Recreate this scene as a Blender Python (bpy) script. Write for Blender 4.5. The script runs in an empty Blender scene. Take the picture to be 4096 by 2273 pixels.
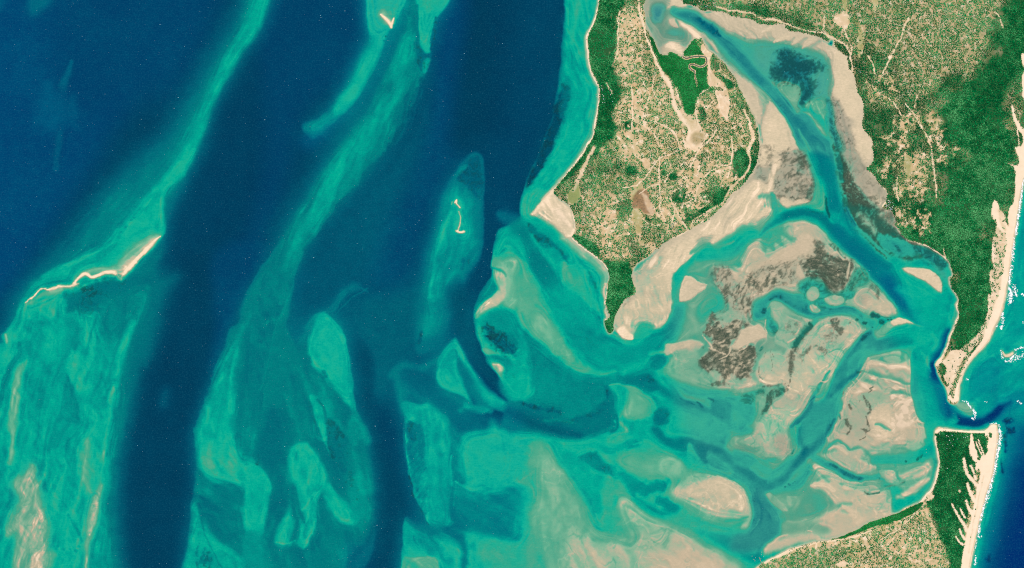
import bpy, math, random
import numpy as np
# ================================================================ camera, sky, sun
SC = bpy.context.scene
COL = SC.collection
cam_d = bpy.data.cameras.new("satellite_camera"); cam = bpy.data.objects.new("satellite_camera", cam_d)
COL.objects.link(cam); SC.camera = cam
CAM_H = 60000.0                                   # metres above the sea
cam.location = (0, 0, CAM_H); cam.rotation_euler = (0, 0, 0)
cam_d.sensor_fit = 'HORIZONTAL'; cam_d.sensor_width = 36
cam_d.lens = 36 * CAM_H / 20480.0
cam_d.clip_start = 100; cam_d.clip_end = 400000
SUN_EL, SUN_AZ = math.radians(50), math.radians(28)   # azimuth: from north towards east
world = bpy.data.worlds.new("World"); SC.world = world; world.use_nodes = True
wn = world.node_tree
bg = wn.nodes['Background']; sky = wn.nodes.new('ShaderNodeTexSky'); sky.sky_type = 'NISHITA'
sky.sun_disc = False; sky.sun_elevation = SUN_EL; sky.sun_rotation = SUN_AZ
wn.links.new(sky.outputs[0], bg.inputs[0]); bg.inputs[1].default_value = 0.06
sun_d = bpy.data.lights.new("sun", 'SUN'); sun_d.energy = 4.2; sun_d.angle = math.radians(.53); sun_d.color = (1, .97, .92)
sun = bpy.data.objects.new("sun", sun_d); COL.objects.link(sun)
sun.rotation_euler = (math.pi / 2 - SUN_EL, 0, math.pi - SUN_AZ)
sun.location = (6000, 12000, 20000)
SC.view_settings.view_transform = 'Standard'; SC.view_settings.look = 'None'
SC.view_settings.exposure = 0.38; SC.view_settings.gamma = 1
SC.render.engine = 'CYCLES'
SC.cycles.use_denoising = False                      # keep the fine grain
SC.cycles.filter_width = 1.1
ALB = .70                                          # surface albedo for a given photographed colour

# ---------------------------------------------------------------- coordinates
# "pixel" below = 5 m on the ground, x east, y south, origin at the north-west
PX = 5.0
TILES = {1:(0,0,.79442),2:(1024,0,.79442),3:(2048,0,.79442),4:(3072,0,.79442),
         5:(0,1136,.79503),6:(1024,1136,.79503),7:(2048,1136,.79503),8:(3072,1136,.79503),
         11:(2560,0,.41958),12:(3060,0,.41958),13:(2560,600,.41958),14:(3060,600,.41958),
         15:(2660,1100,.41958),16:(3160,1100,.41958),17:(2960,1600,.41958),18:(1700,800,.53147),
         19:(3680,1650,.16149),24:(1920,1600,.829),25:(2800,800,.55944),26:(1920,800,.55944),27:(2960,1520,.9273),0:(0,0,1.0)}
STEP = globals().get('STEP', 3.0)
MX0, MX1, MY0, MY1 = -240, 4336, -180, 2453
xs = np.arange(MX0, MX1 + .1, STEP, dtype=np.float32)
ys = np.arange(MY0, MY1 + .1, STEP, dtype=np.float32)
NX, NY = len(xs), len(ys)
X, Y = np.meshgrid(xs, ys)

_rng = np.random.RandomState(7)
_tab = _rng.rand(256, 256).astype(np.float32)
def vnoise(x, y):
    xi = np.floor(x); yi = np.floor(y)
    fx = x - xi; fy = y - yi
    fx = fx * fx * (3 - 2 * fx); fy = fy * fy * (3 - 2 * fy)
    a = xi.astype(np.int32) & 255; b = yi.astype(np.int32) & 255
    a1 = (a + 1) & 255; b1 = (b + 1) & 255
    t0 = _tab[b, a] * (1 - fx) + _tab[b, a1] * fx
    t1 = _tab[b1, a] * (1 - fx) + _tab[b1, a1] * fx
    return t0 * (1 - fy) + t1 * fy
def fbm(x, y, scale, octv=4, seed=0, gain=.5):
    x = x / scale + seed * 17.31; y = y / scale + seed * 9.77
    s = 0; a = 1.; n = 0.
    for k in range(octv):
        s = s + a * vnoise(x, y); n += a
        x = x * 2.03 + 11.7; y = y * 2.03 + 5.3; a *= gain
    return s / n                       # 0..1, mean .5
def sstep(t):
    t = np.clip(t, 0, 1)
    return t * t * (3 - 2 * t)

# gentle warp so that no traced outline is ruler-clean
WX = (X + (fbm(X, Y, 46, 4, 1) - .5) * 15).astype(np.float32)
WY = (Y + (fbm(X, Y, 46, 4, 2) - .5) * 15).astype(np.float32)

def pts(tile, s, dw):
    ox, oy, k = TILES[tile]
    out = []
    for t in s.split():
        v = [float(q) for q in t.split(',')]
        out.append((ox + v[0] * k, oy + v[1] * k, (v[2] if len(v) > 2 else dw)))
    return np.array(out, np.float32)
def smooth(p, closed, sub=3):
    n = len(p)
    if n < 3: return p
    if closed: q = np.vstack([p[-1:], p, p[:2]])
    else: q = np.vstack([2 * p[:1] - p[1:2], p, 2 * p[-1:] - p[-2:-1]])
    out = []
    m = n if closed else n - 1
    for i in range(m):
        a, b, c, d = q[i], q[i + 1], q[i + 2], q[i + 3]
        for j in range(sub):
            t = j / sub
            v = .5 * (2 * b + (c - a) * t + (2 * a - 5 * b + 4 * c - d) * t * t + (3 * b - a - 3 * c + d) * t ** 3)
            v[2] = b[2] * (1 - t) + c[2] * t
            out.append(v)
    if not closed: out.append(p[-1])
    return np.array(out, np.float32)
def distfield(p, closed, x, y):
    """distance, width at the nearest point, inside flag"""
    best = np.full(x.shape, 1e12, np.float32); wid = np.zeros(x.shape, np.float32)
    ins = np.zeros(x.shape, bool)
    n = len(p); m = n if closed else n - 1
    for i in range(m):
        ax, ay, aw = p[i]; bx, by, bw = p[(i + 1) % n]
        ex, ey = bx - ax, by - ay
        ll = ex * ex + ey * ey
        if ll < 1e-6: continue
        px = x - ax; py = y - ay
        t = np.clip((px * ex + py * ey) * (1 / ll), 0, 1)
        dx = px - t * ex; dy = py - t * ey
        d = dx * dx + dy * dy
        k = d < best
        best = np.where(k, d, best); wid = np.where(k, aw + t * (bw - aw), wid)
        if closed and ey != 0:
            c = ((ay > y) != (by > y)) & (px < ex * (py / ey))
            ins ^= c
    return np.sqrt(best), wid, ins
def upsample(a, st, shape):
    if st == 1: return a
    iy = np.minimum(np.arange(shape[0]) / st, a.shape[0] - 1.001); ix = np.minimum(np.arange(shape[1]) / st, a.shape[1] - 1.001)
    y0 = iy.astype(int); x0 = ix.astype(int); fy = (iy - y0)[:, None].astype(np.float32); fx = (ix - x0)[None].astype(np.float32)
    r = a[y0] * (1 - fy) + a[y0 + 1] * fy
    return r[:, x0] * (1 - fx) + r[:, x0 + 1] * fx
CH = {}
def channel(n, v=0.): CH[n] = np.full(X.shape, v, np.float32)
for n_, v_ in dict(L=.1, B=.25, V=0, K=0, Q=0, LAND=-60, F=0, S=0, G=0, R=0, M=0).items(): channel(n_, v_)

def region(p, margin, st):
    x0 = max(0, int((p[:, 0].min() - margin - MX0) / STEP)); x1 = min(NX, int((p[:, 0].max() + margin - MX0) / STEP) + 2)
    y0 = max(0, int((p[:, 1].min() - margin - MY0) / STEP)); y1 = min(NY, int((p[:, 1].max() + margin - MY0) / STEP) + 2)
    x1 = max(x1, x0 + 1); y1 = max(y1, y0 + 1)
    return slice(y0, y1), slice(x0, x1)
def put(sl, a, ch):
    for k, v in ch.items():
        c = CH[k][sl]
        c += (v - c) * a
def P(tile, s, w=12, a=1., warp=True, rough=0., rs=14, **ch):
    """closed shape: w = softness of the edge (per point x,y,w overrides)"""
    k = TILES[tile][2]
    p = smooth(pts(tile, s, w), True)
    mw = float(p[:, 2].max()); mn = float(p[:, 2].min())
    st = 1 if mn < 14 else (2 if mn < 34 else 4)
    if rough: st = 1
    sl = region(p, mw + 10, st)
    gx = (WX if warp else X)[sl]; gy = (WY if warp else Y)[sl]
    shp = gx.shape
    if min(shp) < 3 * st + 3: st = 1
    d, wd, ins = distfield(p, True, gx[::st, ::st], gy[::st, ::st])
    sd = np.where(ins, d, -d)
    al = .5 + sd / np.maximum(wd, 1.)
    al = upsample(al, st, shp)
    if rough:
        al = al + (fbm(X[sl], Y[sl], rs, 3, 5) - .5) * rough * 2
    put(sl, sstep(al) * a, ch)
def S(tile, s, soft=.75, a=1., warp=True, grow=1., rough=0., rs=14, **ch):
    """stroke: x,y,halfwidth in tile units"""
    k = TILES[tile][2]
    p = pts(tile, s, 10); p[:, 2] *= k * grow
    p = smooth(p, False)
    mw = float(p[:, 2].max()); mn = float(p[:, 2].min())
    st = 1 if mn < 9 else (2 if mn < 24 else 3)
    if rough: st = 1
    sl = region(p, mw * 2 + 4, st)
    gx = (WX if warp else X)[sl]; gy = (WY if warp else Y)[sl]
    shp = gx.shape
    if min(shp) < 3 * st + 3: st = 1
    d, wd, _ = distfield(p, False, gx[::st, ::st], gy[::st, ::st])
    wd = np.maximum(wd, .8)
    al = ((1 + soft) - d / wd) / (2 * soft)
    al = upsample(al, st, shp)
    if rough:
        al = al + (fbm(X[sl], Y[sl], rs, 3, 6) - .5) * rough * 2
    put(sl, sstep(al) * a, ch)
def DOTS(tile, s, **ch):
    for t in s.split():
        x, y, r = [float(q) for q in t.split(',')]
        S(tile, f"{x-r*.3},{y},{r} {x+r*.3},{y+r*.2},{r*.9}", soft=.5, rough=.25, rs=8, **ch)
def N(tile, s, chn, amp, ang=0, ln=60, wd=8, w=40, octv=3, seed=3, ridge=False, mode='add'):
    """grain inside a soft shape: noise stretched along ang (degrees, clockwise from east)"""
    p = smooth(pts(tile, s, w), True)
    sl = region(p, w + 4, 2)
    gx = WX[sl]; gy = WY[sl]
    d, wdt, ins = distfield(p, True, gx[::4, ::4], gy[::4, ::4])
    al = sstep(upsample(.5 + np.where(ins, d, -d) / w, 4, gx.shape))
    c, s_ = math.cos(math.radians(ang)), math.sin(math.radians(ang))
    wx = gx + (fbm(X[sl], Y[sl], 90, 2, 21) - .5) * 40; wy = gy + (fbm(X[sl], Y[sl], 90, 2, 22) - .5) * 40
    u = (wx * c + wy * s_) / ln; v = (-wx * s_ + wy * c) / wd
    n = fbm(u, v, 1., octv, seed) - .5
    if ridge: n = .25 - np.abs(n) * 2
    n = n * 2.4
    if mode == 'add': CH[chn][sl] += n * amp * al
    elif mode == 'clump':                      # patches: only the high part
        CH[chn][sl] += np.clip(n * 3, -.15, 1) * amp * al
# L = how shallow (0 deep channel .. .9 waterline .. 1 dry sand), B = oceanic blue,
# V = weed, K = grey silt, Q = pinkish mud
RAMP_TEAL = [(0,(0,56,76)),(.12,(0,66,88)),(.22,(0,84,102)),(.32,(0,104,114)),(.42,(0,124,122)),(.52,(0,148,134)),(.6,(0,168,142)),(.68,(30,182,148)),(.76,(72,188,152)),(.84,(112,190,154)),(.9,(148,184,150))]
RAMP_BLUE = [(0,(0,40,104)),(.12,(0,68,114)),(.25,(0,95,130)),(.4,(0,125,142)),(.55,(0,155,150)),(.7,(40,180,155)),(.9,(156,184,150))]
RAMP_SAND = [(.5,(96,184,150)),(.8,(102,186,150)),(.86,(130,184,149)),(.9,(170,179,149)),(.94,(198,183,150)),(.97,(222,200,165)),(1.0,(250,222,188))]
COL_SILT, COL_PINK, COL_WEED = (142,140,122), (190,164,136), (72,72,54)

def paint_sea():
    # ---- open water: blues
    P(1, "-400,-400 620,-400 700,300 600,600 400,950 200,1250 0,1500 -400,1600", 160, B=.85, L=.13)
    P(1, "300,-200 1100,-200 980,350 700,520 350,560", 240, L=.11, B=.7)
    P(2, "60,-300 600,-300 520,300 250,560 160,900 60,1200 -150,1430 -260,1200 -100,700 0,300", 120, L=.10, B=.55)
    P(2, "900,-300 1320,-300 1280,300 1250,640 1100,700 900,900 850,600", 150, L=.04, B=.2)
    P(2, "560,-100 760,-100 700,200 600,420 420,640 300,760 220,700 480,520 620,300", 60, L=.14, B=.75)
    P(2, "930,60 1060,0 1000,400 960,700 860,980 760,1180 560,1330 520,1250 700,1000 820,700 880,400", 120, L=.12, B=.75)
    P(1, "1120,560 1300,350 1330,800 1240,1200 1080,1500 900,1500 960,1200 1050,900", 120, L=.055, B=.3)
    P(5, "640,300 760,60 1000,-200 1290,-160 1180,200 1060,520 960,760 950,1100 930,1600 560,1600 600,1050 640,760", 110, L=.06, B=.22)
    P(5, "1080,-160 1350,-200 1180,180 1110,360 1070,420 1090,180", 70, B=.6, L=.12)
    # middle basin
    P(6, "400,60 620,0 850,-60 830,300 720,420 690,560 640,600 560,520 500,300 440,200", 120, L=.26, B=.15)
    P(6, "190,-40 540,-60 460,40 380,110 300,150 240,220 200,330 130,470 60,620 10,640 50,420 100,220", 60, L=.12, B=.55)
    P(6, "500,300 570,340 590,450 590,600 640,800 730,1000 760,1150 740,1250 720,1500 600,1500 600,1200 590,1000 560,800 520,650 490,500", 50, L=.12, B=.15)
    P(2, "760,1430 860,1150 960,900 1010,800 900,760 760,900 600,1150 420,1430", 150, L=.14, B=.6)
    # faint shapes in the blue
    P(1, "150,-20 270,-20 240,30 170,85 140,60", 40, L=.27, B=.5)
    P(1, "-60,-20 20,-20 10,40 -40,90", 40, L=.22, B=.7)
    S(1, "362,310,10 340,370,16 315,440,20", L=.27, B=.5, a=.8)
    S(1, "245,420,22 240,500,45 230,600,60", L=.2, a=.7)
    S(1, "320,450,20 300,520,35 290,640,40", L=.2, a=.6)
    S(1, "305,670,14 295,730,18 280,850,12", L=.24, B=.55, a=.7)
    S(1, "370,480,20 360,580,35 380,640,20", L=.19, a=.6)
    # ---- long band from the top to the crescent bar
    P(1, "1230,-60 1180,110 1110,220 1040,330 980,440 920,540 860,640 800,720 700,800 600,890 500,990 420,1100 330,1220 250,1320 150,1440 60,1560 300,1560 600,1425,30 650,1395,30 700,1345,30 750,1285,30 790,1235,30 825,1200,30 834,1130,40 850,1050,90 900,950,90 930,880,60 970,820,50 1000,750,50 1030,680,50 1060,600,50 1080,540,50 1110,470,45 1150,400,45 1190,330,45 1230,260,45 1289,190,45 1340,90,45 1380,-60,45", 170, L=.42, B=.12)
    P(1, "1285,-60 1240,90 1180,210 1120,320 1070,420 1030,510 990,600 950,690 920,760 880,850 900,890,50 940,850,40 975,790,30 1005,725,30 1035,655,30 1060,580,30 1085,520,30 1115,455,30 1150,390,30 1190,320,30 1230,250,30 1285,180,30 1330,90,30 1360,-60,30", 90, L=.59, B=0)
    P(1, "900,840 840,880 780,950 720,1030 640,1120 590,1190 520,1250 440,1300 330,1330 240,1370 150,1440 140,1500 400,1500 600,1425,14 660,1385,14 745,1275,14 800,1215,14 826,1180,14 830,1110,20 815,1010,50 850,950,60 920,880,40", 40, L=.6, B=0)
    S(1, "960,740,20 900,840,26 830,930,22 790,960,14", L=.64, soft=1)
    S(1, "925,880,7 880,915,10 840,945,10 815,1000,12 800,1080,18", L=.68, soft=1)
    S(1, "840,1080,14 870,1000,30 930,900,25", L=.34, soft=1, a=.6)
    for q in ("790,950,5 700,1040,6 620,1150,6 540,1240,7 440,1300,8 300,1340,8", "760,1010,5 690,1080,5 630,1170,5 590,1220,5 470,1310,6 380,1345,6", "600,1150,5 480,1270,6 330,1330,7 210,1390,8"):
        S(1, q, L=.68, soft=1, a=.6)
    for q in ("780,975,5 690,1065,5 615,1165,6 540,1260,6 450,1315,7 300,1360,7", "640,1150,4 600,1210,4 520,1290,5 420,1335,6"):
        S(1, q, L=.5, soft=1, a=.6)
    DOTS(1, "665,1105,5 635,1140,6 615,1170,4 680,1095,4", L=.3)
    S(1, "780,1215,30 720,1260,42 660,1310,46 610,1370,42 560,1365,26 500,1360,20 440,1375,18 380,1405,18", L=.86, soft=.9)
    S(1, "800,1205,20 730,1275,24 670,1330,24 620,1390,20", L=.92, soft=.9)
    P(1, "470,1400 530,1385 580,1400 615,1410 608,1426 570,1428 490,1425 420,1450 380,1440", 10, L=.9)
    S(1, "806,1190,3 740,1250,9 690,1305,10 640,1360,9 607,1402,8 580,1375,8 540,1368,9 500,1388,9 460,1397,8 425,1382,8 395,1400,7 372,1428,7", soft=.5, L=1.)
    S(5, "380,5,8 340,14,9 290,14,9 240,29,8 215,22,7 175,55,7 150,74,6 125,98,4", soft=.55, L=1.)
    S(5, "340,20,16 250,36,14 180,66,12 130,100,8", soft=1, L=.88, a=.7)
    # lee of the bar: dark, weedy
    S(1, "830,1190,10 790,1250,14 730,1310,20 690,1370,24 640,1420,20", L=.2, B=.2, soft=1)
    P(1, "720,1330 800,1240 830,1260 800,1340 760,1450 640,1470 660,1400", 40, L=.34, B=0)
    # ---- left shoal below the bar
    P(5, "110,70,16 75,160,16 30,235,16 4,265,16 -20,330 -300,500 -300,1700 590,1700 600,1100 640,800 690,620 720,440,70 750,420,60 800,260 850,60 900,-40 780,-60 700,-40 600,0 480,-10 300,0", 110, L=.33, B=.02)
    P(5, "112,72,12 75,160,12 30,235,12 6,262,12 -20,330 -300,500 -300,1700 520,1700 545,1200 560,950 580,800 590,650 610,500 630,330 660,220 700,130 720,40 640,60 500,120 340,60 220,40", 90, L=.54)
    P(5, "120,100,10 80,160,10 100,240 180,190 250,180 310,125 345,90 335,45 240,40 180,70", 14, L=.64)
    P(5, "5,265,8 30,245,8 90,190 180,185 185,240 140,280 95,290,8 30,297,8", 12, L=.6)
    S(5, "32,262,5 34,290,5", L=.85, soft=.8)
    P(5, "0,300 95,300,8 92,350,8 60,400,8 35,450,8 10,540,8 -60,640 -200,640 -200,300", 14, L=.6)
    P(5, "520,-15 440,25 400,20 360,45 325,40 320,60 345,80 330,105 370,140 430,150 480,120 560,60 620,0 600,-30", 40, L=.33, V=.15, rough=.5)
    P(5, "400,30 440,20 490,30 485,70 440,60 410,45", 8, L=.15, V=.5, rough=1.2, rs=8)
    P(5, "325,40 340,55 360,62 355,90 335,70", 6, L=.2, V=.35)
    P(5, "540,40 660,60 700,90 660,180 600,260 520,250 480,160", 60, L=.42)
    S(5, "97,295,6 95,345,8 60,400,10 32,450,10 12,530,8 0,620,6", L=.24, soft=.9, rough=.3, rs=9)
    S(5, "350,150,8 400,190,22 440,260,26 470,320,14", L=.62, a=.8, rough=.4)
    for q in ("380,120,3 395,190,4", "400,115,3 410,180,4", "370,110,2 378,150,3", "430,170,3 440,215,3"):
        S(5, q, L=.68)
    P(5, "345,330 400,350 430,430 430,520 400,540 360,490 340,420", 30, L=.61)
    P(5, "240,360 340,480 380,600 370,760 280,860 180,800 200,560", 60, L=.5)
    P(5, "250,950 370,940 420,1060 430,1200 400,1430 250,1700 220,1430 250,1200", 60, L=.63)
    S(5, "330,440,10 355,500,8 375,560,9 390,620,6 395,680,5", L=.42, soft=1, rough=.5)
    S(5, "345,1160,4 370,1210,5 400,1270,6 415,1300,6", L=.45, soft=1, rough=.6)
    DOTS(5, "380,1340,9 350,1330,6 400,1320,7 320,1335,6 290,1320,5", L=.45)
    # milky plumes
    S(5, "135,385,10 95,450,22 78,560,26 66,680,22 60,800,18 50,900,14", L=.8, soft=1.)
    P(5, "165,905 110,960 60,1005 75,1060 90,1090 55,1180 40,1260 95,1270 70,1380 90,1500 60,1700 180,1700 235,1430 245,1250 215,1130 190,1000", 46, L=.87, K=.25)
    S(5, "250,900,20 270,1000,30", L=.6, a=.6)
    S(5, "510,1010,9 480,1100,20 460,1200,22 440,1290,12 435,1400,9 440,1600,9", L=.86, soft=.9, K=.2)
    S(5, "435,790,20 432,880,40 430,960,36 440,1040,20", L=.74, soft=1.1)
    S(5, "575,500,7 562,590,11 545,700,8 525,830,7 512,960,6 505,1040,6", L=.72, soft=1.2)
    S(5, "706,140,9 675,195,12 630,290,18 605,380,14 585,470,10", L=.68, soft=1.1)
    S(5, "745,20,10 725,110,14 690,180,12", L=.5, soft=1.1)
    S(5, "640,560,10 620,660,14 600,760,16", L=.42, soft=1.2)
    S(5, "830,540,26 820,600,30", L=.2, soft=1.2)
    N(5, "20,300 120,90 300,60 480,150 700,60 640,400 580,800 520,1430 0,1600 -100,800", 'L', .13, 104, 150, 14, 60, seed=41)
    N(5, "20,300 300,100 560,200 560,800 500,1430 0,1500", 'L', .07, 60, 60, 12, 60, seed=42)
    N(5, "60,1000 230,930 250,1430 20,1500", 'L', .1, 118, 120, 12, 40, seed=43)
    N(1, "400,1100 800,750 900,850 800,1000 600,1250 200,1430", 'L', .05, 130, 130, 12, 60, seed=44)
    N(1, "860,650 1250,0 1350,0 1030,700", 'L', .03, 122, 160, 10, 50, seed=46)
    # ---- second band
    S(2, "745,80,60 660,420,110 480,740,130 300,1000,110 150,1200,90", L=.25, B=.2, soft=1, a=.75)
    P(2, "560,-80 560,80 562,175 528,250 488,340 438,430 380,530 330,590 262,630 245,655 290,690 340,660 400,612,16 480,540,16 560,420,16 620,310,16 655,200,14 690,130,12 740,50,10 752,-80,10", 56, L=.5)
    P(2, "566,-80,14 566,80,14 572,165 600,190 555,270 520,350 460,450 400,540 440,560 520,450,18 590,330,18 640,220,16 680,140,12 738,50,10 750,-80,10", 34, L=.61)
    P(2, "567,-80 567,140 600,160 660,130 700,90 742,30 748,-80", 16, L=.66)
    S(2, "640,70,14 670,110,18 690,115,12", L=.82, soft=1.1)
    S(2, "628,75,6 650,93,9 668,112,10 681,138,8", soft=.5, L=1., warp=False)
    S(2, "694,92,5 686,116,7 681,138,7", soft=.5, L=1., warp=False)
    S(2, "250,640,16 300,620,14 350,590,12", L=.55, soft=1.2)
    # ---- third broad band with the weedy edge
    P(2, "870,360 830,560 740,720 520,960 320,1200 200,1430 60,1700 450,1700 640,1200 800,850 870,600", 150, L=.21, B=.25)
    P(2, "790,-60,16 770,80,16 742,190,30 700,280 640,400 600,500 560,590 450,710 380,800 300,920 220,1040 150,1150 90,1260,14 20,1350,14 -30,1440,14 -80,1560 -60,1760 110,1800 190,1432,8 240,1292,8 320,1162,8 420,1032,8 530,920,12 650,770,12 720,690,12 790,540,14 830,430,14 852,380 822,300 812,200 820,-60", 34, L=.41, B=.02)
    S(2, "765,200,44 735,340,60 690,470,66 620,590,70 530,710,66 430,850,66 350,970,50 270,1100,34 200,1220,26", L=.52, soft=1.2)
    S(2, "755,60,10 772,100,10 770,160,8 745,210,7", L=.45, soft=1)
    for q in ("840,400,8 800,520,16 770,560,20 730,660,20 690,720,16 640,790,14 600,830,18 540,890,16", "540,900,9 500,960,12 440,1010,8 400,1050,7 330,1150,5", "300,1200,6 260,1260,8 235,1300,6 200,1420,5"):
        S(2, q, L=.24, soft=1., rough=.7, rs=16)
    for q in ("800,100,8 805,260,10 790,330,12", "770,360,30 760,480,26 720,640,20"):
        S(2, q, L=.36, soft=1.2, a=.7)
    N(2, "760,150 850,300 800,540 650,770 420,1030 240,1290 100,1430 20,1400 220,1040 560,590", 'L', .10, 112, 150, 12, 40, seed=47)
    N(2, "820,400 830,560 700,760 600,840 640,640", 'L', .12, 105, 60, 10, 30, seed=48)
    # tongue
    P(2, "806,-80 815,60 818,200 830,240 858,270 885,245 890,150 920,90 960,30 1000,-80", 12, L=.66)
    S(2, "812,30,5 812,150,6 815,240,8", L=.3, soft=.8)
    S(2, "908,90,6 898,150,12 890,200,11 886,245,7", L=.18, V=.3, soft=.5, rough=.5, rs=9)
    P(2, "812,225 812,300 838,372 862,372 880,290 882,262 856,278 832,252", 8, L=.3, V=.25, rough=.7, rs=12)
    P(2, "845,310 862,290 874,300 866,345 852,372 838,362", 8, L=.58)
    DOTS(2, "645,205,5 655,185,5 835,270,6 825,320,6 832,290,4", L=.2, V=.5)
    # ---- islet shoal with the little hooked bar
    P(2, "1085,770,20 1135,785,14 1150,850,14 1150,1000,14 1148,1150,14 1135,1290,14 1100,1345,30 1050,1450,40 1000,1600,40 930,1740,40 860,1790,30 805,1760,24 800,1600,24 826,1430,24 838,1300,30 868,1220,40 900,1120,40 930,980,30 965,915,30 1030,825,30", 30, L=.33)
    P(2, "1005,925 955,990 938,1090 915,1180 885,1290 855,1430 845,1560 830,1680 860,1700 920,1640 980,1500 1040,1380 1100,1300 1122,1180 1115,1050 1080,980", 60, L=.49)
    N(2, "1000,920 940,1090 860,1430 860,1680 980,1500 1100,1300 1115,1050", 'L', .12, 100, 70, 12, 30, seed=57)
    P(2, "1085,788 1125,790 1137,880 1138,985 1098,985 1050,930 1010,905 1040,842", 14, L=.25, V=.2, rough=.6)
    P(2, "1020,850 1060,830 1050,860 1010,900 990,925", 8, L=.42, rough=.5)
    S(2, "1122,960,14 1128,1050,10 1105,1100,8 1128,1200,8 1110,1250,12 1060,1310,18", L=.38, soft=.9, rough=.7)
    S(2, "1050,1320,14 1040,1350,10", L=.3, V=.2, rough=.7)
    S(2, "985,1070,7 950,1140,10 930,1220,14 905,1290,13 888,1380,10 870,1500,8", L=.66, soft=1.3)
    S(2, "870,1240,7 845,1310,8 838,1390,7", L=.28, soft=1, rough=.6)
    S(6, "990,20,20 960,100,20 920,190,16 890,250,10", L=.42, soft=1.2)
    S(6, "835,240,6 825,290,8", L=.2, V=.3, rough=.5)
    S(2, "1020,1000,14 1030,1060,18 1025,1140,16", L=.66, soft=1.2)
    S(2, "1040,1060,6 1050,1090,5 1045,1120,4", L=.4, soft=1)
    S(2, "1002,1022,4 1006,1012,5 1014,1008,4 1009,1025,5 1023,1044,5", soft=.5, L=1.)
    S(2, "985,1030,3 990,1015,3", soft=.7, L=.92)
    S(2, "1018,1065,3 1030,1095,4 1027,1130,4 1020,1160,5", soft=.6, L=.96)
    S(2, "1010,1163,6 1030,1168,7 1044,1166,7", soft=.5, L=1.)
    # ---- right shoal of the west channel (tiles 5/6)
    P(5, "1300,-20 1235,110,18 1205,190,18 1155,225,14 1132,290,12 1112,350,12 1088,440,10 1062,520,8 1034,590,8 1012,640,8 998,700,8 976,740,8 976,790,10 985,850,14 988,950,20 975,1050,20 965,1130,14 955,1250,12 945,1330,10 938,1430,10 930,1700 1300,1700 1700,1500 1700,600 1480,300 1400,100", 14, L=.4, B=.02)
    P(5, "1180,260 1120,420 1060,540 1030,640 1000,720 985,800 1000,900 1030,960 1289,1060 1330,1180 1345,1060 1300,940 1290,760 1180,740 1190,600 1180,480 1210,400 1230,320", 40, L=.585)
    S(5, "1150,420,8 1110,400,8 1080,455,10 1058,545,9 1020,620,9 985,745,9", L=.5, soft=.9, rough=.6, rs=10)
    S(5, "1040,620,10 1055,680,12 1075,740,8", L=.7, soft=1.2)
    S(5, "1280,160,10 1230,220,14 1200,300,16 1190,400,10", L=.52, soft=1.2)
    P(5, "1220,280 1289,200 1330,400 1300,560 1260,700 1210,700 1200,500", 60, L=.36)
    P(5, "1180,748 1250,735 1300,730 1310,900 1230,905 1190,840 1180,800", 14, L=.42, rough=.8, rs=12)
    for i in range(7):
        y_ = 765 + i * 24
        S(5, f"{1195+i*6},{y_},3 {1225+i*6},{y_+8-i*2},5 {1262+i*4},{y_+30},4", L=.36, V=.1, soft=1, rough=.8, rs=9, a=.8)
    P(5, "985,930 1000,1020 1025,1090 1060,1170 1090,1250 1150,1290 1240,1320 1300,1260 1289,1150 1200,1090 1100,1030", 50, L=.42)
    P(5, "972,1090 1010,1100 1040,1200 1090,1290 1180,1350 1250,1500 930,1500 945,1300", 24, L=.57)
    S(5, "1005,1110,6 1020,1160,10 1060,1165,14 1085,1210,14 1110,1275,18 1160,1270,16 1200,1250,10", L=.3, soft=1)
    S(5, "1010,1130,4 1020,1200,4 1035,1270,3 1080,1370,3 1120,1430,3", L=.36, soft=1)
    S(5, "1010,1070,8 1050,1100,16 1080,1130,10", L=.3, soft=1.1)
    for q in ("1000,1310,4 985,1360,5", "1030,1330,4 1010,1400,7", "1045,1350,5 1030,1420,9", "1060,1380,4 1055,1440,6", "990,1400,5 1000,1440,6"):
        S(5, q, L=.32, V=.2, rough=1, rs=8, soft=1)
    N(5, "1180,260 1300,300 1330,900 1000,900 985,760 1100,430", 'L', .12, 100, 130, 16, 40, seed=49)
    N(5, "1000,900 1289,900 1330,1430 960,1430", 'L', .12, 40, 80, 20, 50, seed=50)
    # ---- west weedy plain edge (tile 6 left)
    P(6, "-20,620 20,545 60,400 80,300 110,200 150,100 190,-10 60,-60 -30,200", 8, L=.38, B=.05)
    N(6, "-20,560 60,400 80,300 110,200 150,100 185,0 60,-60 -30,200", 'L', .07, 75, 40, 14, 20)
    DOTS(6, "95,180,8 65,190,7 60,200,5 120,100,6", L=.5)
    DOTS(6, "35,250,9 20,290,10 110,150,8 50,150,14", L=.27)
    S(6, "182,10,4 148,100,4 108,200,4 80,300,4 58,400,4 20,540,4", L=.48, soft=1, a=.8)
    # ---- central shoals (tile 6)
    P(6, "210,290 240,470 160,620 140,700 210,820 330,1010 420,1200 440,1300 560,1290 600,1180 600,1000 565,760 520,650 420,500 300,330", 60, L=.4, B=0)
    P(6, "325,150 270,175 225,260 200,300 240,360 290,320", 30, L=.42)
    S(6, "360,135,12 400,100,16 440,50,20 500,15,22", L=.36, soft=1.1)
    for q in ("360,150,3 410,120,3 430,60,3", "380,140,3 440,70,3 480,20,3", "395,160,3 460,90,3 560,20,3", "420,50,3 500,10,3 560,40,3"):
        S(6, q, L=.45, soft=1, a=.6)
    P(6, "340,138 310,160,20 285,220,14 262,290,14 258,340,14 270,400,20 330,445 375,500 420,560 470,615 503,655,10 497,560,8 483,470,8 472,380,8 452,280,8 432,220,8 405,190,8 362,158,8", 16, L=.62)
    P(6, "325,142 290,160 258,195 250,230 275,210", 10, L=.46, rough=.6)
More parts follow.
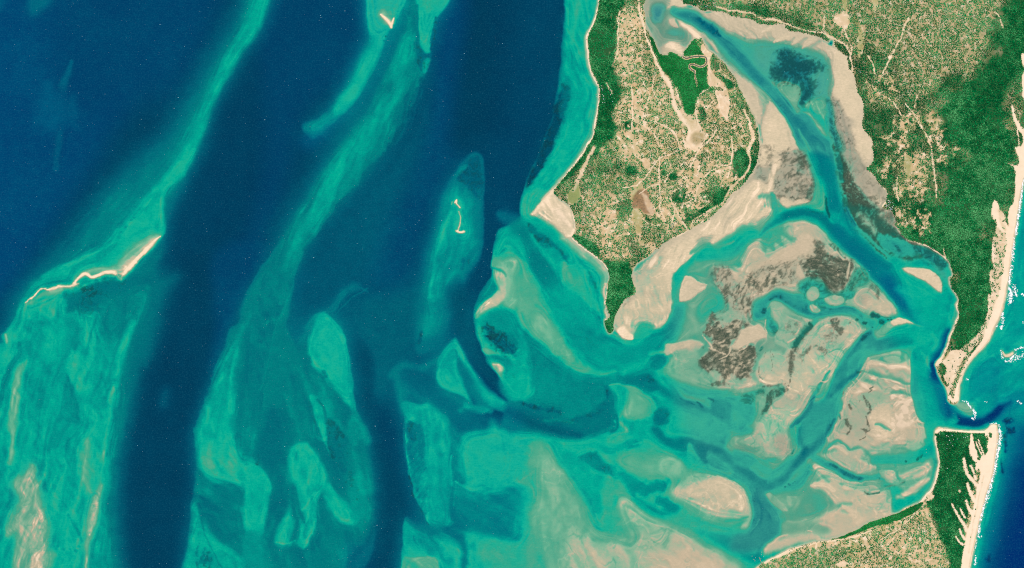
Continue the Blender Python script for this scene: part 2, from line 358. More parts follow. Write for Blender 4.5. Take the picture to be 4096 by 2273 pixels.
    DOTS(6, "262,370,12 270,390,10 345,440,10 352,460,9", L=.36)
    S(6, "480,560,10 495,640,10 530,720,18 560,780,20", L=.52, soft=1)
    S(6, "495,680,20 470,740,24 490,800,18", L=.48, soft=1)
    P(6, "242,480 245,540 265,575 300,560 310,640 360,700 370,620 330,560 300,530 265,500", 24, L=.48)
    P(6, "272,560,8 280,610,8 300,680,8 325,750,8 350,820,8 375,865,8 392,890,6 380,800 350,690 330,620 305,565", 10, L=.63)
    S(6, "265,590,5 275,640,5 300,700,4", L=.3, soft=.9, V=.2)
    S(6, "310,580,5 345,640,6 355,700,8", L=.3, V=.2, soft=.8, rough=.4)
    P(6, "350,690 355,760 365,830 390,892 400,880 410,800 420,760 440,790 470,800 430,735 392,690 365,670", 8, L=.3, V=.3, rough=.6, rs=12)
    P(6, "400,790 470,790 480,850 440,890 400,870", 16, L=.36, V=.15, rough=.8, rs=10)
    DOTS(6, "435,905,20 440,930,14 465,952,12 440,985,6 485,995,11 472,975,8 505,1035,16 478,1018,6 480,1050,7 515,1085,10 500,1110,6 450,1000,5 515,1105,5", L=.33, V=.15)
    P(6, "400,560 430,580 420,620 390,600 370,570", 16, L=.35)
    P(6, "372,1000 345,1050 355,1120 400,1165 450,1200 515,1208 556,1170 552,1090 520,1040 480,1090 430,1080", 24, L=.57)
    S(6, "400,1150,10 460,1195,12 520,1200,12 552,1165,12 550,1100,10", L=.64, soft=1)
    P(6, "450,1000 540,960 580,1080 560,1250 500,1230", 50, L=.47)
    P(6, "165,830 215,800 280,800 315,860,10 345,930,10 345,990,10 310,1060 270,1130 232,1140 210,1060 180,980 160,920", 16, L=.63)
    P(6, "345,960 300,1070 240,1150 280,1260,10 300,1200,10 310,1100 350,1010", 14, L=.6)
    S(6, "300,1050,5 260,1110,6 235,1142,5", L=.74, soft=1)
    P(6, "265,790 330,800,20 355,850 395,905 430,980 440,1060 395,1020 345,940 310,865", 20, L=.31)
    P(6, "-10,880 40,920 82,980 98,1050 75,1100 60,1180 85,1280 140,1320 200,1300 260,1330 200,1180 190,1050 165,950 150,800 120,650 60,640", 50, L=.32)
    P(6, "170,1060 150,1150 105,1230 90,1290 130,1310 165,1300 200,1200 190,1120", 26, L=.56)
    P(6, "200,1130 215,1230 190,1300 170,1320 245,1330 275,1250 240,1200", 20, L=.55)
    S(6, "185,1120,8 205,1180,9 215,1250,8 205,1290,6", L=.34, soft=1)
    S(6, "110,1140,12 90,1210,12 85,1260,10", L=.36, soft=1)
    S(6, "170,1070,8 210,1130,9 245,1200,6", L=.36, soft=1)
    S(6, "100,1300,5 150,1305,5 200,1290,5", L=.68, soft=1)
    S(6, "240,1330,6 275,1250,6 297,1190,6", L=.7, soft=1)
    P(6, "-40,890 15,915,8 50,950,8 75,1010,10 70,1090,10 45,1180,10 25,1270,10 -20,1310 -60,1200", 14, L=.6)
    P(6, "-60,1260 30,1260,8 70,1330,8 95,1420,8 100,1600 -60,1600", 10, L=.47)
    P(6, "100,1350 300,1340 440,1280 560,1280 480,1380 440,1500 100,1500", 60, L=.4)
    P(6, "600,1160 595,1320 545,1430 450,1500 480,1380 550,1310 575,1250", 30, L=.3)
    S(6, "15,870,8 10,905,10", L=.3, V=.3, rough=.6)
    N(6, "200,300 420,420 560,750 600,1200 420,1400 100,1400 100,900", 'L', .10, 70, 120, 22, 50, seed=51)
    N(6, "60,900 320,850 330,1330 60,1330", 'L', .10, 100, 90, 16, 40, seed=52)
    # ---- cone and limb
    S(6, "680,465,16 720,425,22 760,410,26 830,430,30 890,400,26 920,375,18", L=.41, soft=1.2)
    P(6, "690,480 715,600 730,690 760,600 800,520 780,470 730,440", 36, L=.4)
    P(6, "1000,275,12 960,305 930,345 912,390 905,460 915,505 960,540 1045,565 1085,625 1075,560 1045,490 1015,410 1010,300", 16, L=.55)
    P(6, "905,450 912,500 960,538 1050,568 1075,600 1060,530 1000,480 950,420", 14, L=.66)
    P(6, "1003,272,10 1022,300 1045,350 1080,420 1120,490 1170,550 1230,592 1300,610 1300,650 1220,640 1140,600 1085,540 1040,450 1015,370", 16, L=.57)
    S(6, "1003,285,8 1035,350,12 1075,430,14 1120,500,16 1180,560,16 1250,605,12", L=.66, soft=1.2)
    S(6, "1020,380,10 1060,460,18 1100,540,22 1130,600,26", L=.36, soft=1)
    P(6, "940,540 1000,560 1060,590 1060,640 1010,630 960,590", 20, L=.48)
    S(6, "760,470,34 850,520,40 940,600,44 1020,650,44 1100,690,50 1289,740,56", L=.27, soft=.9)
    S(6, "1030,640,12 1060,620,16 1120,640,14 1160,640,10", L=.62, soft=1)
    S(6, "1085,625,8 1120,620,14 1180,640,10", L=.6, soft=1.2)
    # ---- big tongue right of it
    P(6, "742,650,8 728,610,10 760,588,10 850,610,14 940,650,14 978,690,14 985,780 975,900 985,1050 975,1160 1000,1200 940,1240 878,1222,6 835,1150,6 795,1070,6 770,960,6 752,850,6 746,740,6", 14, L=.54)
    S(6, "850,600,20 900,650,24 940,700,20", L=.6, soft=1)
    S(6, "748,700,6 753,800,10 772,900,12 800,1000,10 840,1120,10 868,1200,8", L=.68, soft=1)
    P(6, "758,690 800,700 840,730 850,850 850,960 865,1140 840,1150 800,1010 770,880", 16, L=.42, rough=.9, rs=16)
    P(6, "762,690 800,705 820,730 800,790 775,770", 8, L=.3, V=.25, rough=.7, rs=9)
    S(6, "775,970,4 795,1070,5 835,1150,5 868,1208,5", L=.2, V=.4, soft=.8)
    S(6, "745,700,3 750,820,3 765,930,3", L=.25, soft=1)
    N(6, "745,700 840,720 860,1000 880,1200 800,1050", 'L', .16, -50, 26, 7, 20, seed=4)
    P(6, "778,540 800,530 850,575 850,600 800,580", 10, L=.36, rough=.7, rs=9)
    S(6, "900,850,24 930,780,20", L=.6, soft=1.2)
    P(6, "975,715 1010,730 1060,770 1100,830 1115,920 1150,985 1090,1000 1000,985 985,860", 20, L=.41)
    P(6, "985,1000 1010,985 1100,1040 1180,1030 1289,1000 1289,1300 1180,1270 1100,1260 1020,1190 1000,1120", 16, L=.43)
    P(6, "1050,745 1130,760 1240,750 1300,760 1400,800 1400,980 1289,1010 1190,1040 1100,1045 1040,1020 1110,980 1140,940 1115,860 1090,790", 26, L=.6)
    S(6, "1000,995,5 1050,1030,7 1110,1043,9 1145,1010,16 1170,970,18 1190,935,12", L=.78, soft=1)
    S(6, "985,860,5 980,950,6 985,1020,5", L=.64, soft=1)
    S(6, "1000,1000,4 1005,1060,5 995,1120,6", L=.6, soft=.9)
    DOTS(6, "1080,780,8 1095,800,6 1110,820,5", L=.35)
    P(6, "1010,1050 1060,1060 1100,1090 1060,1110 1015,1110", 14, L=.34, rough=.8)
    N(6, "745,650 960,680 980,1150 880,1200 770,950", 'L', .1, 78, 120, 14, 30, seed=53)
    N(6, "1000,750 1289,750 1289,1290 1050,1200", 'L', .1, 30, 90, 20, 40, seed=54)
    # ---- bottom centre
    P(6, "748,1180,10 735,1300,8 728,1430,8 725,1700,8 1289,1700 1500,1700 1500,1400 1289,1320,14 1200,1280,10 1130,1265,10 1060,1240 980,1225 870,1235 800,1210", 20, L=.58)
    P(6, "770,1200 830,1235 900,1260 960,1310 1010,1350 1020,1400 960,1400 900,1340 830,1280", 20, L=.5)
    S(6, "765,1190,14 830,1235,22 920,1240,26 1000,1255,24 1045,1300,20 1055,1360,16 1045,1430,12", L=.33, soft=1)
    S(6, "830,1290,10 870,1330,16 890,1380,18 920,1440,20", L=.42, soft=1)
    S(6, "900,1280,14 960,1310,16 1000,1360,12 1010,1400,10", L=.64, soft=1)
    P(6, "735,1385 800,1380 895,1375 925,1430 920,1600 725,1600", 10, L=.72)
    S(6, "790,1270,4 800,1295,5 820,1310,3", L=.36)
    S(6, "1065,1330,8 1100,1330,10 1135,1380,12 1140,1440,10", L=.44, soft=1)
    for q in ("1060,1280,7 1130,1300,7 1200,1330,7 1260,1350,8", "1120,1270,5 1200,1290,6 1289,1330,6"):
        S(6, q, L=.7, soft=1)
    for q in ("1080,1310,7 1160,1320,8 1240,1370,6", "1000,1180,8 1060,1220,8 1110,1255,6 1200,1275,5 1289,1300,6"):
        S(6, q, L=.3, soft=1)
    N(6, "740,1200 1289,1330 1289,1500 740,1500", 'L', .12, 40, 80, 14, 40, seed=55)
    # the crescent bar once more on top of the combed shoal
    S(5, "420,20,14 340,28,16 240,44,14 180,72,12 135,105,8", soft=1.1, L=.86)
    S(1, "806,1190,3 740,1250,9 690,1305,10 640,1360,9 607,1402,8 580,1375,8 540,1368,9 500,1388,9 460,1397,8 425,1382,8 395,1400,8 372,1428,8", soft=.7, L=1., rough=.25, rs=10)
    S(5, "390,3,9 340,14,10 290,14,10 240,29,9 215,22,8 175,55,8 150,74,7 125,98,5", soft=.75, L=.99, rough=.3, rs=10)
    S(5, "30,255,6 34,295,6", L=.9, soft=.8)
    P(5, "520,-15 440,25 400,20 360,45 325,40 320,60 345,80 330,105 370,140 430,150 480,120 560,60 620,0 600,-30", 40, L=.36, V=.12, rough=.5, a=.7)
    P(5, "400,30 440,20 490,30 485,70 440,60 410,45", 10, L=.2, V=.5, rough=1.2, rs=8)
def paint_lagoon():
    P(0, '2480,950 2900,620 3260,560 3760,800 3960,1250 3860,1700 3760,1980 3300,2180 2800,2300 2300,2200 2050,1500 2200,1250', 60, L=.56, B=0)
    # ---- base of the whole lagoon east of the west channel
    P(18, "700,130,8 640,185,10 560,225,10 535,290,10 515,380,8 500,490,8 505,560,10 420,700,10 375,800,8 362,900,8 385,1000,8 420,1080,8 445,1160,10 470,1230,10 540,1310,10 600,1400,10 660,1480,10 760,1540 900,1600 1600,1600 1600,1000 1500,400 1100,200 800,120", 12, L=.57, B=0)
    P(18, "600,190 560,130 570,100 620,90 700,110 720,150", 50, L=.3)
    P(7, "-20,480 0,590 60,620 200,640 330,640 470,560 560,440 700,420 900,500 1100,560 1289,560 1700,500 1700,1500 1289,1700 30,1700 30,760 10,760", 40, L=.58)
    P(0, '2720,1150 3150,980 3560,1380 3680,1700 3480,2000 3050,2060 2800,1850 2700,1500', 90, L=.785, K=.25)
    # region 18: shoals SW of the peninsula
    P(18, "735,150 800,130 900,190 1060,280 1200,380 1340,470 1360,560 1330,700 1360,850 1400,1000 1430,1040 1430,1300 1180,1310 1050,1150 950,900 880,700 760,450 740,300", 30, L=.54)
    P(18, "560,230 640,205 720,240 760,330 770,430 700,420 600,330 545,300", 24, L=.58)
    P(18, "620,200 730,150 790,250 860,400 940,520 1010,640 1035,760 990,800 900,690 800,560 760,460 740,330", 30, L=.44)
    P(18, "520,380,6 600,340 700,420 765,470,10 760,510 700,560 720,700 690,800 640,840 580,760 570,640 520,540,8 505,490,6", 24, L=.76)
    P(18, "530,340 590,350 620,390 560,420 520,400", 14, L=.6)
    P(18, "545,430 600,470 660,430 690,440 660,510 610,560 560,520 510,510,5 515,450,5", 20, L=.87)
    S(18, "505,512,7 545,525,9 590,545,8 615,575,6", L=.42, soft=.8)
    P(18, "520,555 580,545 610,580 620,680 595,755 560,750 550,690 535,620", 18, L=.89)
    S(18, "640,480,18 640,600,22 620,720,16", L=.8, soft=1)
    P(18, "548,685,6 500,720,6 430,780,6 382,845,6 382,895,5 430,880 500,820 570,780 580,740", 14, L=.88)
    S(18, "383,895,4 388,860,5 430,800,6", L=.95, soft=1)
    P(18, "505,600,6 540,680,8 480,740,8 410,800,10 375,860 360,850 400,740 460,640", 10, L=.42)
    S(18, "503,618,3 470,680,3 440,720,2", L=.6)
    P(18, "430,880 520,830 640,830 690,900 700,1000 730,1100 690,1120 600,1080 500,1080 440,990", 30, L=.46)
    P(18, "435,935 450,1010 480,1060 540,1120 620,1160 680,1170 690,1110 640,1050 560,990 480,950", 22, L=.33, V=.5, rough=1.1, rs=12)
    N(18, "420,930 520,950 690,1100 700,1200 600,1200 470,1080", 'L', .16, 35, 30, 6, 24, seed=8)
    P(18, "375,930 430,950 440,1040 470,1090 460,1140 420,1080", 14, L=.64)
    P(18, "440,1120 500,1130 540,1160 480,1180 445,1150", 10, L=.78)
    P(18, "605,1155 650,1160 690,1210 730,1300 700,1310 660,1230", 12, L=.66)
    S(18, "470,1180,10 540,1180,14 620,1210,16 680,1290,16 730,1380,16", L=.42, soft=1)
    P(18, "500,1225 560,1230 590,1270 580,1310 630,1360 670,1420 690,1500 650,1460 600,1390 545,1310", 12, L=.9, Q=.1)
    S(18, "510,1235,8 560,1250,12 560,1290,10 600,1340,9 650,1420,9", L=.96, soft=1)
    S(18, "640,1300,6 680,1340,8 720,1390,6", L=.32, V=.2, soft=.9, rough=.5)
    S(18, "700,1420,30 760,1500,30", L=.64, soft=1.1)
    S(18, "560,110,20 610,150,22 650,140,16", L=.3, soft=1.2)
    S(6, "1015,60,60 1040,180,52 1072,290,36 1120,380,28 1175,455,26 1225,515,24 1280,570,22 1350,615,20 1420,640,20", L=.16, B=.1, soft=.7)
    # pale tongue
    P(18, "690,520 740,470,14 790,540,14 860,650,16 930,740,16 970,800,10 985,900,10 1020,980,10 1080,1060,14 1140,1130,20 1200,1220,24 1330,1290,14 1430,1280,12 1430,1320,10 1250,1315,8 1150,1290,8 1050,1230,8 950,1150,8 850,1060,8 745,975,10 700,880,20 690,760,24", 20, L=.735)
    P(18, "880,820 970,820 990,920 1040,1010 1110,1110 1130,1200 1090,1230 1000,1150 900,1060 800,980 830,900", 40, L=.815)
    P(18, "700,560 760,540 850,660 860,780 800,800 710,720", 40, L=.72)
    S(18, "710,580,6 712,680,8 720,760,8", L=.76, soft=1)
    # dark blade and channel south of it
    P(18, "760,450,8 860,400 920,480 980,560 1020,640 1032,755,6 980,740,8 890,650,8 810,550,8", 12, L=.41)
    P(18, "1040,470,8 1075,500 1150,520 1220,600 1260,700 1300,800 1320,880 1220,780 1140,700 1030,660,6 1030,560,6", 20, L=.68)
    P(18, "1040,470 1080,480 1100,560 1120,640 1050,640 1030,580", 24, L=.76)
    P(18, "770,170 800,250 870,330 910,355 900,300 830,220", 10, L=.38, V=.3, rough=.9, rs=12)
    S(18, "870,260,16 930,310,16 1000,370,14 1050,430,12 1085,470,6", L=.36, soft=.9, V=.2, rough=.6)
    S(18, "800,260,8 850,330,10 940,440,12 980,510,10", L=.62, soft=1)
    for q in ("1110,380,8 1150,480,12 1220,560,12", "1240,500,8 1290,600,8 1310,680,8", "1160,420,8 1240,520,8"):
        S(18, q, L=.67, soft=1, a=.7)
    S(18, "1220,520,6 1260,600,9 1285,680,9", L=.42, V=.15, soft=1, rough=.5)
    S(18, "1100,760,10 1180,830,12 1260,900,12 1330,980,8", L=.44, soft=1.1, a=.8)
    P(18, "1040,760 1100,740 1220,800 1330,930 1390,1020 1300,1020 1160,920", 30, L=.58)
    S(18, "1000,760,26 1060,860,40 1130,950,44 1220,1040,50 1330,1110,50 1430,1135,46", L=.42, soft=.9)
    S(18, "1150,980,12 1220,1060,16 1330,1125,12", L=.33, V=.2, soft=1, rough=.7)
    S(18, "1090,1060,30 1180,1160,40 1300,1230,40", L=.53, soft=1.2)
    S(18, "1180,1050,6 1210,1130,7", L=.62, soft=1)
    S(18, "1310,880,8 1330,940,6", L=.36, V=.3, rough=.6)
    P(18, "1060,270 1100,330 1200,400 1290,460 1350,510 1340,600 1320,700 1350,760 1340,800 1365,870 1390,850 1360,760 1385,600 1380,510 1280,420 1120,310", 12, L=.82)
    # dark teal basin south of the tongue
    P(7, "60,230 150,320 230,395 330,445 420,462 500,455 600,430 700,370 760,340 800,360 760,440 700,460 560,520 520,620 420,700 300,700 180,640 60,600 100,500 90,380", 20, L=.45)
    P(7, "0,400 60,440 100,540 60,580 0,600 -60,500", 40, L=.6)
    P(7, "-20,600 40,598 100,620 200,650 320,690 470,620 520,640 500,730 420,760 330,770 200,740 60,740 -60,760", 24, L=.38)
    S(7, "-20,640,24 80,690,34 170,725,34 260,750,26 340,760,16", L=.26, soft=1)
    S(7, "60,605,8 120,620,10 200,635,12 240,650,8", L=.28, V=.4, soft=.8, rough=.8, rs=10)
    S(7, "150,690,8 220,705,10 330,690,8", L=.33, V=.1, soft=1)
    S(7, "300,690,6 420,650,10 470,600,10", L=.34, V=.2, soft=1, rough=.7)
    S(7, "160,690,6 250,690,7 310,700,5", L=.52, soft=1)
    # shoal with white fringe
    P(7, "475,555,8 470,520,8 490,500,8 560,480 640,460 720,480 780,520 830,570 870,600 810,600 790,560 730,540 680,550 610,510 540,505 500,520 510,570 520,640 490,640", 14, L=.4)
    P(7, "490,520,6 540,505,6 600,512,6 660,545,8 720,580,8 735,640,10 690,680,12 600,690,10 510,690,8 540,640 550,590 530,550", 10, L=.62)
    P(7, "570,510 610,515 660,545 720,585 725,640 680,670 600,680 555,660 575,600 585,550", 14, L=.77)
    S(7, "490,515,4 540,506,5 600,515,6 650,540,6", L=.82, soft=1)
    P(7, "700,560,8 740,540,8 780,570,10 785,640,10 750,690 715,690 735,640", 12, L=.54)
    S(7, "515,690,5 540,670,6 560,640,6", L=.74, soft=1.2)
    S(7, "515,692,5 545,700,8 575,730,10 580,748,8", L=.84, soft=1.1)
    S(7, "580,750,7 540,755,6 500,760,4", L=.78, soft=1.1)
    P(7, "465,790,10 500,755,8 580,752,8 600,740 620,710 680,690 720,700 700,740 640,780 600,800 540,820 480,815", 12, L=.6)
    P(7, "640,480 690,455 720,490 680,490", 8, L=.33, V=.3, rough=.7)
    S(7, "480,540,6 482,570,6", L=.3, V=.3)
    S(7, "520,660,8 530,720,8 500,745,8", L=.33, soft=.9)
    # fan north-east of it
    P(7, "660,335,6 700,345,10 780,340 880,280 960,280 940,400 1000,480 1100,530 1150,560 1060,590 960,580 860,540 780,480 700,430 720,400 810,350 700,360", 30, L=.68)
    P(7, "660,333,5 690,340,6 760,335 830,305 900,285 950,290 945,330 860,345 760,352 695,362,6 680,350,6", 10, L=.9)
    P(7, "800,360 900,340 950,380 1000,460 1060,510 1000,520 900,470 780,440", 40, L=.82)
    P(7, "700,365 800,350 810,365 760,420 700,430", 12, L=.44)
    S(7, "560,440,16 640,412,16 690,370,8", L=.66, soft=1)
    # blue-green plain and blades, centre of tile 7
    P(7, "790,610,8 800,580,8 860,590 950,640 1030,690 1060,740 1100,760 1060,830 980,810 900,790 830,770 770,770,8 758,730,8 800,700,8 815,690", 14, L=.6)
    S(7, "780,560,20 850,600,18 940,640,16 1020,690,14", L=.42, soft=1)
    P(7, "735,620 790,640 805,690 760,705 720,705 715,660", 12, L=.36, V=.15)
    P(7, "700,715 760,730 780,770 880,770 970,800 1060,840 1000,830 990,900 950,900 880,850 800,830 730,780", 14, L=.38)
    P(7, "890,795,6 920,830 940,880 980,925 920,930,8 890,890,6 882,840,6", 12, L=.64)
    P(7, "975,870,8 1000,835,6 1040,845 1090,890 1180,910 1200,950 1120,950 1030,930 990,910", 12, L=.58)
    S(7, "1010,830,16 1060,850,22 1110,900,24 1180,930,26 1250,980,26 1300,1000,22", L=.4, soft=.9)
    S(7, "980,925,8 1060,960,10 1130,990,10 1170,1040,9 1200,1100,8", L=.4, soft=1)
    P(7, "1100,960 1150,945 1240,1000 1220,1060 1160,1000", 14, L=.55)
    # ---- milky lower lagoon
    P(24, "40,150 130,170 330,195 480,230 620,260 800,170 1000,330 1150,350 1300,480 1340,620 1360,760 1300,880 40,880", 50, L=.70)
    P(24, "-80,165 120,160 240,220 210,330 170,400 130,425 0,425 -80,380", 30, L=.63)
    S(24, "100,165,4 115,230,5 130,275,4", L=.55, soft=1)
    P(6, "1000,1020 1080,1045 1190,1040 1289,1015 1380,1030 1440,1110 1435,1200 1380,1265 1289,1290 1180,1270 1100,1250 1030,1190", 30, L=.43)
    N(6, "1000,1020 1440,1020 1440,1290 1030,1200", 'L', .08, 25, 90, 16, 30, seed=56)
    P(24, "280,230 350,230 420,330 500,440 545,560 570,640 610,700 700,740 800,812 900,900 300,900 250,760 190,640 230,500 250,350", 110, L=.755)
    P(24, "330,290 420,400 500,520 545,640 640,720 760,780 800,900 400,900 370,700 330,500", 130, L=.815, K=.12)
    P(24, "450,620 560,680 700,650 800,610 900,600 1000,640 1100,700 1200,760 1260,812 1200,950 480,950", 80, L=.875, Q=.1, K=.1)
    P(24, "760,640 860,610 1000,670 1100,720 1200,780 1240,860 900,950 800,760", 60, L=.905, Q=.42)
    P(24, "880,770 1050,715 1150,770 1235,830 1100,950 860,900", 60, L=.93, Q=.62)
    N(24, "700,600 1000,650 1200,780 1000,850 800,780", 'L', .045, 42, 80, 16, 50, seed=40)
    N(24, "200,250 420,330 560,620 800,800 300,850", 'L', .06, 70, 140, 30, 60, seed=45)
    P(24, "348,200 400,193 460,220 530,255 600,290 645,340 615,360 592,400 590,470 602,530 572,560 585,630 552,600 530,540 500,470 440,390 380,300 343,240", 30, L=.56)
    S(24, "400,215,10 440,235,14 470,245,8", L=.64, soft=1.1)
    S(24, "536,360,8 546,440,10 541,520,7", L=.59, soft=1.1)
    P(24, "470,268 560,252 600,300 655,335 640,360 560,330 490,300", 14, L=.44, V=.12, rough=.7)
    P(24, "620,350 690,360 710,390 690,395 640,370", 8, L=.4)
    S(24, "556,552,3 568,578,4 592,596,4", L=.74, soft=1.1)
    P(24, "588,600 640,608 720,640 775,652 740,690 680,690 610,655", 44, L=.715)
    P(24, "560,210 620,235 690,210 720,190 780,195 770,225 700,235 640,262 590,250", 10, L=.52)
    P(24, "606,205,8 640,165 690,170 740,175 700,205 650,215", 10, L=.68)
    P(24, "655,300 690,265 760,240 830,225 900,250 950,280 995,330 960,390 900,380 820,380 760,352 700,330", 26, L=.755)
    P(24, "870,290 960,290 990,340 950,375 890,350", 26, L=.83)
    for q in ("660,250,4 665,290,5 660,325,4", "700,240,4 665,270,5", "740,215,4 775,205,6 760,195,4"):
        S(24, q, L=.72, soft=1.1)
    P(24, "640,350 720,360 770,395 760,440 730,470 690,420", 16, L=.5)
    P(24, "768,400 870,394 918,394 912,430 860,450 800,458 760,442", 22, L=.47, rough=.9, rs=22)
    P(24, "850,465 890,475 955,515 975,545 930,552 890,540 858,510", 22, L=.47, rough=.9, rs=22)
    S(24, "735,420,9 722,460,10 755,492,14 820,522,18 900,560,14", L=.52, soft=1)
    P(24, "600,400 640,375 690,395 718,450 740,500 800,540 780,590 700,580 660,610 600,585 588,480", 26, L=.7)
    S(24, "652,470,7 656,505,9", L=.58, soft=1.2)
    S(24, "690,505,26 740,560,40 800,612,44 880,650,34", L=.865, Q=.15, soft=1.1)
    P(24, "900,560 1000,590 1060,640 1120,690 1080,700 1000,650 920,600", 40, L=.7)
    P(24, "975,385 1010,352 1110,352,8 1180,368,6 1240,398,6 1282,450,8 1312,540,8 1306,590,6 1286,624,6 1260,622,6 1262,602,8 1285,580,14 1200,592 1100,565 1000,505 930,475 915,440", 46, L=.86, K=.1)
    P(24, "1112,358,6 1180,374,8 1240,402,8 1282,460 1292,548 1200,500 1100,440 1000,455 940,452 1040,400", 44, L=.92)
    S(24, "1296,555,8 1302,588,8 1280,614,9", L=.91, soft=.9)
    S(24, "1288,562,4 1250,578,6 1190,584,6", L=.66, soft=1.1)
    P(24, "960,545 1060,582 1180,592 1260,640 1290,700 1180,690 1080,645 980,612", 50, L=.67, K=.1)
    P(24, "1060,625 1150,660 1280,640 1345,590 1370,760 1300,780 1200,722 1120,680", 44, L=.5)
    # ---- channel south-east of the peninsula tip up to the estuary
    S(7, "225,60,60 260,160,60 330,240,56 420,305,52 520,335,48 620,330,46 700,305,44 770,255,44 820,180,44 840,60,44 845,-40,44", L=.52, soft=.8)
    S(13, "330,1430,70 355,1330,66 390,1230,66 450,1140,70 520,1060,80 610,1000,76 700,980,72 800,980,80 900,940,90 1000,890,90 1100,860,90 1180,800,90 1270,720,84 1360,660,80 1430,620,80", L=.6, soft=.8)
    # ---- flats SE of the big peninsula
    S(13, "-150,1290,40 0,1180,40 90,1075,40 250,900,40 440,805,40 620,660,40 780,560,40 930,390,40 1060,260,36 1130,130,30", L=.915, K=.25, soft=.6)
    P(13, "1130,-40 1440,-40 1440,430 1330,480 1282,560 1275,640 1230,700 1150,780 1040,850 1000,800 900,860 740,945 640,910 530,985,8 470,1040,8 395,1110,8 330,1185,10 280,1230 270,1430 200,1700 -250,1700 -250,1150 0,1170 100,1050 250,890 440,800 600,640 750,560 930,370 1090,180", 20, L=.925)
    P(13, "940,380 1050,300 1150,285 1220,330 1200,420 1120,450 1250,540 1280,600 1200,640 1100,660 980,700 850,760 700,860 560,860 480,860 600,700 760,590 880,470", 30, L=.95)
    P(13, "90,1060 250,950 420,950 470,1000 440,1060 300,1150 200,1290 100,1430 0,1500 -100,1300 0,1160", 40, L=.95)
    N(13, "900,420 1150,290 1220,420 1280,600 1100,680 900,800 700,870 560,870 600,700 760,590", 'L', .085, -58, 90, 12, 40, seed=5)
    N(13, "560,830 700,740 900,600 1000,650 900,760 700,870", 'K', 1.0, -55, 80, 14, 30, seed=6)
    N(13, "80,1060 300,920 470,980 440,1080 290,1200 200,1430 0,1430 0,1170", 'L', .085, -62, 80, 12, 40, seed=7)
    P(13, "1140,-40 1132,150 1060,270 960,365 1040,310 1150,285 1225,330 1270,130 1290,-40", 16, L=.9, V=.3, K=.6)
    P(13, "1310,200 1345,100 1440,-40 1440,440 1340,470 1290,350", 16, L=.89, V=.42, K=.5)
    P(13, "1160,-40 1250,-40 1240,120 1205,150 1165,60", 12, L=.95, K=.1)
    for q in ("1322,35 1345,100 1340,165 1322,205 1310,110", "1270,125 1306,150 1300,215 1278,260 1260,190", "1245,225 1250,260 1232,290 1232,250", "1255,265 1280,300 1240,380 1212,412 1228,340"):
        P(13, q, 4, L=.985, V=0, K=0)
    P(13, "900,800 980,730 1080,730 1140,790 1060,850 960,880 860,890 740,945 690,930 800,850", 30, L=.62)
    S(13, "830,890,6 870,885,8 900,870,6", L=.78, soft=1)
    P(13, "1110,450 1230,420 1280,470 1340,510 1330,610 1270,580 1210,490", 22, L=.77, K=.2)
    S(13, "1275,430,14 1285,520,20 1300,600,22 1322,655,16", L=.46, soft=.9)
    P(13, "1120,690 1200,640 1280,600 1260,680 1170,770 1110,760", 24, L=.8, K=.25)
    P(13, "540,870 640,820 700,830 650,880 580,930", 16, L=.84, K=.4)
    S(13, "480,990,14 520,960,16 600,910,20 650,900,14", L=.7, soft=1)
    P(13, "300,1220 260,1300 270,1430 310,1440 330,1330 350,1250", 14, L=.66)
    P(13, "200,1230 290,1200 250,1430 150,1440", 30, L=.86)
    for q in ("0,1360,10 60,1300,14 150,1260,10", "40,1420,8 150,1340,10"):
        S(13, q, L=.86, soft=1)
    # ---- south side of that channel
    P(13, "440,1190 500,1100 600,1045 720,1050 850,1075 905,1050 1000,1000 1110,950 1250,800 1440,690 1440,920 1300,930 1200,960 1100,1010 950,1160 880,1150 750,1090 650,1110 560,1210", 26, L=.74, K=.15)
    P(13, "1110,850 1230,820 1300,860 1200,960 1100,1000 950,1150 900,1130 980,1040", 26, L=.6)
    for q in ("1200,940 1250,960 1290,1060 1230,1080 1190,1010", "1120,1000 1180,1000 1220,1090 1150,1130 1110,1080", "1290,900 1340,920 1380,1000 1330,1010 1290,960", "960,1050 1040,1020 1110,1100 1060,1140 990,1130", "900,1110 970,1130 960,1160 900,1140"):
        P(13, q, 12, L=.84, K=.1)
    P(13, "410,1225,6 440,1200,6 500,1210,6 550,1252,6 600,1272,6 650,1280,6 620,1320,14 550,1375,14 480,1430,16 370,1440,6 382,1330,6", 10, L=.94)
    S(13, "450,1270,30 560,1320,24 620,1300,14", L=.97, soft=1)
    S(13, "440,1195,8 500,1205,10 560,1245,10", L=.66, soft=1, a=.7)
    P(13, "680,1115 800,1100 900,1180 930,1270 1000,1290 1020,1190 1200,1165 1440,1080 1440,1250 1300,1280 1250,1330 1100,1330 1000,1430 860,1440 780,1350 740,1270 670,1230", 24, L=.89, V=.38, K=.5)
    P(13, "880,1155 1000,1180 1140,1120 1230,1060 1300,1090 1440,980 1440,1080 1330,1120 1200,1170 1020,1195 1010,1290 960,1310 910,1250", 18, L=.945, Q=.3)
    S(13, "700,1090,8 690,1130,10 640,1180,14", L=.9, Q=.3, soft=1)
    P(13, "640,1110 700,1120 740,1270 780,1350 860,1440 700,1440 560,1440 640,1360 660,1270 600,1240 570,1220", 24, L=.77)
    # ---- inlet / estuary flats (north-east bay)
    P(11, "-20,-80 450,-80 440,50 520,75 620,110 800,110 1000,170 1200,220 1440,230 2000,560 2150,900 2250,1200 2350,1500 2500,1800 2200,1900 1800,1500 1430,1450 1150,1500 1140,1400 1150,1200 1040,1000 940,800 820,620 700,490 600,380 480,420 400,560 250,540 180,500 60,280 20,60", 14, L=.93, K=.28)
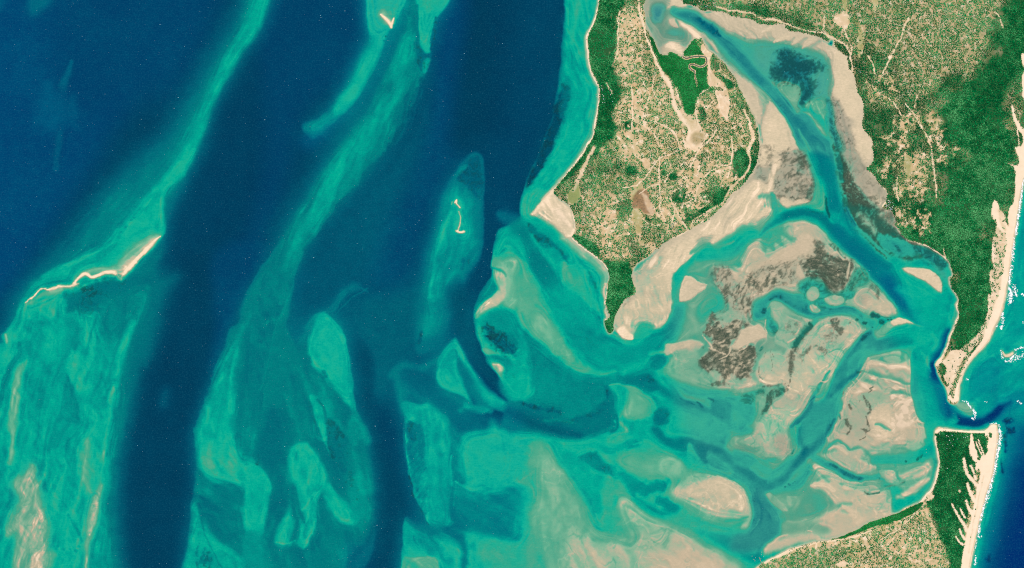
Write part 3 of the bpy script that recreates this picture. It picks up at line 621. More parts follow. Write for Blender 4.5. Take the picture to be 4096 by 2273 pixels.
    P(11, "40,20 150,-20 300,-20 250,80 240,180 260,260 220,300 300,400 240,440 220,500 170,470 110,330 60,200", 30, L=.87, K=.5)
    P(11, "110,15 180,10 250,20 245,90 280,120 250,200 270,250 370,262 430,300 460,350 470,410 420,440 380,420 330,400 260,395 200,440 170,380 150,300 170,220 110,200 120,100", 40, L=.78, K=.7)
    P(11, "120,80 180,50 235,80 200,150 190,215 130,210", 30, L=.44, B=.5)
    P(11, "230,300 320,270 400,300 420,345 350,360 250,330", 40, L=.58, B=.3, K=.5)
    P(11, "270,190 310,172 345,190 352,230 358,268 310,258 282,230", 6, L=.97)
    S(11, "345,195,7 350,220,8 362,250,5", L=.7, soft=.8)
    P(11, "372,213 420,225 480,268 530,308 575,345 605,395 640,440 660,485 600,440 560,385 520,362 480,330 440,280 392,250", 7, L=1., K=0)
    P(11, "245,430 280,405 330,412 380,430 405,470 408,530 380,525 330,480 290,480 250,465", 9, L=.985, K=0)
    S(11, "370,535,12 330,500,10 260,470,8", L=.93, K=.3, soft=1)
    DOTS(11, "380,448,4", V=.9, L=.93)
    P(11, "290,55 262,70 250,100 330,72 430,72 445,50 400,20 390,-60 310,-60", 12, L=.945, K=0)
    P(11, "270,110 400,90 520,110 600,150 700,240 800,310 900,350 1000,390 1100,400 1200,420 1300,430 1440,440 1440,800 1300,780 1210,800 1300,900 1440,1000 1440,1150 1300,980 1180,870 1080,770 980,660 880,560 760,420 650,310 560,260 430,200 350,180 280,150", 36, L=.66, K=.3)
    S(11, "330,110,34 420,145,44 520,190,50 620,250,52 720,330,52 820,420,52 900,510,52 980,590,52 1060,680,50 1140,765,48 1220,835,42 1300,900,40 1380,980,40 1440,1045,38", L=.4, B=.15, soft=.7)
    S(11, "560,190,22 640,240,26 720,310,20 770,350,10", L=.27, V=.15, soft=.8, rough=.8, rs=10)
    S(11, "960,560,26 1060,670,30 1150,770,28", L=.34, B=.2, soft=1)
    P(11, "600,300 650,400 720,500 800,520 880,640 1000,700 1060,780 1000,770 880,690 800,600 700,520 640,470 590,380", 14, L=.87, K=.35)
    P(11, "700,390 760,440 850,540 960,650 1080,770 1000,720 880,640 800,540", 16, L=.72, K=.3)
    P(11, "900,700 1000,760 1100,900 1150,1050 1145,1210 1100,1130 1000,1000 940,850", 24, L=.945)
    P(11, "1050,760 1150,850 1210,920 1200,1010 1170,1110 1150,1000 1110,880", 20, L=.82, K=.2)
    P(11, "1180,1210 1250,1080 1340,1060 1400,1150 1440,1300 1440,1500 1150,1500 1150,1300", 40, L=.96, K=0)
    S(11, "1155,1500,10 1170,1400,7 1155,1240,6 1170,1100,10 1200,960,8", L=.82, K=.5, soft=1)
    S(11, "1300,970,12 1340,1005,12", L=.3, V=.3, rough=.5)
    N(11, "600,130 800,110 1200,230 1440,250 1440,420 1200,400 900,330 750,250", 'L', .06, 58, 60, 12, 30, seed=9)
    S(11, "1160,310,10 1220,285,12 1260,265,8", L=.98, K=0, soft=.9)
    for q in ("1280,405,10 1340,375,14 1430,350,12", "60,280,0 0,300,0"):
        S(11, q, L=.97, K=0, soft=.9)
    # region 12
    P(12, "-80,400 150,430 350,450 480,480 560,520 600,640 620,760 610,900 585,940 470,940 440,965 380,1010 345,1060 300,1095 250,1010 180,900 120,810 50,740 -80,600", 40, L=.66, K=.45)
    P(12, "150,500 60,560 -60,440 -80,600 60,680 130,620", 24, L=.68, K=.5, rough=.5)
    for q, l in (("-10,300,10 60,270,12", .97), ("90,400,12 160,370,18 240,350,8", .965), ("260,420,12 310,390,16 350,375,8", .96), ("360,460,12 410,420,18 480,390,10", .965)):
        S(12, q, L=l, K=0, soft=1)
    for q in ("200,420,10 260,400,14 290,370,8", "300,440,12 360,400,14 400,370,8", "440,450,14 520,400,14"):
        S(12, q, L=.84, K=.5, soft=1)
    N(12, "500,400 640,430 700,600 660,800 600,560", 'L', .05, 78, 60, 10, 24, seed=11)
    P(12, "110,470 240,470 420,560 560,600 590,660 520,740 500,860 440,980 340,1020 320,860 220,810 110,780 40,700 60,600 110,550", 40, L=.55, V=.4, K=.35)
    P(12, "145,490 200,482 300,530 400,570 500,602 552,650 500,690 430,700 400,740 335,775 300,800 240,785 150,785 70,710 70,650 150,605 130,540", 40, L=.4, V=.74, K=.3, rough=.8, rs=8)
    P(12, "330,770 400,745 460,800 455,880 415,950 355,990 335,930 330,860", 34, L=.42, V=.75, K=.2, rough=.6, rs=9)
    P(12, "500,690 560,660 590,760 580,900 480,900 470,800", 30, L=.6, K=.5)
    P(12, "120,800,6 180,770,8 290,805,6 330,840,6 346,900,8 322,960,10 312,1010 342,1050 310,1092 280,1055 230,980 170,890 118,842,6", 12, L=.82, K=.15)
    P(12, "345,1060,6 370,1005,6 440,962,6 500,940,5 570,940,5 580,1000,6 590,1080,8 604,1200,10 622,1340,10 600,1320 550,1230 500,1160 440,1100 385,1062,8", 20, L=.62, K=0)
    P(12, "370,1010 440,965 500,943 568,945 575,1010 580,1120 540,1140 500,1080 440,1040", 24, L=.83)
    N(12, "350,1050 500,945 575,945 620,1340 500,1150", 'L', .16, 66, 90, 9, 20, seed=12)
    P(12, "650,930 720,980 775,1100 835,1240 870,1440 690,1440 640,1300 612,1150 590,1000 620,930", 26, L=.9, K=.75, V=.2)
    S(12, "605,940,18 620,1080,28 645,1220,34 680,1340,38 720,1440,40", L=.5, V=.5, K=.3, soft=.9)
    S(12, "600,560,14 625,680,18 640,800,18 620,900,14", L=.74, K=.5, soft=1)
    P(12, "650,450 720,520 790,560 830,680 860,800 905,900 930,1000 920,1200 980,1290 1015,1400 870,1420 840,1250 780,1100 700,950 655,830 670,650", 30, L=.945, K=0)
    N(12, "780,1100 830,1080 880,1300 880,1430 820,1400", 'K', 1.2, 20, 30, 6, 20, seed=13)
    N(12, "600,920 720,960 870,1430 700,1430", 'V', .5, 0, 5, 5, 20, seed=14)
    # main estuary channel, east arm
    P(12, "0,830 50,800 120,860 200,990 290,1090 350,1070 430,1120 520,1230 600,1340 640,1440 620,1640 420,1640 330,1440 270,1250 190,1110 90,960 0,880", 12, L=.5)
    S(12, "0,800,36 60,870,40 130,950,44 220,1070,50 300,1180,62 400,1310,76 500,1430,84", L=.4, B=.15, soft=.55)
    S(12, "320,1230,6 350,1290,9 400,1380,12 440,1440,14", L=.72, soft=1)
    S(12, "330,1085,5 350,1065,5", L=.7)
    for q in ("110,860,4 170,940,5 240,1040,6 285,1090,5", "100,960,4 180,1050,4"):
        S(12, q, L=.62, soft=1)
    P(14, "400,-20 440,120 500,250 545,335 572,430 565,560 470,575 330,555 200,600 130,650 140,570 250,540 400,510 450,480 480,350 445,200 400,100 370,-20", 18, L=.72)
    S(14, "460,-20,20 490,80,20 520,180,18 545,270,14", L=.5, soft=1)
    S(14, "560,-40,84 590,130,84 620,250,80 650,380,74 670,500,74 690,620,84 780,740,100 880,860,100 980,980,100 1080,1090,96 1180,1200,92 1280,1300,84 1420,1420,76", L=.46, B=.12, soft=.3)
    S(14, "530,40,40 580,180,44 620,300,40 640,420,40 660,540,44", L=.4, B=.2, soft=1)
    S(14, "500,-20,14 540,20,14 600,55,10", L=.6, soft=1)
    S(14, "700,760,70 800,900,70 900,1000,70 1000,1100,74 1100,1210,76 1220,1310,70 1360,1430,60", L=.36, B=.3, soft=.9)
    P(14, "600,600 680,600 760,700 840,800 820,850 720,760 640,680", 30, L=.55)
    S(14, "680,690,5 700,640,6 720,610,5", L=.62, soft=1)
    S(14, "560,0,0 560,1,0", L=.5)
    S(14, "0,800,44 80,725,42 180,640,42 300,600,40 420,603,40 520,640,44 620,710,48 720,800,52 800,880,52 900,980,50", L=.36, soft=.7)
    S(14, "130,650,14 110,600,20 95,560,16", L=.5, soft=1)
    # grey weedy dome between the arms
    P(14, "60,60 200,20 350,0 410,100 440,200 475,330 455,440 430,490 340,520 250,520 190,530 140,490 110,420 80,380 110,250 140,150 140,60", 20, L=.905, V=.34, K=.6)
    P(14, "320,40 370,60 402,120 345,180 312,232 300,150", 14, V=.75, L=.86)
    P(14, "430,350 470,340 460,440 430,480 390,480", 14, V=.55, L=.82)
    P(14, "140,480 200,450 260,500 340,460 400,470 430,495 360,520 250,545 200,560 160,530", 12, L=.93, V=.05, K=.1)
    N(14, "80,40 400,20 470,330 400,480 200,480 100,380", 'V', .5, -30, 22, 9, 30, seed=15)
    N(14, "200,230 420,200 450,400 300,480 200,420", 'L', .04, -60, 26, 8, 24, seed=16)
    P(14, "-60,-40 70,-40 60,80 20,160 -60,140", 20, L=.96, K=0)
    S(14, "65,410,14 75,480,18 95,560,16", L=.62, K=.3, soft=1.1)
    # weed streaks at the fork
    S(14, "567,440,8 580,520,14 598,600,15 606,640,8", V=.75, L=.4, soft=.6)
    for i in range(9):
        x_ = 380 + i * 20
        S(14, f"{x_},{560+i*3},3 {x_+14},{590+i*3},4", V=.4, L=.42, soft=.9)
    S(14, "600,640,10 650,690,14", L=.62, soft=1)
    # dark weed bed on the east bank
    P(14, "640,-40 720,30 800,150 870,320 930,420 1040,520 1110,570 1230,650 1225,730 1290,800 1400,870 1440,900 1440,960 1300,900 1120,810 1050,840 1140,990 1180,1070 1100,1000 960,850 850,710 780,600 740,450 710,300 680,150", 24, L=.83, V=.95, K=.2)
    P(14, "820,600 900,560 1050,640 1200,740 1290,820 1120,820 1050,830 950,780 860,700", 40, L=.62, V=.8)
    S(14, "690,40,20 715,180,20 735,300,16", L=.5, V=.6, soft=1)
    P(14, "720,30 860,-20 960,90 985,200 1045,285 1130,360 1155,420 1120,530 1090,560 1000,480 900,380 830,200", 40, L=.905, K=.65, V=.16)
    P(14, "860,-40 1010,-40 1005,70 960,125 900,60", 24, L=.945, K=0)
    N(14, "700,50 830,180 900,380 1090,560 1220,680 1180,700 900,620 780,500", 'V', .35, 0, 6, 6, 30, seed=17)
    S(14, "690,190,8 720,330,11 755,460,13 800,580,14 880,680,20 960,760,24", L=.7, V=.25, K=.4, soft=1.1, rough=.6)
    S(14, "760,440,10 790,540,10 870,680,9 1000,850,9 1100,960,9 1190,1060,7", L=.62, soft=1, V=0)
    S(14, "740,500,8 770,600,12 830,700,12 870,740,7", L=.3, soft=.9)
    P(14, "1070,800 1200,830 1330,870 1440,960 1440,1010 1330,1005 1200,975 1130,890", 20, L=.58, V=.06, rough=.4)
    P(25, "1020,-20 1100,40 1300,60 1390,150 1420,230 1490,290 1620,330 1740,400 1772,460 1700,480 1600,420 1500,440 1400,400 1340,400 1240,320 1120,200 1060,110", 30, L=.74, V=.82, K=.2)
    P(25, "1440,270 1520,310 1640,345 1740,410 1765,470 1720,490 1640,430 1560,380 1480,330", 18, L=.42, V=.6)
    P(25, "1400,60 1420,220 1300,90 1200,-20 1300,-20", 30, L=.88, V=.5, K=.3)
    P(25, "1265,255 1330,250 1440,290 1520,350 1560,400 1500,410 1420,395 1330,360", 18, L=.57, V=.05, rough=.5)
    P(25, "1395,325 1420,330 1440,365 1415,360", 5, L=.42, V=.5)
    S(25, "1060,90,9 1120,190,9 1200,270,9 1290,350,9 1350,420,7", L=.62, V=0, soft=1)
    S(25, "1050,60,8 1070,120,9 1110,180,7", L=.3, V=.1, soft=1)
    S(25, "1140,110,20 1220,180,26 1250,230,16", L=.84, V=.4, K=.3, soft=1.1)
    S(25, "1600,430,14 1680,520,18 1740,600,16 1780,680,12 1800,740,8", L=.48, V=.15, soft=1)
    S(25, "1690,480,10 1720,500,14 1760,560,10", L=.7, K=.4, V=.3, soft=1)
    P(14, "1245,905 1275,920 1310,965 1280,970", 6, L=.45, V=.5)
    S(14, "1110,620,30 1190,690,30 1225,720,14", L=.86, V=.45, K=.3, soft=1.1)
    # south-west flats around the swirl
    P(14, "-40,820 100,740 220,690 350,670 430,690 500,740 570,790 620,850 700,930 830,1040 940,1120 1010,1230 1170,1440 1170,1600 -200,1600 -200,1000", 20, L=.9, K=.25)
    P(14, "-40,830 60,760 160,720 200,800 280,850 230,900 180,940 120,960 0,1000", 24, L=.7, K=.1)
    for q in ("160,820 220,850 260,900 200,920 160,880", "100,890 160,930 190,980 130,990 90,940", "10,950 70,960 110,1030 50,1060 0,1020", "240,720 330,730 350,800 300,840 250,800"):
        P(14, q, 12, L=.86, K=.15)
    P(14, "120,960 300,860 400,800 470,860 460,940 380,1000 260,1050 140,1110 0,1150 -100,1120 0,1050", 24, L=.925, Q=.35)
    P(14, "430,720 480,720 540,760 590,810 602,850 570,890 525,860 480,800", 8, L=.86)
    P(14, "460,880 520,888 560,960 640,1012 700,1000 780,1035 842,1090 820,1180 780,1280 700,1350 560,1390 540,1320 480,1270 400,1230 370,1170 340,1090 420,1020 500,1000", 34, L=.89, V=.84, K=.3, rough=.5)
    N(14, "350,1080 500,950 780,1050 800,1200 700,1350 560,1380 400,1230", 'V', .4, 20, 24, 6, 20, seed=18)
    P(14, "600,900 660,900 760,1010 740,1030 650,960", 10, L=.8, V=.6, rough=.8)
    S(14, "640,1000,8 690,980,8 740,1035,8", L=.93, V=0, Q=.2, rough=.5)
    P(14, "790,1085 805,1075 800,1150 775,1230 770,1180", 5, L=.92, V=0)
    P(14, "820,1180 900,1120 950,1140 1010,1240 960,1290 880,1320 800,1380 700,1390 780,1290", 22, L=.72, V=.5, K=.2)
    S(14, "840,1060,12 860,1100,12 900,1110,10", L=.88, V=.1)
    P(14, "0,1100 120,1100 250,1040 370,1030 420,1010 340,1090 370,1180 400,1240 300,1290 220,1260 100,1200 0,1260 -100,1200", 20, L=.9, V=.35, K=.4)
    P(14, "310,1090 330,1080 350,1150 370,1200 350,1270 300,1250 290,1180", 8, L=.93, V=0)
    N(14, "-60,1080 420,1000 380,1240 100,1290 -60,1260", 'V', .5, -50, 26, 8, 30, seed=19)
    P(14, "220,1260 300,1190 370,1200 400,1260 360,1300 240,1300", 12, L=.93, V=.05)
    # region 15: weed plateau
    P(15, "200,620 350,560 400,440 320,330 480,230 560,260 580,360 520,470 460,560 360,640", 40, L=.72)
    P(15, "300,360 420,230 520,180 560,260 500,330 440,380 380,460", 34, L=.66, K=.1)
    P(15, "530,10 640,60 800,140 1000,120 1180,40 1250,0 1260,80 1060,110 960,170 880,210 840,290 820,400 700,380 620,330 580,260 540,180 470,60", 20, L=.9, V=.42, K=.4)
    N(15, "520,0 1200,0 1000,130 850,280 830,450 600,350 540,150", 'V', .55, -65, 22, 9, 30, seed=20)
    P(15, "580,340 700,340 820,400 830,470 760,500 640,430 560,480 500,450 470,380", 24, L=.87, V=.2, K=.3)
    P(15, "400,460 450,360 500,450 560,490 650,430 700,430 785,465 770,500 720,500 700,580 640,640 620,700 700,700 780,670 850,700 872,780 862,850 820,950 760,1005 700,985 640,960 560,992 500,930 420,915 340,885 340,820 400,740 430,680 440,620 370,560", 24, L=.91, V=.72, K=.3, rough=.5)
    P(15, "340,820 440,760 560,800 560,880 500,920 400,905 340,885", 20, V=.72, L=.9)
    N(15, "400,460 780,460 870,780 760,1000 500,930 350,870", 'V', .45, -20, 20, 8, 30, seed=22)
    P(15, "622,690 680,620 715,530 760,505 830,475 900,460 960,520 975,600 920,680 880,740 850,660 790,660 700,702 640,700", 14, L=.945, V=0, Q=.2)
    S(15, "625,690,8 600,760,5 510,810,4", L=.93, V=0, soft=.9)
    for q in ("360,580,8 420,650,9 450,700,8", "410,690,5 520,740,8 570,760,6", "700,720,5 760,700,7 800,640,6"):
        S(15, q, L=.935, V=0, soft=1, rough=.5)
    P(15, "0,655,8 100,640,8 250,622,14 350,642 370,670 250,685 150,695 60,745,10 0,765,10", 12, L=.92)
    P(15, "70,760 250,690 330,690 340,820 345,890 430,920 520,950 560,1000 700,1050 640,1090 420,1110 200,1050 20,960 30,850", 36, L=.83)
    P(15, "420,920 480,910 560,990 640,960 740,1010 800,960 860,1010 900,1040 700,1080 560,1090 440,1040", 20, L=.87)
    P(15, "420,1040 470,1010 560,1000 620,1060 500,1060", 8, V=.6, L=.84, rough=.6, rs=9)
    S(15, "0,1010,40 200,1090,40 420,1130,30 640,1150,20", L=.6, soft=1.2)
    S(15, "640,1080,14 680,1160,16", L=.76, soft=1)
    P(15, "900,830 930,750 1000,730 1100,740 1160,800 1177,900 1180,1000 1080,1060 950,1060 880,980 870,900", 16, L=.87, K=.1)
    P(15, "860,640 960,620 1060,580 1180,690 1160,790 1100,740 1000,725 920,760 880,780", 24, L=.8, K=.45)
    for q in ("1000,740,3 1030,830,3 1020,910,3", "960,740,3 950,800,3", "900,880,4 905,960,3 930,1000,3", "1000,720,3 1040,790,3"):
        S(15, q, V=.6, soft=.9)
    S(15, "905,720,10 920,700,12", V=.6, L=.6)
    P(15, "850,250 950,205 1060,150 1180,180 1290,200 1345,250 1440,290 1440,395 1340,350 1250,312 1130,270 1050,250 1000,262 962,330 975,380 930,410 850,420 830,330", 24, L=.52)
    S(15, "1000,232,12 1060,215,14 1120,222,12", V=.55, L=.36, soft=.8, rough=.5)
    S(15, "1140,260,10 1200,285,14 1270,300,16 1345,312,18", V=.45, L=.34, soft=.8, rough=.6)
    P(15, "925,310 970,310 970,350 940,370 920,350", 8, V=.6, L=.36, rough=.5)
    P(15, "962,380,8 1000,300,8 1020,400 1070,500 1050,565 990,545 975,460", 16, L=.6, V=.06)
    P(15, "1000,500 1060,490 1072,550 1030,560", 8, L=.45, V=.5, rough=.7)
    P(15, "1002,258 1060,250 1140,275 1300,350 1380,410 1370,450 1290,560 1220,620 1180,700 1060,660 1050,570 1080,520 1060,450 1010,380", 10, L=.865, K=.2)
    P(15, "1160,430 1280,400 1290,480 1230,560 1170,540", 16, V=.28, K=.4, rough=.9)
    S(15, "1215,555,4 1250,545,5 1280,520,4", L=.95, soft=.8)
    S(15, "1170,640,4 1200,625,5 1230,600,4", L=.95, soft=.8)
    S(15, "1390,480,30 1320,570,36 1250,650,36 1215,740,36 1205,850,30 1195,960,16 1188,1030,7", V=.35, L=.62, soft=.9)
    S(15, "1390,490,18 1320,570,24 1250,640,24 1215,730,24 1207,850,24 1197,960,12 1190,1030,6", V=.72, L=.5, soft=.5, rough=.5, rs=10)
    P(15, "0,1120 80,1170 220,1230 350,1265 480,1330 600,1390 700,1440 400,1560 60,1440 40,1260 -60,1180", 24, L=.61)
    S(15, "-20,1125,40 80,1170,36 200,1220,32 350,1262,30 480,1320,30 620,1390,36", L=.45, soft=1)
    for q in ("200,1200,6 260,1230,8 290,1240,5", "310,1210,6 360,1250,8", "340,1250,6 370,1260,5"):
        S(15, q, L=.33, V=.4, soft=.7, rough=.6)
    P(15, "440,1200 560,1180 700,1165 850,1110 855,1200 765,1280 680,1325 690,1400 600,1415 500,1380 450,1300", 16, L=.46)
    P(15, "690,1175 820,1120 920,1090 950,1130 860,1160 850,1210 740,1230", 14, V=.42, L=.62, rough=.5)
    P(15, "960,1235 990,1120 1050,1095 1120,1080 1170,1050 1160,1110 1050,1180 1010,1250 940,1335 910,1325", 10, V=.65, L=.72, rough=.6)
    S(15, "410,1170,8 450,1190,10 460,1210,8", V=.4, L=.4)
    P(15, "690,1310 800,1230 860,1200 880,1280 830,1420 700,1420", 14, L=.6)
    P(15, "880,1150 960,1130 960,1230 900,1320 870,1280", 20, L=.8, K=.2)
    S(15, "930,1070,8 1000,1060,10 1080,1060,9 1160,1040,8", V=.45, rough=.8, rs=10)
    P(15, "1010,1260 1180,1130 1200,1000 1240,800 1330,760 1440,700 1440,1120 1350,1260 1260,1340 1160,1430 900,1440 850,1400 940,1340", 20, L=.855, K=.2)
def paint_east():
    # region 16
    P(16, "-60,640 60,560 150,460 60,350 -60,330", 24, L=.86, K=.3)
    S(16, "-20,250,44 100,320,46 200,368,40 300,375,34 400,350,40 520,340,40 640,372,44 720,425,44 790,480,40", L=.5, soft=.7)
    S(16, "0,270,16 100,325,18 200,360,16 300,360,12", L=.38, V=.15, soft=1)
    S(16, "290,320,14 420,315,12 530,310,14 600,340,16 680,390,16", L=.36, V=.2, soft=1, rough=.4)
    S(16, "250,430,24 200,500,20 140,580,12", L=.55, soft=1)
    P(16, "100,60 300,60 400,180 640,160 600,230 540,240 500,290 300,320 180,290 100,200", 30, L=.6, V=.35, K=.2)
    for q in ("150,180 180,120 240,108 280,150 282,210 222,252 170,232", "330,230 400,190 480,200 522,232 500,282 430,292 360,280", "183,300 210,278 260,300 297,342 258,362 200,340"):
        P(16, q, 6, L=.875, V=0, K=.15)
    P(16, "530,268,5 550,236,5 600,230,5 640,160,5 700,125,5 765,130,5 802,180,5 840,240,8 875,160 905,170,8 1030,330,8 900,338,6 700,362,6 600,310,6", 8, L=.875, V=0, K=.15)
    P(16, "640,190 720,160 770,220 720,300 650,280", 36, K=.5, Q=.2, L=.9)
    P(16, "730,150 780,80 840,130 852,200 836,236 800,175 770,135", 10, V=.45, K=.4, L=.84)
    S(16, "740,-20,8 790,60,10 860,120,10 930,200,9 1020,320,8", L=.8, soft=1)
    DOTS(16, "800,385,26 840,400,22 880,452,24 716,460,20 640,432,14 935,425,10 960,420,8 790,500,8", V=.8, L=.45)
    S(16, "850,400,5 920,408,4 1000,400,3", V=.6, L=.5)
    S(16, "1005,265,3 1020,285,4", V=.6, L=.4)
    # turquoise east of the channel
    P(16, "930,-60 980,60 1080,150 1180,250 1260,380 1350,480 1440,540 1500,300 1500,-60", 20, L=.59, B=0)
    S(16, "870,-20,90 980,110,80 1060,220,74 1120,330,66 1200,420,50 1300,490,30", L=.42, B=.3, soft=.7)
    S(16, "930,60,60 1010,170,56 1080,280,44", L=.27, B=.7, soft=1.1)
    S(16, "1040,110,10 1130,170,14 1180,230,14", L=.62, soft=1)
    P(16, "1150,185 1240,235 1350,290 1340,320 1260,290 1190,240", 14, L=.77)
    S(16, "1200,300,40 1300,400,40 1380,480,30", L=.52, soft=1.1)
    N(16, "1000,200 1430,200 1430,560 1150,430", 'L', .06, 70, 30, 8, 30, seed=23)
    P(16, "1060,-60 1230,40 1330,90 1440,170 1440,60 1330,-60", 10, L=.935, Q=.25)
    # crest bank between the two arms
    P(16, "880,480 960,430,6 1040,405,6 1130,430,6 1200,470,6 1290,480 1340,520 1390,575 1440,565 1440,610 1370,585 1300,510 1220,492 1100,475 1000,495 940,545 880,610,6 800,652,6 772,632,6 800,580 850,520", 8, L=.82)
    P(16, "950,440 1040,408 1120,430 1190,468 1080,465 980,490", 8, L=.935)
    # flat F1
    P(16, "330,420 450,400 600,430 720,520,6 760,555,5 640,625,5 520,735,5 440,870 370,950,8 280,1050,8 220,1150,8 160,1250,8 80,1360,10 -40,1420 -60,760 60,680 150,560 250,460", 14, L=.872, K=.15)
    P(16, "140,740 300,720 360,800 370,920 300,960 200,960 100,1100 20,1100 40,900", 30, L=.885, K=0)
    P(16, "500,580 620,440 720,540 620,620 540,680", 24, L=.89)
    S(16, "495,710,5 550,665,8 610,620,6", L=.965, soft=.8)
    P(16, "382,760,5 440,715,4 500,728,4 505,770,4 460,880,4 420,960,4 380,1080,4 288,1238,4 340,1050,6 385,880,6", 6, L=.895, K=0)
    S(16, "370,740,4 440,708,5 500,720,4 517,750,4", L=.72, V=.1, soft=.9)
    S(16, "440,880,5 390,980,10 360,1080,8 290,1225,6", L=.93, soft=1)
    P(16, "395,430 440,410 482,440 480,500 530,500 490,570 440,545 400,480", 8, V=.7, rough=.5, K=.3)
    P(16, "310,560 400,520 460,600 400,665 320,640", 20, V=.38, rough=.8, K=.3)
    P(16, "140,720 200,680 300,680 362,720 330,765 250,712 150,752", 12, V=.5, rough=.5, K=.3)
    P(16, "90,760 130,740 130,850 90,850", 12, V=.35, rough=.9)
    DOTS(16, "568,455,9 520,470,6", V=.6)
    for q in ("90,1185,5 130,1188,6 160,1185,4", "0,1340,6 50,1355,8 80,1330,6"):
        S(16, q, L=.94, soft=.8)
    # left-over weedy lane and its dots
    P(16, "180,440 205,460 215,490 175,470", 5, V=.8, L=.55)
    # channel arm going south-west
    P(16, "560,780 620,690 700,610 770,550 830,640 760,760 700,850 600,960 520,1060 480,1130 520,1200 440,1320 380,1440 60,1440 150,1290 290,1240 380,1080 450,900", 14, L=.52)
    S(16, "775,545,20 700,605,28 630,680,32 560,770,34 500,890,36 450,1000,40 400,1110,44 330,1210,40", L=.46, soft=.9)
    S(16, "765,560,14 720,590,22 690,620,18", V=.5, L=.36, rough=.3)
    P(16, "540,905,8 555,800,10 640,725 740,690 800,640 745,760 690,860,8 590,965,6 542,970,6", 14, L=.62)
    S(16, "755,815,16 690,890,22 610,960,22 540,1000,28 470,1085,32 410,1160,34", L=.36, soft=.7)
    S(16, "650,930,12 690,930,8", V=.5, L=.36)
    S(16, "375,925,6 310,1000,10 260,1090,15 200,1200,17 150,1290,19 90,1365,20 20,1440,20", L=.38, soft=.8, V=.1)
    P(16, "120,1440 180,1310 300,1250 400,1160 500,1100 520,1190 480,1290 400,1400 380,1440", 14, L=.57)
    # turquoise gap
    P(16, "740,760 800,650 900,600 1000,500 1100,480 1220,495 1300,525 1375,595 1360,640 1290,650 1200,665 1100,680 950,720 850,760 770,775", 20, L=.6)
    S(16, "770,700,34 860,660,36 980,640,34 1120,630,26", L=.44, soft=1)
    N(16, "760,700 900,650 1120,620 1120,680 850,760", 'L', .07, 60, 24, 8, 20, seed=24)
    S(16, "1280,560,20 1330,620,34 1370,700,30", L=.46, soft=1)
    # sand bank
    P(16, "682,900,6 730,800,8 760,790,6 850,770 900,790 960,720,8 1050,715,8 1150,740,10 1200,680,14 1180,780,8 1155,950,6 1150,1100,6 1172,1250,6 1220,1320,8 1300,1370,10 1440,1400,10 1440,1600 380,1600 420,1430,14 490,1300,10 520,1190,8 565,1080,8 640,990,8", 10, L=.94, Q=.3)
    P(16, "760,720 850,770 920,760 960,700 1060,690 1200,660 1180,780 1080,830 960,840 840,820 760,800", 16, L=.7, Q=0)
    P(16, "760,785,5 860,760 950,745 1000,715,5 1060,720,6 1060,790 1000,805 900,790 850,810 790,815", 10, L=.85, Q=0)
    P(16, "890,800 910,780 990,790 1060,800 1040,830 940,830", 8, L=.86, Q=0)
    P(16, "870,800 890,790 910,815 1000,845 960,845 900,830", 8, L=.66, Q=0)
    for q, l in (("690,915,8 770,935,18 860,960,22 960,975,22 1040,1000,16 1100,1030,12 1150,1040,8", .72), ("930,1150,8 1000,1115,12 1080,1125,13 1140,1140,8", .78), ("835,985,5 845,1050,7 880,1090,7", .86),
                 ("1110,770,14 1130,860,10", .82), ("860,830,6 960,840,8 1040,835,8", .86), ("700,940,6 640,1000,6 600,1060,6", .8), ("720,1000,8 800,960,8", .88)):
        S(16, q, L=l, Q=0, soft=1)
    for q in ("690,905,4 740,925,5", "870,985,5 950,1000,8 1050,1030,8", "1080,960,16 1120,1000,14", "740,850,10 860,860,12 980,870,14 1100,880,14", "1000,1060,16 1100,1080,14", "1020,1160,12 1100,1160,10", "850,1190,10 900,1260,10", "1000,1300,14 1060,1260,10 1140,1190,8", "1060,1370,8 1160,1350,10 1170,1390,8"):
        S(16, q, L=.985, soft=1.2, a=.9)
    N(16, "620,1000 900,830 1150,900 1150,1250 1430,1430 450,1430 520,1200", 'L', .12, 25, 60, 18, 40, seed=25)
    N(16, "800,1150 1150,1150 1250,1350 900,1430 800,1250", 'L', .12, -30, 50, 14, 30, seed=26)
    for q in ("600,1010,4 620,1030,5", "640,985,4 660,1010,5", "560,1075,4 590,1105,5", "540,1130,4 560,1145,5", "530,1200,5 600,1235,6", "540,1300,5 600,1330,6"):
        S(16, q, L=.975, soft=.9)
    for q in ("800,1070,6 760,1085,7 780,1100,5", "770,1105,5 735,1125,5", "700,1150,10 715,1190,11 735,1210,12 750,1260,14 760,1300,14 740,1330,10", "660,1200,7 655,1225,6", "570,1240,10 590,1290,8", "545,1390,14 550,1420,16 590,1440,8", "715,1350,4 735,1400,5 735,1440,4", "465,1330,5 470,1370,5", "410,1390,8 400,1430,6", "520,1120,6 510,1150,5"):
        S(16, q, V=.72, L=.9, soft=.5, rough=.6, rs=9)
    # ---- region 17 (south flats and channels)
    P(17, "-40,330 100,330 150,240 250,120 330,-20 640,-60 700,10 620,130 540,200 490,262,8 440,300 480,420 500,490,8 420,572,8 300,556 180,562 100,500 -40,480", 18, L=.862, K=.3)
    P(17, "200,200 300,110 420,80 520,60 550,140 460,240 420,310 250,400 190,300", 24, L=.86, K=0)
    P(17, "330,350 420,330 490,420 500,490 440,540 360,480", 24, L=.89, K=.6, Q=.1)
    for q in ("470,150,5 520,155,7 550,130,5", "480,120,5 540,100,8 555,65,5"):
        S(17, q, L=.93, soft=.9)
    S(17, "400,575,5 440,545,8 490,505,6", L=.92, soft=.9)
    P(17, "-60,480 100,500 180,560 340,560 260,590 150,600 100,650 -60,640", 20, L=.56)
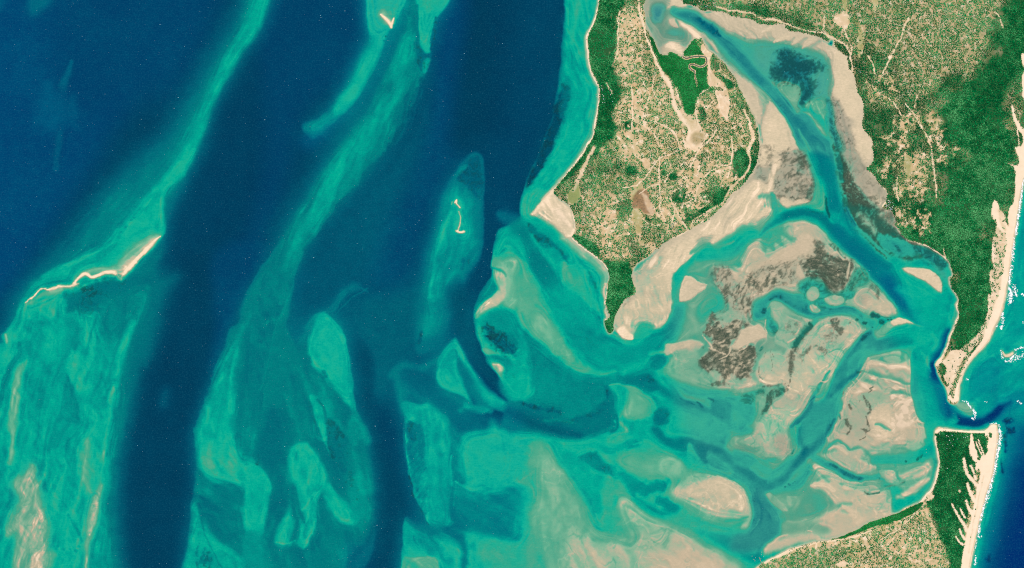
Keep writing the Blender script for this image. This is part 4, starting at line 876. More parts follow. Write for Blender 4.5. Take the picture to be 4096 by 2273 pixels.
    P(17, "-60,430 60,440 160,480 130,500 0,490", 14, L=.8, K=.6)
    P(17, "-60,0 100,-20 150,60 120,180 60,240 110,300 -60,330", 30, L=.58)
    P(17, "90,655,5 150,595,5 220,578,6 262,610 310,665,6 290,700 250,760,5 170,725,6", 8, L=.66)
    S(17, "-30,650,36 70,700,34 150,758,32 250,778,26", L=.42, soft=.8)
    P(17, "250,790,5 310,680,6 400,610 480,540 520,560 510,640 470,700 400,765 310,805,6", 12, L=.61)
    P(17, "595,220,5 650,100 700,30 900,-30 960,-20 950,70 905,180 850,290 790,370,8 700,440,5 600,430,4 588,330,4", 10, L=.57)
    P(17, "482,310,5 500,268,5 575,215,5 585,300,5 560,400,6 542,448,5 500,410,6", 8, L=.74, K=.1)
    P(17, "540,330 580,240 590,430 555,450", 8, L=.56)
    S(17, "905,190,12 860,270,24 790,380,34 710,460,44 620,520,48 560,590,44 500,660,42 430,745,42 330,812,38 220,842,34 150,832,28", L=.43, soft=.7)
    S(17, "630,470,26 580,550,24 530,620,16", L=.32, V=.1, soft=1)
    S(17, "900,185,8 870,240,14 840,290,10", V=.5, L=.36, rough=.5)
    S(17, "945,140,8 950,180,7", V=.5, L=.4)
    S(17, "580,240,8 585,350,12 600,440,18", L=.42, soft=1)
    S(17, "690,-20,18 620,130,22 545,200,20 490,262,8", L=.37, soft=.7, V=.12)
    S(17, "520,480,6 505,520,8", V=.5, L=.4)
    # left big lens east edge (see tile 7) + channel beside it
    P(17, "150,850 240,880 330,1000 480,1080 560,1000 640,880 690,800 760,760 860,820 960,960 900,1060 760,1130 520,1170 420,1270 320,1400 200,1440 -60,1440 -60,1300 60,1240 120,1120 110,1000", 40, L=.72, K=.35)
    P(17, "150,850 250,880 300,980 380,1060 360,1130 460,1200 420,1280 320,1380 220,1440 -60,1440 -60,1310 60,1250 120,1120 110,960", 34, L=.46, B=.05)
    P(17, "600,620 680,600 720,680 660,720 560,850 430,880 300,890 420,830 520,740", 30, L=.56)
    S(17, "150,850,10 165,950,12 205,1030,12 210,1120,14 150,1220,12 100,1300,12", L=.37, soft=1)
    S(17, "180,1140,6 150,1210,6 100,1260,5", L=.6, soft=1)
    DOTS(17, "425,833,8 468,808,12 500,790,5 520,775,5 125,960,5 140,970,5 130,1140,5 140,940,4", L=.36, V=.5)
    P(17, "242,905,5 285,882,5 370,950,8 470,1060,5 390,1060,8 320,1010,6", 8, L=.85)
    P(17, "445,930 470,920 500,960 490,1020 460,990", 8, L=.84, K=.2)
    S(17, "455,1165,8 540,1168,10 630,1140,8", L=.88, soft=1)
    P(17, "-80,770 20,790 60,880 100,1000 112,1120 90,1200 40,1236 12,1220 20,1170 70,1120 60,1090 -80,1060", 16, L=.895, a=.5)
    # flats between
    P(17, "860,360 830,360,6 870,420 930,385 1000,420 1060,470 1170,450 1250,560 1320,620 1440,540 1440,-40 1000,-40 1000,60 960,200 900,290", 14, L=.9, K=.25)
    P(17, "1000,100 1150,50 1250,150 1230,300 1100,380 950,330 920,280", 30, L=.885, K=.4)
    for q in ("1045,50,10 1070,95,10", "1020,190,16 1040,240,16 1060,280,12 1030,330,8", "1200,20,14 1225,60,14 1240,100,14 1220,140,10", "1200,160,5 1215,220,6 1235,290,8 1200,310,7 1190,350,6 1140,385,5", "1160,280,10 1200,300,12"):
        S(17, q, V=.7, soft=.6, rough=.6, rs=9)
    P(17, "1210,170 1300,60 1440,40 1440,380 1330,330 1240,240", 30, L=.945, Q=.35, K=0)
    S(17, "1290,235,8 1360,245,12 1430,290,10", L=.7, Q=0, soft=.9)
    S(17, "1200,310,10 1290,340,12 1370,330,12", L=.97, Q=.2, soft=1)
    N(17, "1230,280 1440,300 1440,520 1200,420", 'L', .05, 35, 40, 9, 24, seed=27)
    S(17, "790,500,14 840,450,16 930,390,14 1000,430,14 1040,478,12 1120,455,16 1200,505,20 1280,590,18 1320,620,16", L=.66, soft=.9)
    S(17, "850,445,7 930,388,8 1000,430,7 1040,475,6", L=.5, soft=1)
    P(17, "1250,540 1330,540 1440,530 1440,660 1340,680 1300,640", 20, L=.6)
    P(17, "770,540 860,500 960,500 1000,560 1010,640 980,660 820,585", 12, L=.86)
    P(17, "930,430 990,420 1030,480 1150,460 1200,520 1300,620 1250,680 1120,705 1020,660 1000,580 930,500", 12, L=.888)
    P(17, "815,585 860,575 950,590 990,640 920,620 860,615", 6, L=.91)
    S(17, "1110,700,7 1200,660,9 1280,620,7", L=.93, soft=1)
    S(17, "690,545,26 800,600,36 900,655,40 1000,712,42 1100,752,40 1200,752,30 1300,738,22 1350,700,14", L=.56, soft=.6)
    S(17, "860,615,12 950,665,18 1030,715,22 1100,748,20 1165,752,10", V=.3, L=.37, soft=.6)
    S(17, "650,575,20 700,600,16", L=.76, soft=1)
    P(17, "690,625,5 730,600 800,640 900,700 1000,760 1130,780 1180,830 1200,880 1260,900 1330,880 1430,860 1430,1100 1300,1140 1000,1050 900,1000 780,860 700,840,5 690,800,5 760,760 740,700", 14, L=.9, Q=.15, K=.1)
    P(17, "720,620 800,660 860,710 830,760 770,740 740,690", 14, L=.86, Q=0)
    P(17, "1150,790 1250,770 1340,800 1320,870 1250,898 1200,870", 8, L=.905, Q=.2)
    S(17, "1190,875,6 1240,902,7 1320,882,7", V=.6, L=.7, soft=.7, rough=.5)
    P(17, "1350,690 1440,660 1440,790 1390,770", 8, L=.9)
    S(17, "1320,745,8 1380,765,8", L=.45, V=.3)
    S(17, "1390,825,12 1440,820,12", L=.4, V=.3)
    P(17, "1090,880 1140,860 1200,920 1290,950 1290,1010 1220,1035 1150,990", 12, L=.93, Q=0)
    S(17, "965,995,5 1020,990,10 1080,1010,10 1120,1035,6", L=.97, soft=1)
    P(17, "1010,1050 1060,1045 1140,1090 1155,1130 1080,1180 980,1200 940,1180 1000,1140 1060,1100", 8, L=.96, Q=0)
    P(17, "940,960 1100,900 1200,1040 1000,1050 900,1050", 30, L=.92, Q=.3)
    P(17, "400,1180 520,1170 700,1130 900,1040 1000,1060 1150,1090 1300,1080 1440,1040 1440,1130 1300,1150 1200,1180 1100,1270 900,1330 700,1350 550,1385 420,1420 250,1480 230,1420 320,1340 420,1280", 30, L=.935, Q=.65, K=0)
    P(17, "420,1180 600,1150 740,1160 860,1190 830,1280 640,1260 460,1290 380,1320 400,1240", 36, L=.8, Q=.1, K=.3)
    S(17, "240,1440,14 300,1370,16 380,1310,12 450,1285,10", L=.96, Q=.3, soft=1)
    S(17, "640,1245,4 680,1250,5", L=1.)
    S(17, "760,1180,10 830,1200,16 900,1240,14", L=.95, Q=.4, soft=1)
    # ---- south-east corner lagoon (tile 8)
    P(8, "530,880 640,880 700,900 800,870 850,830 858,900 850,960 830,1010 790,1050 700,1060 640,1000 560,930", 20, L=.76, K=.1)
    P(8, "560,940,6 640,940,6 660,985 630,1005 590,990", 6, L=.9)
    S(8, "530,890,20 600,880,22 680,880,22 760,870,20 810,830,16", L=.6, soft=.8)
    S(8, "640,905,5 650,960,6 665,990,6", L=.58, soft=1)
    S(8, "660,990,6 720,990,8 790,960,10 840,900,10", L=.72, soft=1)
    S(8, "640,930,10 740,920,14 810,890,12 840,880,6", L=.78, soft=1)
    S(8, "680,970,10 760,965,14 810,930,12", L=.95, Q=.2, soft=1)
    S(8, "590,1020,9 640,1010,9 680,995,6", L=.5, V=.3, soft=.9)
    P(8, "745,880 770,855 785,850 775,875 755,890", 4, V=.65, L=.6)
    DOTS(8, "690,890,5 505,1055,5", V=.7, L=.5)
    S(8, "650,1070,12 720,1040,14 780,1000,10", L=.93, Q=.2, soft=1)
    P(8, "690,820 740,790 800,790 800,810 740,840", 10, L=.93)
    S(8, "800,790,10 815,850,10 780,890,8", L=.6, soft=1)
    S(8, "835,860,7 845,920,9 825,990,9 790,1030,9 750,1060,8", L=.5, soft=1, V=.1)
    # ---- the inlet
    P(8, "725,360,6 745,330,10 800,330 850,250 900,240 900,330 850,390 850,430 870,500 900,600 960,690 900,720 845,730 800,700,8 760,680,8 735,630,6 722,540,6 718,440,6", 12, L=.56, B=.08)
    P(8, "500,330 600,290 700,280 790,210,14 830,240,14 870,200 910,230 850,330 740,320 650,330 560,350", 24, L=.6)
    S(8, "560,310,16 640,300,16 720,290,12", L=.46, soft=1.1)
    P(8, "640,20 700,20 800,60 900,90 950,130 930,210 880,240 800,230 740,180 700,100", 30, L=.58)
    S(8, "830,250,10 850,280,12 840,330,12", L=.68, soft=1)
    S(8, "905,240,16 880,320,20 850,380,26 838,440,24 858,520,24 880,590,26 900,650,30", L=.18, B=.85, soft=.9)
    S(8, "830,410,14 845,460,16", L=.05, B=1., soft=1)
    for a_ in range(12):
        x_, y_ = 760 + a_ * 4, 470 + a_ * 17
        S(8, f"{x_},{y_},5 {x_+70},{y_+22},7 {x_+130-a_*3},{y_+50},6", L=.38, B=.3, soft=1, a=.5)
        S(8, f"{x_-4},{y_+9},4 {x_+60},{y_+31},5 {x_+115-a_*3},{y_+58},5", L=.62, soft=1, a=.4)
    for i in range(6):
        S(8, f"{770+i*6},{340+i*14},3 {800+i*4},{372+i*14},3", L=.72, soft=1, a=.7)
    P(8, "790,720 800,690 850,715 845,735 838,770 850,860 840,900 815,840 805,790", 12, L=.56)
    # ---- fine crests and runnels over the southern flats
    for q in ("300,380,4 340,400,5 380,440,5", "430,450,5 500,470,6 560,492,6", "610,470,5 680,445,7 740,420,6", "380,560,6 430,540,8 480,535,6"):
        S(27, q, L=.78, soft=1.2)
    for q in ("440,545,5 480,562,7 512,572,5", "475,580,8 512,592,12 500,615,9", "310,455,6 340,446,8 380,462,8 402,482,6", "450,465,8 520,490,12 575,530,12", "690,410,7 750,395,9 810,365,8", "700,500,8 760,470,10 810,430,8", "380,300,5 420,290,6 460,320,5", "500,330,6 540,360,7 580,380,6", "330,690,6 400,700,8 440,680,6"):
        S(27, q, L=.95, soft=1.1, Q=.15)
    for q in ("680,955,4 702,940,5 716,918,4", "625,1022,4 652,1006,5 682,985,4", "480,950,5 470,900,4 475,850,4", "860,1290,5 890,1300,6 910,1290,4"):
        S(25, q, L=.95, soft=1)
def paint_ocean():
    # Atlantic-blue side; shelf fades from turquoise to deep blue
    P(4, "1120,-400 1600,-400 1600,2400 1800,3600 1060,3600 1040,2800 1180,2360 1180,1900 1200,1500 1250,1000", 10, warp=False, L=.5, B=.35)
    P(8, "930,560 1000,450 1130,240 1220,0 1400,-200 1400,560 1230,640 1140,720 1060,700 980,690 880,690 860,600", 20, L=.53, B=.3)
    P(8, "1160,40 1400,0 1400,120 1250,180 1130,280 1100,330", 40, L=.57, B=.15)
    P(8, "1040,430 1100,380 1170,420 1160,520 1080,560 1020,540", 50, L=.43, B=.55)
    P(8, "1150,560 1400,520 1400,660 1240,640 1160,700", 60, L=.42, B=.6)
    P(8, "1180,680 1400,640 1700,1000 1600,1800 1060,1800 1010,1430 1060,1200 1110,980 1140,860 1160,720", 20, L=.5, B=.35)
    P(8, "1240,760 1300,700 1700,700 1700,1800 1120,1800 1080,1430 1130,1250 1180,1060 1210,900", 130, L=.2, B=.8)
    P(8, "1280,900 1700,700 1700,1800 1150,1800 1140,1420 1200,1200 1240,1020", 130, L=.03, B=1.)
    P(8, "900,650 960,680 1060,690 1110,670 1170,610 1230,590 1180,640 1130,700 1060,722 960,715 880,700", 30, L=.14, B=.9)
    S(8, "870,600,24 900,660,26 980,692,22 1060,697,20 1120,672,16 1170,620,12", L=.06, B=.95, soft=1)
    P(8, "930,610 980,590 1040,600 1048,650 1010,668 960,640", 20, L=.62)
    P(8, "945,612 985,595 1030,620 1025,660 985,650", 12, L=.8, K=.2)
    for q in ("1180,690,14 1220,690,12", "1200,720,14 1225,740,12", "1185,760,7 1190,800,7 1195,840,6", "1170,880,5 1180,950,5", "1105,1370,9 1115,1395,10"):
        S(8, q, L=.1, B=.7, V=.35, soft=.9, rough=.9, rs=12)
    N(8, "1000,450 1289,200 1289,680 1050,640", 'L', .1, -30, 60, 16, 40, seed=31)
    # small sand cay in the surf
    S(8, "1175,335,12 1190,355,14 1215,358,16 1240,345,10", L=.86, soft=1)
    S(8, "1180,340,6 1192,358,9 1215,358,9 1232,350,6", L=.98, soft=.6, Q=.2)
    P(8, "880,705 950,715 1060,722 1110,700 1110,735 1050,745 950,740 870,732", 12, L=.55, B=.1)
    # pale shallow along the ocean beaches
    S(4, "1300,850,26 1262,1060,24 1240,1220,24 1222,1360,24 1212,1440,22", L=.6, B=.1, soft=1)
    S(8, "1205,0,16 1180,130,16 1150,220,16 1100,320,16 1040,390,16 990,480,16 970,560,14", L=.62, soft=1, B=.1)
    S(8, "1165,720,22 1160,840,22 1135,960,22 1110,1060,22 1080,1190,20 1055,1300,20 1030,1430,20", L=.62, soft=1, B=.1)

def paint_strait():
    # shallow shelf along the peninsula's west beach
    P(3, "278,-60,10 265,100,10 248,250,10 240,400,14 215,550,14 170,690,14 110,830,12 66,930,10 44,1010,8 40,1075,8 70,1105 110,1100 180,1000 280,870 400,700 450,500 440,300 380,150 450,-60", 12, L=.6, B=0)
    S(3, "255,80,18 235,300,24 200,520,30 140,720,30 80,880,24", L=.18, B=.15, soft=1.2, a=.35)
    P(3, "258,450 222,530 185,650 130,790 75,925 92,932 150,850 210,720 240,640 262,540 285,490", 16, L=.17, V=.35, rough=.55, rs=18)
    N(3, "270,-20 400,0 380,150 370,330 400,420 280,440 250,250", 'L', .13, 68, 60, 12, 24, seed=33)
    N(3, "280,450 430,440 400,690 280,850 130,960 60,1000 160,850 260,640", 'L', .06, -60, 70, 16, 30, seed=34)
    for q in ("430,30,12 410,110,14 385,170,14 372,220,10", "380,280,8 395,380,10", "420,470,10 420,560,12 400,660,12 360,740,10", "330,0,12 320,100,14 300,220,10"):
        S(3, q, L=.72, soft=1.1, a=.8)
    P(3, "250,420 290,450 280,520 250,600 230,560 250,500", 14, L=.32, V=.2, rough=.8)
    P(3, "60,1000 110,950 180,960 130,1040 70,1090 45,1060", 16, L=.66)
    S(3, "435,440,8 425,560,8 405,670,8 370,735,8 300,830,8 220,930,8 150,1000,8", L=.84, soft=1)
    S(3, "430,30,5 402,125,5 370,190,5 373,300,5 400,400,5 430,440,5", L=.85, soft=1)
    # spit flats
    P(3, "205,955,8 160,1000,8 120,1050,8 88,1082,10 130,1095 180,1122,20 225,1155,20 265,1190,14 300,1188,8 318,1150,8 312,1100 290,1040 240,1005 212,975", 10, L=.92)
    P(3, "205,960 165,1005 130,1050 110,1080 160,1060 190,1090 240,1150 290,1180 310,1150 300,1090 285,1045 240,1010 215,985", 14, L=.965)
    P(3, "200,1060 250,1040 280,1090 290,1150 250,1140", 30, L=.99, K=.15)
    S(3, "205,960,12 165,1005,12 130,1050,8 100,1080,5", L=.985, soft=.9)
    N(3, "150,1020 230,1000 300,1100 280,1170 200,1110", 'L', .04, 60, 30, 10, 14, seed=35)
    S(3, "285,1185,8 300,1185,8 312,1160,8", L=1., soft=.8)
    # beach below
    S(3, "270,1188,9 320,1235,9 380,1280,9 440,1325,8 474,1362,7 484,1410,6 470,1440,6", L=.96, soft=.8)
    S(3, "255,1195,14 310,1240,16 370,1290,18 430,1340,16 462,1380,14 466,1430,14", L=.82, soft=1)
    S(7, "468,0,8 460,50,7 470,110,7 476,150,8 478,170,6", L=.96, soft=.8)
    # tip sands east
    P(7, "625,-60 620,50 570,80 545,120 520,170 512,220 525,250 560,270 600,282,6 625,270,6 650,250 700,230 745,215,8 780,180,8 800,110,8 805,0,8 800,-60", 12, L=.93)
    P(7, "525,235 560,215 585,240 615,265,5 605,282,5 560,278,5 530,260", 10, L=.985)
    S(7, "700,220,8 750,195,12 785,150,12 800,90,10", L=.97, soft=1)
    P(7, "615,270 640,200 680,200 720,215 690,260 640,285", 14, L=.68)
    S(7, "500,250,8 540,280,10 600,300,10 660,290,8", L=.64, soft=1)
    N(7, "560,60 800,0 790,170 640,240 540,180", 'L', .05, 80, 50, 12, 24, seed=36)
    N(7, "640,60 700,20 740,60 690,120", 'K', 1.0, 60, 40, 10, 14, seed=37)
    S(7, "590,70,8 620,60,8 560,110,5", K=.5, V=.2)
# ---------------------------------------------------------------- land
# F = tree cover, S = pale sand, G = grass, R = brown marsh, M = mangrove (smooth bright crowns)
COAST_A = [(3, "442,-240 438,-20 432,30 420,80 402,128 377,178 371,210 379,260 381,310 393,360 413,400 423,425 434,440 438,470 433,520 426,570 416,620 410,660 400,695 376,730 351,775 321,815 291,850 256,895 228,928 208,958 212,975 240,1003 275,1025 292,1048 302,1085 313,1130 311,1165 292,1188 320,1222 370,1262 425,1300 462,1332 484,1365 490,1400 480,1425"),
           (7, "478,15 474,60 468,95 480,130 490,160 468,185 472,220 486,243 500,246 512,222 514,195 522,160 542,120 567,82 592,66 620,50 623,20"),
           (3, "614,1430 609,1410 602,1390 606,1370 614,1350 627,1330 660,1310 690,1290 715,1265 745,1247 762,1227 800,1207 840,1192 880,1172 912,1150 950,1130 1000,1100 1040,1062 1062,1040 1092,1000 1132,960 1160,935 1195,895 1221,850 1241,800 1249,740 1246,700 1236,650 1221,590 1201,550 1176,500 1151,450 1131,400 1106,370 1081,330 1051,300 1011,265 986,247 972,222 960,200 945,186"),
           (11, "560,372 525,365 500,378 482,398 480,420 455,445 425,470 412,520 404,535 345,508 330,500 290,490 270,505 262,522 215,520 180,500 150,420 108,345 75,295 62,265 55,200 48,120 35,60 50,10 60,-200")]
COAST_B = [(11, "400,-200 405,10 440,45 480,50 530,70 560,88 600,105 650,98 700,100 740,112 800,122 850,150 920,165 1000,180 1060,190 1090,205 1120,225 1180,238 1260,240 1330,236 1372,232"),
           (12, "180,228 180,255 200,280 240,300 310,312 400,325 430,335 480,345 540,370 580,392 602,398 625,370 650,385 655,440 680,465 730,515 760,535 782,545 785,600 800,650 828,690 850,740 868,830 880,880 905,920 932,990 935,1050 930,1120 918,1180 940,1250 980,1300 1015,1350 1018,1410"),
           (14, "1030,40 1025,90 1000,130 970,145 965,165 975,200 1040,255 1080,330 1130,370 1160,410 1155,480 1130,510 1112,540 1125,562 1190,575 1230,640 1240,690 1230,720 1270,760 1320,830 1370,870 1430,895"),
           (4, "700,1212 750,1225 800,1240 840,1265 880,1292 908,1320 922,1355 930,1390 915,1400 918,1430"),
           (8, "930,30 948,60 958,85 945,105 952,130 960,155 948,180 930,220 916,250 905,290 890,330 868,372 843,402 850,430 870,480 895,520 905,560 912,590 936,604 955,590 962,560 966,510 986,450 1010,405 1050,355 1090,315 1122,270 1137,225 1162,180 1182,120 1196,60 1206,0"),
           (4, "1214,1380 1223,1300 1236,1230 1242,1180 1256,1100 1263,1050 1272,980 1291,900 1330,780 1420,560 1520,380 1560,0 1600,-240")]
COAST_C = [(8, "845,733 870,727 950,735 1050,740 1100,735 1120,712 1140,705 1155,718 1156,790 1146,850 1141,900 1126,980 1101,1050 1086,1110 1066,1190 1051,1250 1040,1310 1026,1370 1016,1430 1000,1560 960,1760 -200,1760 -100,1480 0,1390 50,1366 100,1338 150,1322 210,1306 260,1295 320,1285 380,1266 430,1242 470,1222 510,1197 550,1185 600,1167 660,1150 680,1135 720,1120 765,1097 790,1065 815,1040 835,1000 850,950 858,900 851,850 840,800 838,760")]
LAND = {}
def coast(key, parts):
    ps = np.vstack([pts(t, s, 0) for t, s in parts])
    p = smooth(ps, True, 3)
    cx = X + (fbm(X, Y, 17, 4, 41) - .5) * 9; cy = Y + (fbm(X, Y, 17, 4, 42) - .5) * 9
    sl = region(p, 80, 1)
    d, _, ins = distfield(p, True, cx[sl][::2, ::2].astype(np.float32), cy[sl][::2, ::2].astype(np.float32))
    sd = upsample(np.where(ins, d, -d), 2, cx[sl].shape)
    f = np.full(X.shape, -80., np.float32); f[sl] = sd
    LAND[key] = f
    CH['LAND'] = np.maximum(CH['LAND'], f)

def paint_land():
    coast('A', COAST_A); coast('B', COAST_B); coast('C', COAST_C)
    f1 = fbm(X, Y, 120, 4, 51); f2 = fbm(X, Y, 46, 4, 52)
    # ---------------- A: scrub with farms
    put((slice(None), slice(None)), sstep(LAND['A'] / 8 + .5), dict(F=.66))
    put((slice(None), slice(None)), sstep(LAND['B'] / 8 + .5), dict(F=.78))
    put((slice(None), slice(None)), sstep(LAND['C'] / 8 + .5), dict(F=.5))
    CH['F'] += (f1 - .5) * .5 + (f2 - .5) * .4
    CH['F'] = np.clip(CH['F'], .12, .86)
    P(3, "420,-60 580,-60 552,60 532,130 532,250 505,330 545,400 540,480 515,560 520,660 470,720 430,770 380,830 340,890 220,975 300,700 400,400 350,200", 24, F=.98, rough=1.0, rs=30)
    P(3, "210,975 330,860 400,820 440,900 380,960 330,1000 340,1080 300,1090 260,1020", 14, F=.72, rough=.5)
    P(3, "380,900 560,880 620,960 580,1010 480,1000 400,980", 26, F=.66, rough=.8)
    P(3, "300,1050 420,1040 440,1140 330,1180 300,1140", 26, F=.66, rough=.7)
    P(3, "290,1188 330,1182 400,1215 440,1262 428,1296 370,1255", 7, F=.96, rough=.2)
    P(3, "462,1335 490,1300 580,1300 592,1345 610,1380 612,1440 600,1700 420,1700 480,1440", 10, F=.99)
    P(3, "440,1240 560,1230 600,1300 500,1310", 30, F=.55)
    P(3, "567,617 598,613 602,648 572,652", 4, F=.98, warp=False)
    P(3, "690,540 760,620 800,800 780,1000 700,1050 680,900 560,850 640,700", 50, F=.58, rough=.6)
    P(3, "680,300 770,330 800,420 700,440", 26, F=.66, rough=.6)
    DOTS(3, "818,885,18 770,870,12 850,995,28 700,1100,20 600,860,24", F=.97)
    P(13, "903,48 1020,18 1035,100 985,250 890,322 880,300 915,200 900,110", 6, F=.97, rough=.35)
    P(13, "560,365 700,370 845,355 830,430 760,520 690,535 640,480 570,470", 12, F=.82, rough=.5)
    P(13, "700,430 840,360 820,450 700,530", 10, F=.96)
    P(13, "1058,-20 1140,-20 1134,120 1060,245 1000,320 990,290 1050,180 1060,90", 6, F=.95)
    P(13, "545,575 620,545 690,540 640,600 550,620", 6, F=.97)
    P(13, "440,640 530,598 525,650 450,680", 6, F=.97)
    P(13, "350,430 410,450 390,510 320,490", 6, F=.95)
    P(13, "60,610 180,620 200,700 120,700", 14, F=.7, rough=.6)
    P(13, "100,750 400,760 420,810 250,860 160,930 120,850", 20, F=.66, rough=.7)
    P(11, "600,320 1000,480 1100,900 1160,1300 1160,1440 1000,1440 640,1300 560,1000 560,900 760,800", 30, F=.6, rough=.5)
    P(11, "690,505 740,520 770,600 760,660 720,680 690,620", 10, F=.9, rough=.4)
    P(11, "765,735 830,760 890,770 900,830 850,860 810,830", 7, F=.97, rough=.3)
    P(11, "560,1020 630,1040 620,1160 580,1150", 12, F=.85, rough=.5)
    P(11, "860,920 1000,1000 1080,1180 1140,1300 1150,1500 1060,1420 1060,1200 940,1020", 12, F=.82, rough=.5)
    P(11, "680,490 740,520 800,610 900,740 1000,950 1060,1060 1110,1200 1145,1300 1130,1330 1060,1180 960,960 870,780 760,620", 8, F=.72, rough=.5, R=.1)
    P(3, "1120,770 1190,760 1195,840 1180,880 1110,925", 8, F=.95, rough=.4)
    # mangrove basin
    P(11, "62,285 105,345 150,420 182,500 215,522 270,522 290,490 330,505 400,560 440,570 500,553 600,540 640,548 642,620 630,700 632,780 665,838 600,862 560,905 540,1000 515,1090 470,1112 430,1085 400,1010 360,910 330,810 260,710 190,630 145,550 105,450 65,345", 5, F=1., M=1., S=0, rough=.12)
    P(11, "412,535 422,480 480,425 482,400 505,370 580,385 582,480 608,535 500,535", 4, F=1., M=1., S=0)
    P(11, "660,835 720,830 780,850 790,870 720,862 665,870", 4, F=.97, M=.8)
    # bare / marsh
    for q in ("150,540,9 190,650,14 250,760,18 310,880,18 350,1040,20 410,1140,22 470,1240,20 465,1340,20",):
        S(11, q, F=.06, S=.75, soft=.7, rough=.3)
    P(11, "330,830 390,900 410,1020 440,1090 520,1100 540,1180 500,1180 440,1130 390,1040", 12, F=.3, M=0, S=.35, rough=.5)
    P(11, "440,1160 500,1170 560,1210 610,1240 632,1300 605,1370 545,1425 500,1420 440,1400 430,1350 490,1330 480,1260", 14, F=.12, S=.42, rough=.6)
    P(11, "500,1280 570,1265 610,1290 590,1350 530,1385 490,1350", 16, F=.12, S=.05, R=.3, G=.35)
    S(11, "545,940,9 535,1040,8 545,1140,9 570,1230,10", F=.05, S=.55, soft=.8)
    S(11, "565,900,5 620,870,4 665,845,4", F=.1, S=.7)
    P(11, "535,395 570,400 600,425 640,455 685,505 668,560 660,650 700,720 750,760 810,840 840,900 850,980 830,1160 800,1120 760,1000 720,880 660,815 640,700 638,560 605,520 580,470", 7, F=.05, S=.28, R=.08)
    S(11, "648,560,5 662,640,6 650,700,5 680,780,5", S=.6, F=.02)
    S(11, "760,900,8 800,960,9 830,1060,8 820,1150,6", S=.5, F=.05)
    S(11, "720,870,5 750,960,6 770,1060,6 815,1140,5", S=.6, F=.03)
    S(11, "990,1040,8 1040,1140,12 1060,1220,16 1080,1300,18 1055,1370,14 1040,1430,12", F=.04, S=.3, soft=.6)
    S(13, "1030,-20,14 1045,60,10 1055,120,8 1030,190,8 990,250,8 920,300,8", F=.05, S=.3, soft=.6)
    S(13, "920,310,12 850,400,12 790,500,14 700,570,14 600,640,12 520,690,12 490,740,10", F=.45, S=.25, R=.12, soft=.8, rough=.5)
    S(13, "880,340,5 800,480,5 700,560,5 600,610,5 500,680,5 470,760,5", F=.1, S=.35, soft=.7)
    # marsh, fields, bare farms
    P(3, "640,955 680,962 702,1035 722,1072 668,1078 640,1050 606,1050 612,1000", 10, F=.08, R=.85, S=0)
    P(3, "655,970 690,1000 720,1066 700,1080 670,1020", 10, F=.02, R=.35, S=.2)
    P(3, "628,910 655,925 640,1000 605,1000", 16, F=.1, G=.5)
    P(3, "612,1050 650,1080 650,1160 620,1160", 16, F=.1, G=.45)
    for q in ("610,738 636,740 640,788 615,780", "652,798 690,800 702,848 672,842", "918,810 945,818 938,900 920,882", "608,488 626,486 624,520 608,518", "570,668 590,666 598,692 576,694"):
        P(3, q, 5, F=.02, S=.12)
    P(3, "570,690 640,700 620,770 560,760", 24, F=.3, S=.12, rough=1.)
    for q in ("610,530 660,570 670,640 610,640", "540,240 620,230 640,300 560,350", "530,100 620,60 650,180 560,230", "840,770 900,780 900,900 850,880", "880,940 960,900 960,1020 890,1060", "1040,860 1110,840 1110,900 1040,920", "430,1100 500,1040 520,1140 450,1180", "720,1060 840,1040 860,1120 760,1150"):
        P(3, q, 34, F=.42, S=.1, rough=1.3)
    P(3, "280,980 310,940 330,910 345,1000 300,1030", 10, F=.1, G=.85)
    S(3, "415,740,7 390,780,8 370,830,8 335,900,8 310,960,7", F=.25, S=.35, R=.12, soft=.8)
    # tracks
    T = dict(F=.08, S=.6, G=0, R=0, soft=.6, rough=.5, rs=9)
    for q in ("638,-40,4 640,60,4 662,140,4 680,190,4 700,250,4 728,330,4", "628,935,3 670,890,3 700,855,3 745,800,3 830,768,3", "745,790,3 744,900,3 746,1000,3 748,1060,3 770,1120,3", "820,1050,3 850,1105,3 885,1165,4", "715,590,3 735,625,3 800,650,3 840,715,3",
              "602,430,2.5 606,560,2.5 603,650,2.5", "545,60,3 532,130,3 532,250,3 515,310,3", "860,690,3 920,760,3 1000,700,3 1030,650,3", "560,950,2.5 630,935,2.5", "470,420,2.5 500,470,2.5", "1110,700,3 1105,800,3 1080,900,3", "960,740,3 930,770,3 900,840,3"):
        S(3, q, **T)
    for q in ("240,1215,5 300,1230,5 345,1300,5 372,1370,6", "565,1420,6 640,1350,6 705,1290,6", "700,960,5 640,1040,5 600,1000,4", "20,760,4 90,900,4 60,1040,4", "150,700,4 120,860,4 200,1000,4", "0,1180,4 120,1260,4 190,1400,4", "880,1240,5 960,1180,4 1000,1300,4"):
        S(11, q, grow=.8, **T)
    for q in ("0,420,5 90,350,5 180,330,4", "250,300,4 330,180,4 450,120,4 560,60,4", "300,720,5 325,600,4 300,480,4", "200,400,4 320,390,4 430,330,4 520,330,4", "620,250,4 700,180,4 800,150,4 880,190,4", "20,660,4 110,720,4 240,700,4", "430,520,4 520,450,4 560,360,4"):
        S(13, q, grow=.8, **T)
    for q in ("430,20,2 470,120,2 500,230,2", "560,20,2 600,100,2 700,130,2", "760,60,2 880,110,2 960,180,2", "900,60,2 880,160,2 950,260,2", "720,180,2 780,260,2 880,300,2", "480,310,2 500,380,2 560,430,2", "330,60,2 420,150,2", "150,40,2 220,110,2 280,90,2", "640,450,2 700,480,2 760,470,2", "520,470,2 560,520,2 600,520,2"):
        S(4, q, a=.7, **T)
    S(11, "10,60,4 20,180,4 45,280,5 70,340,4 110,450,4 145,560,5", **T)
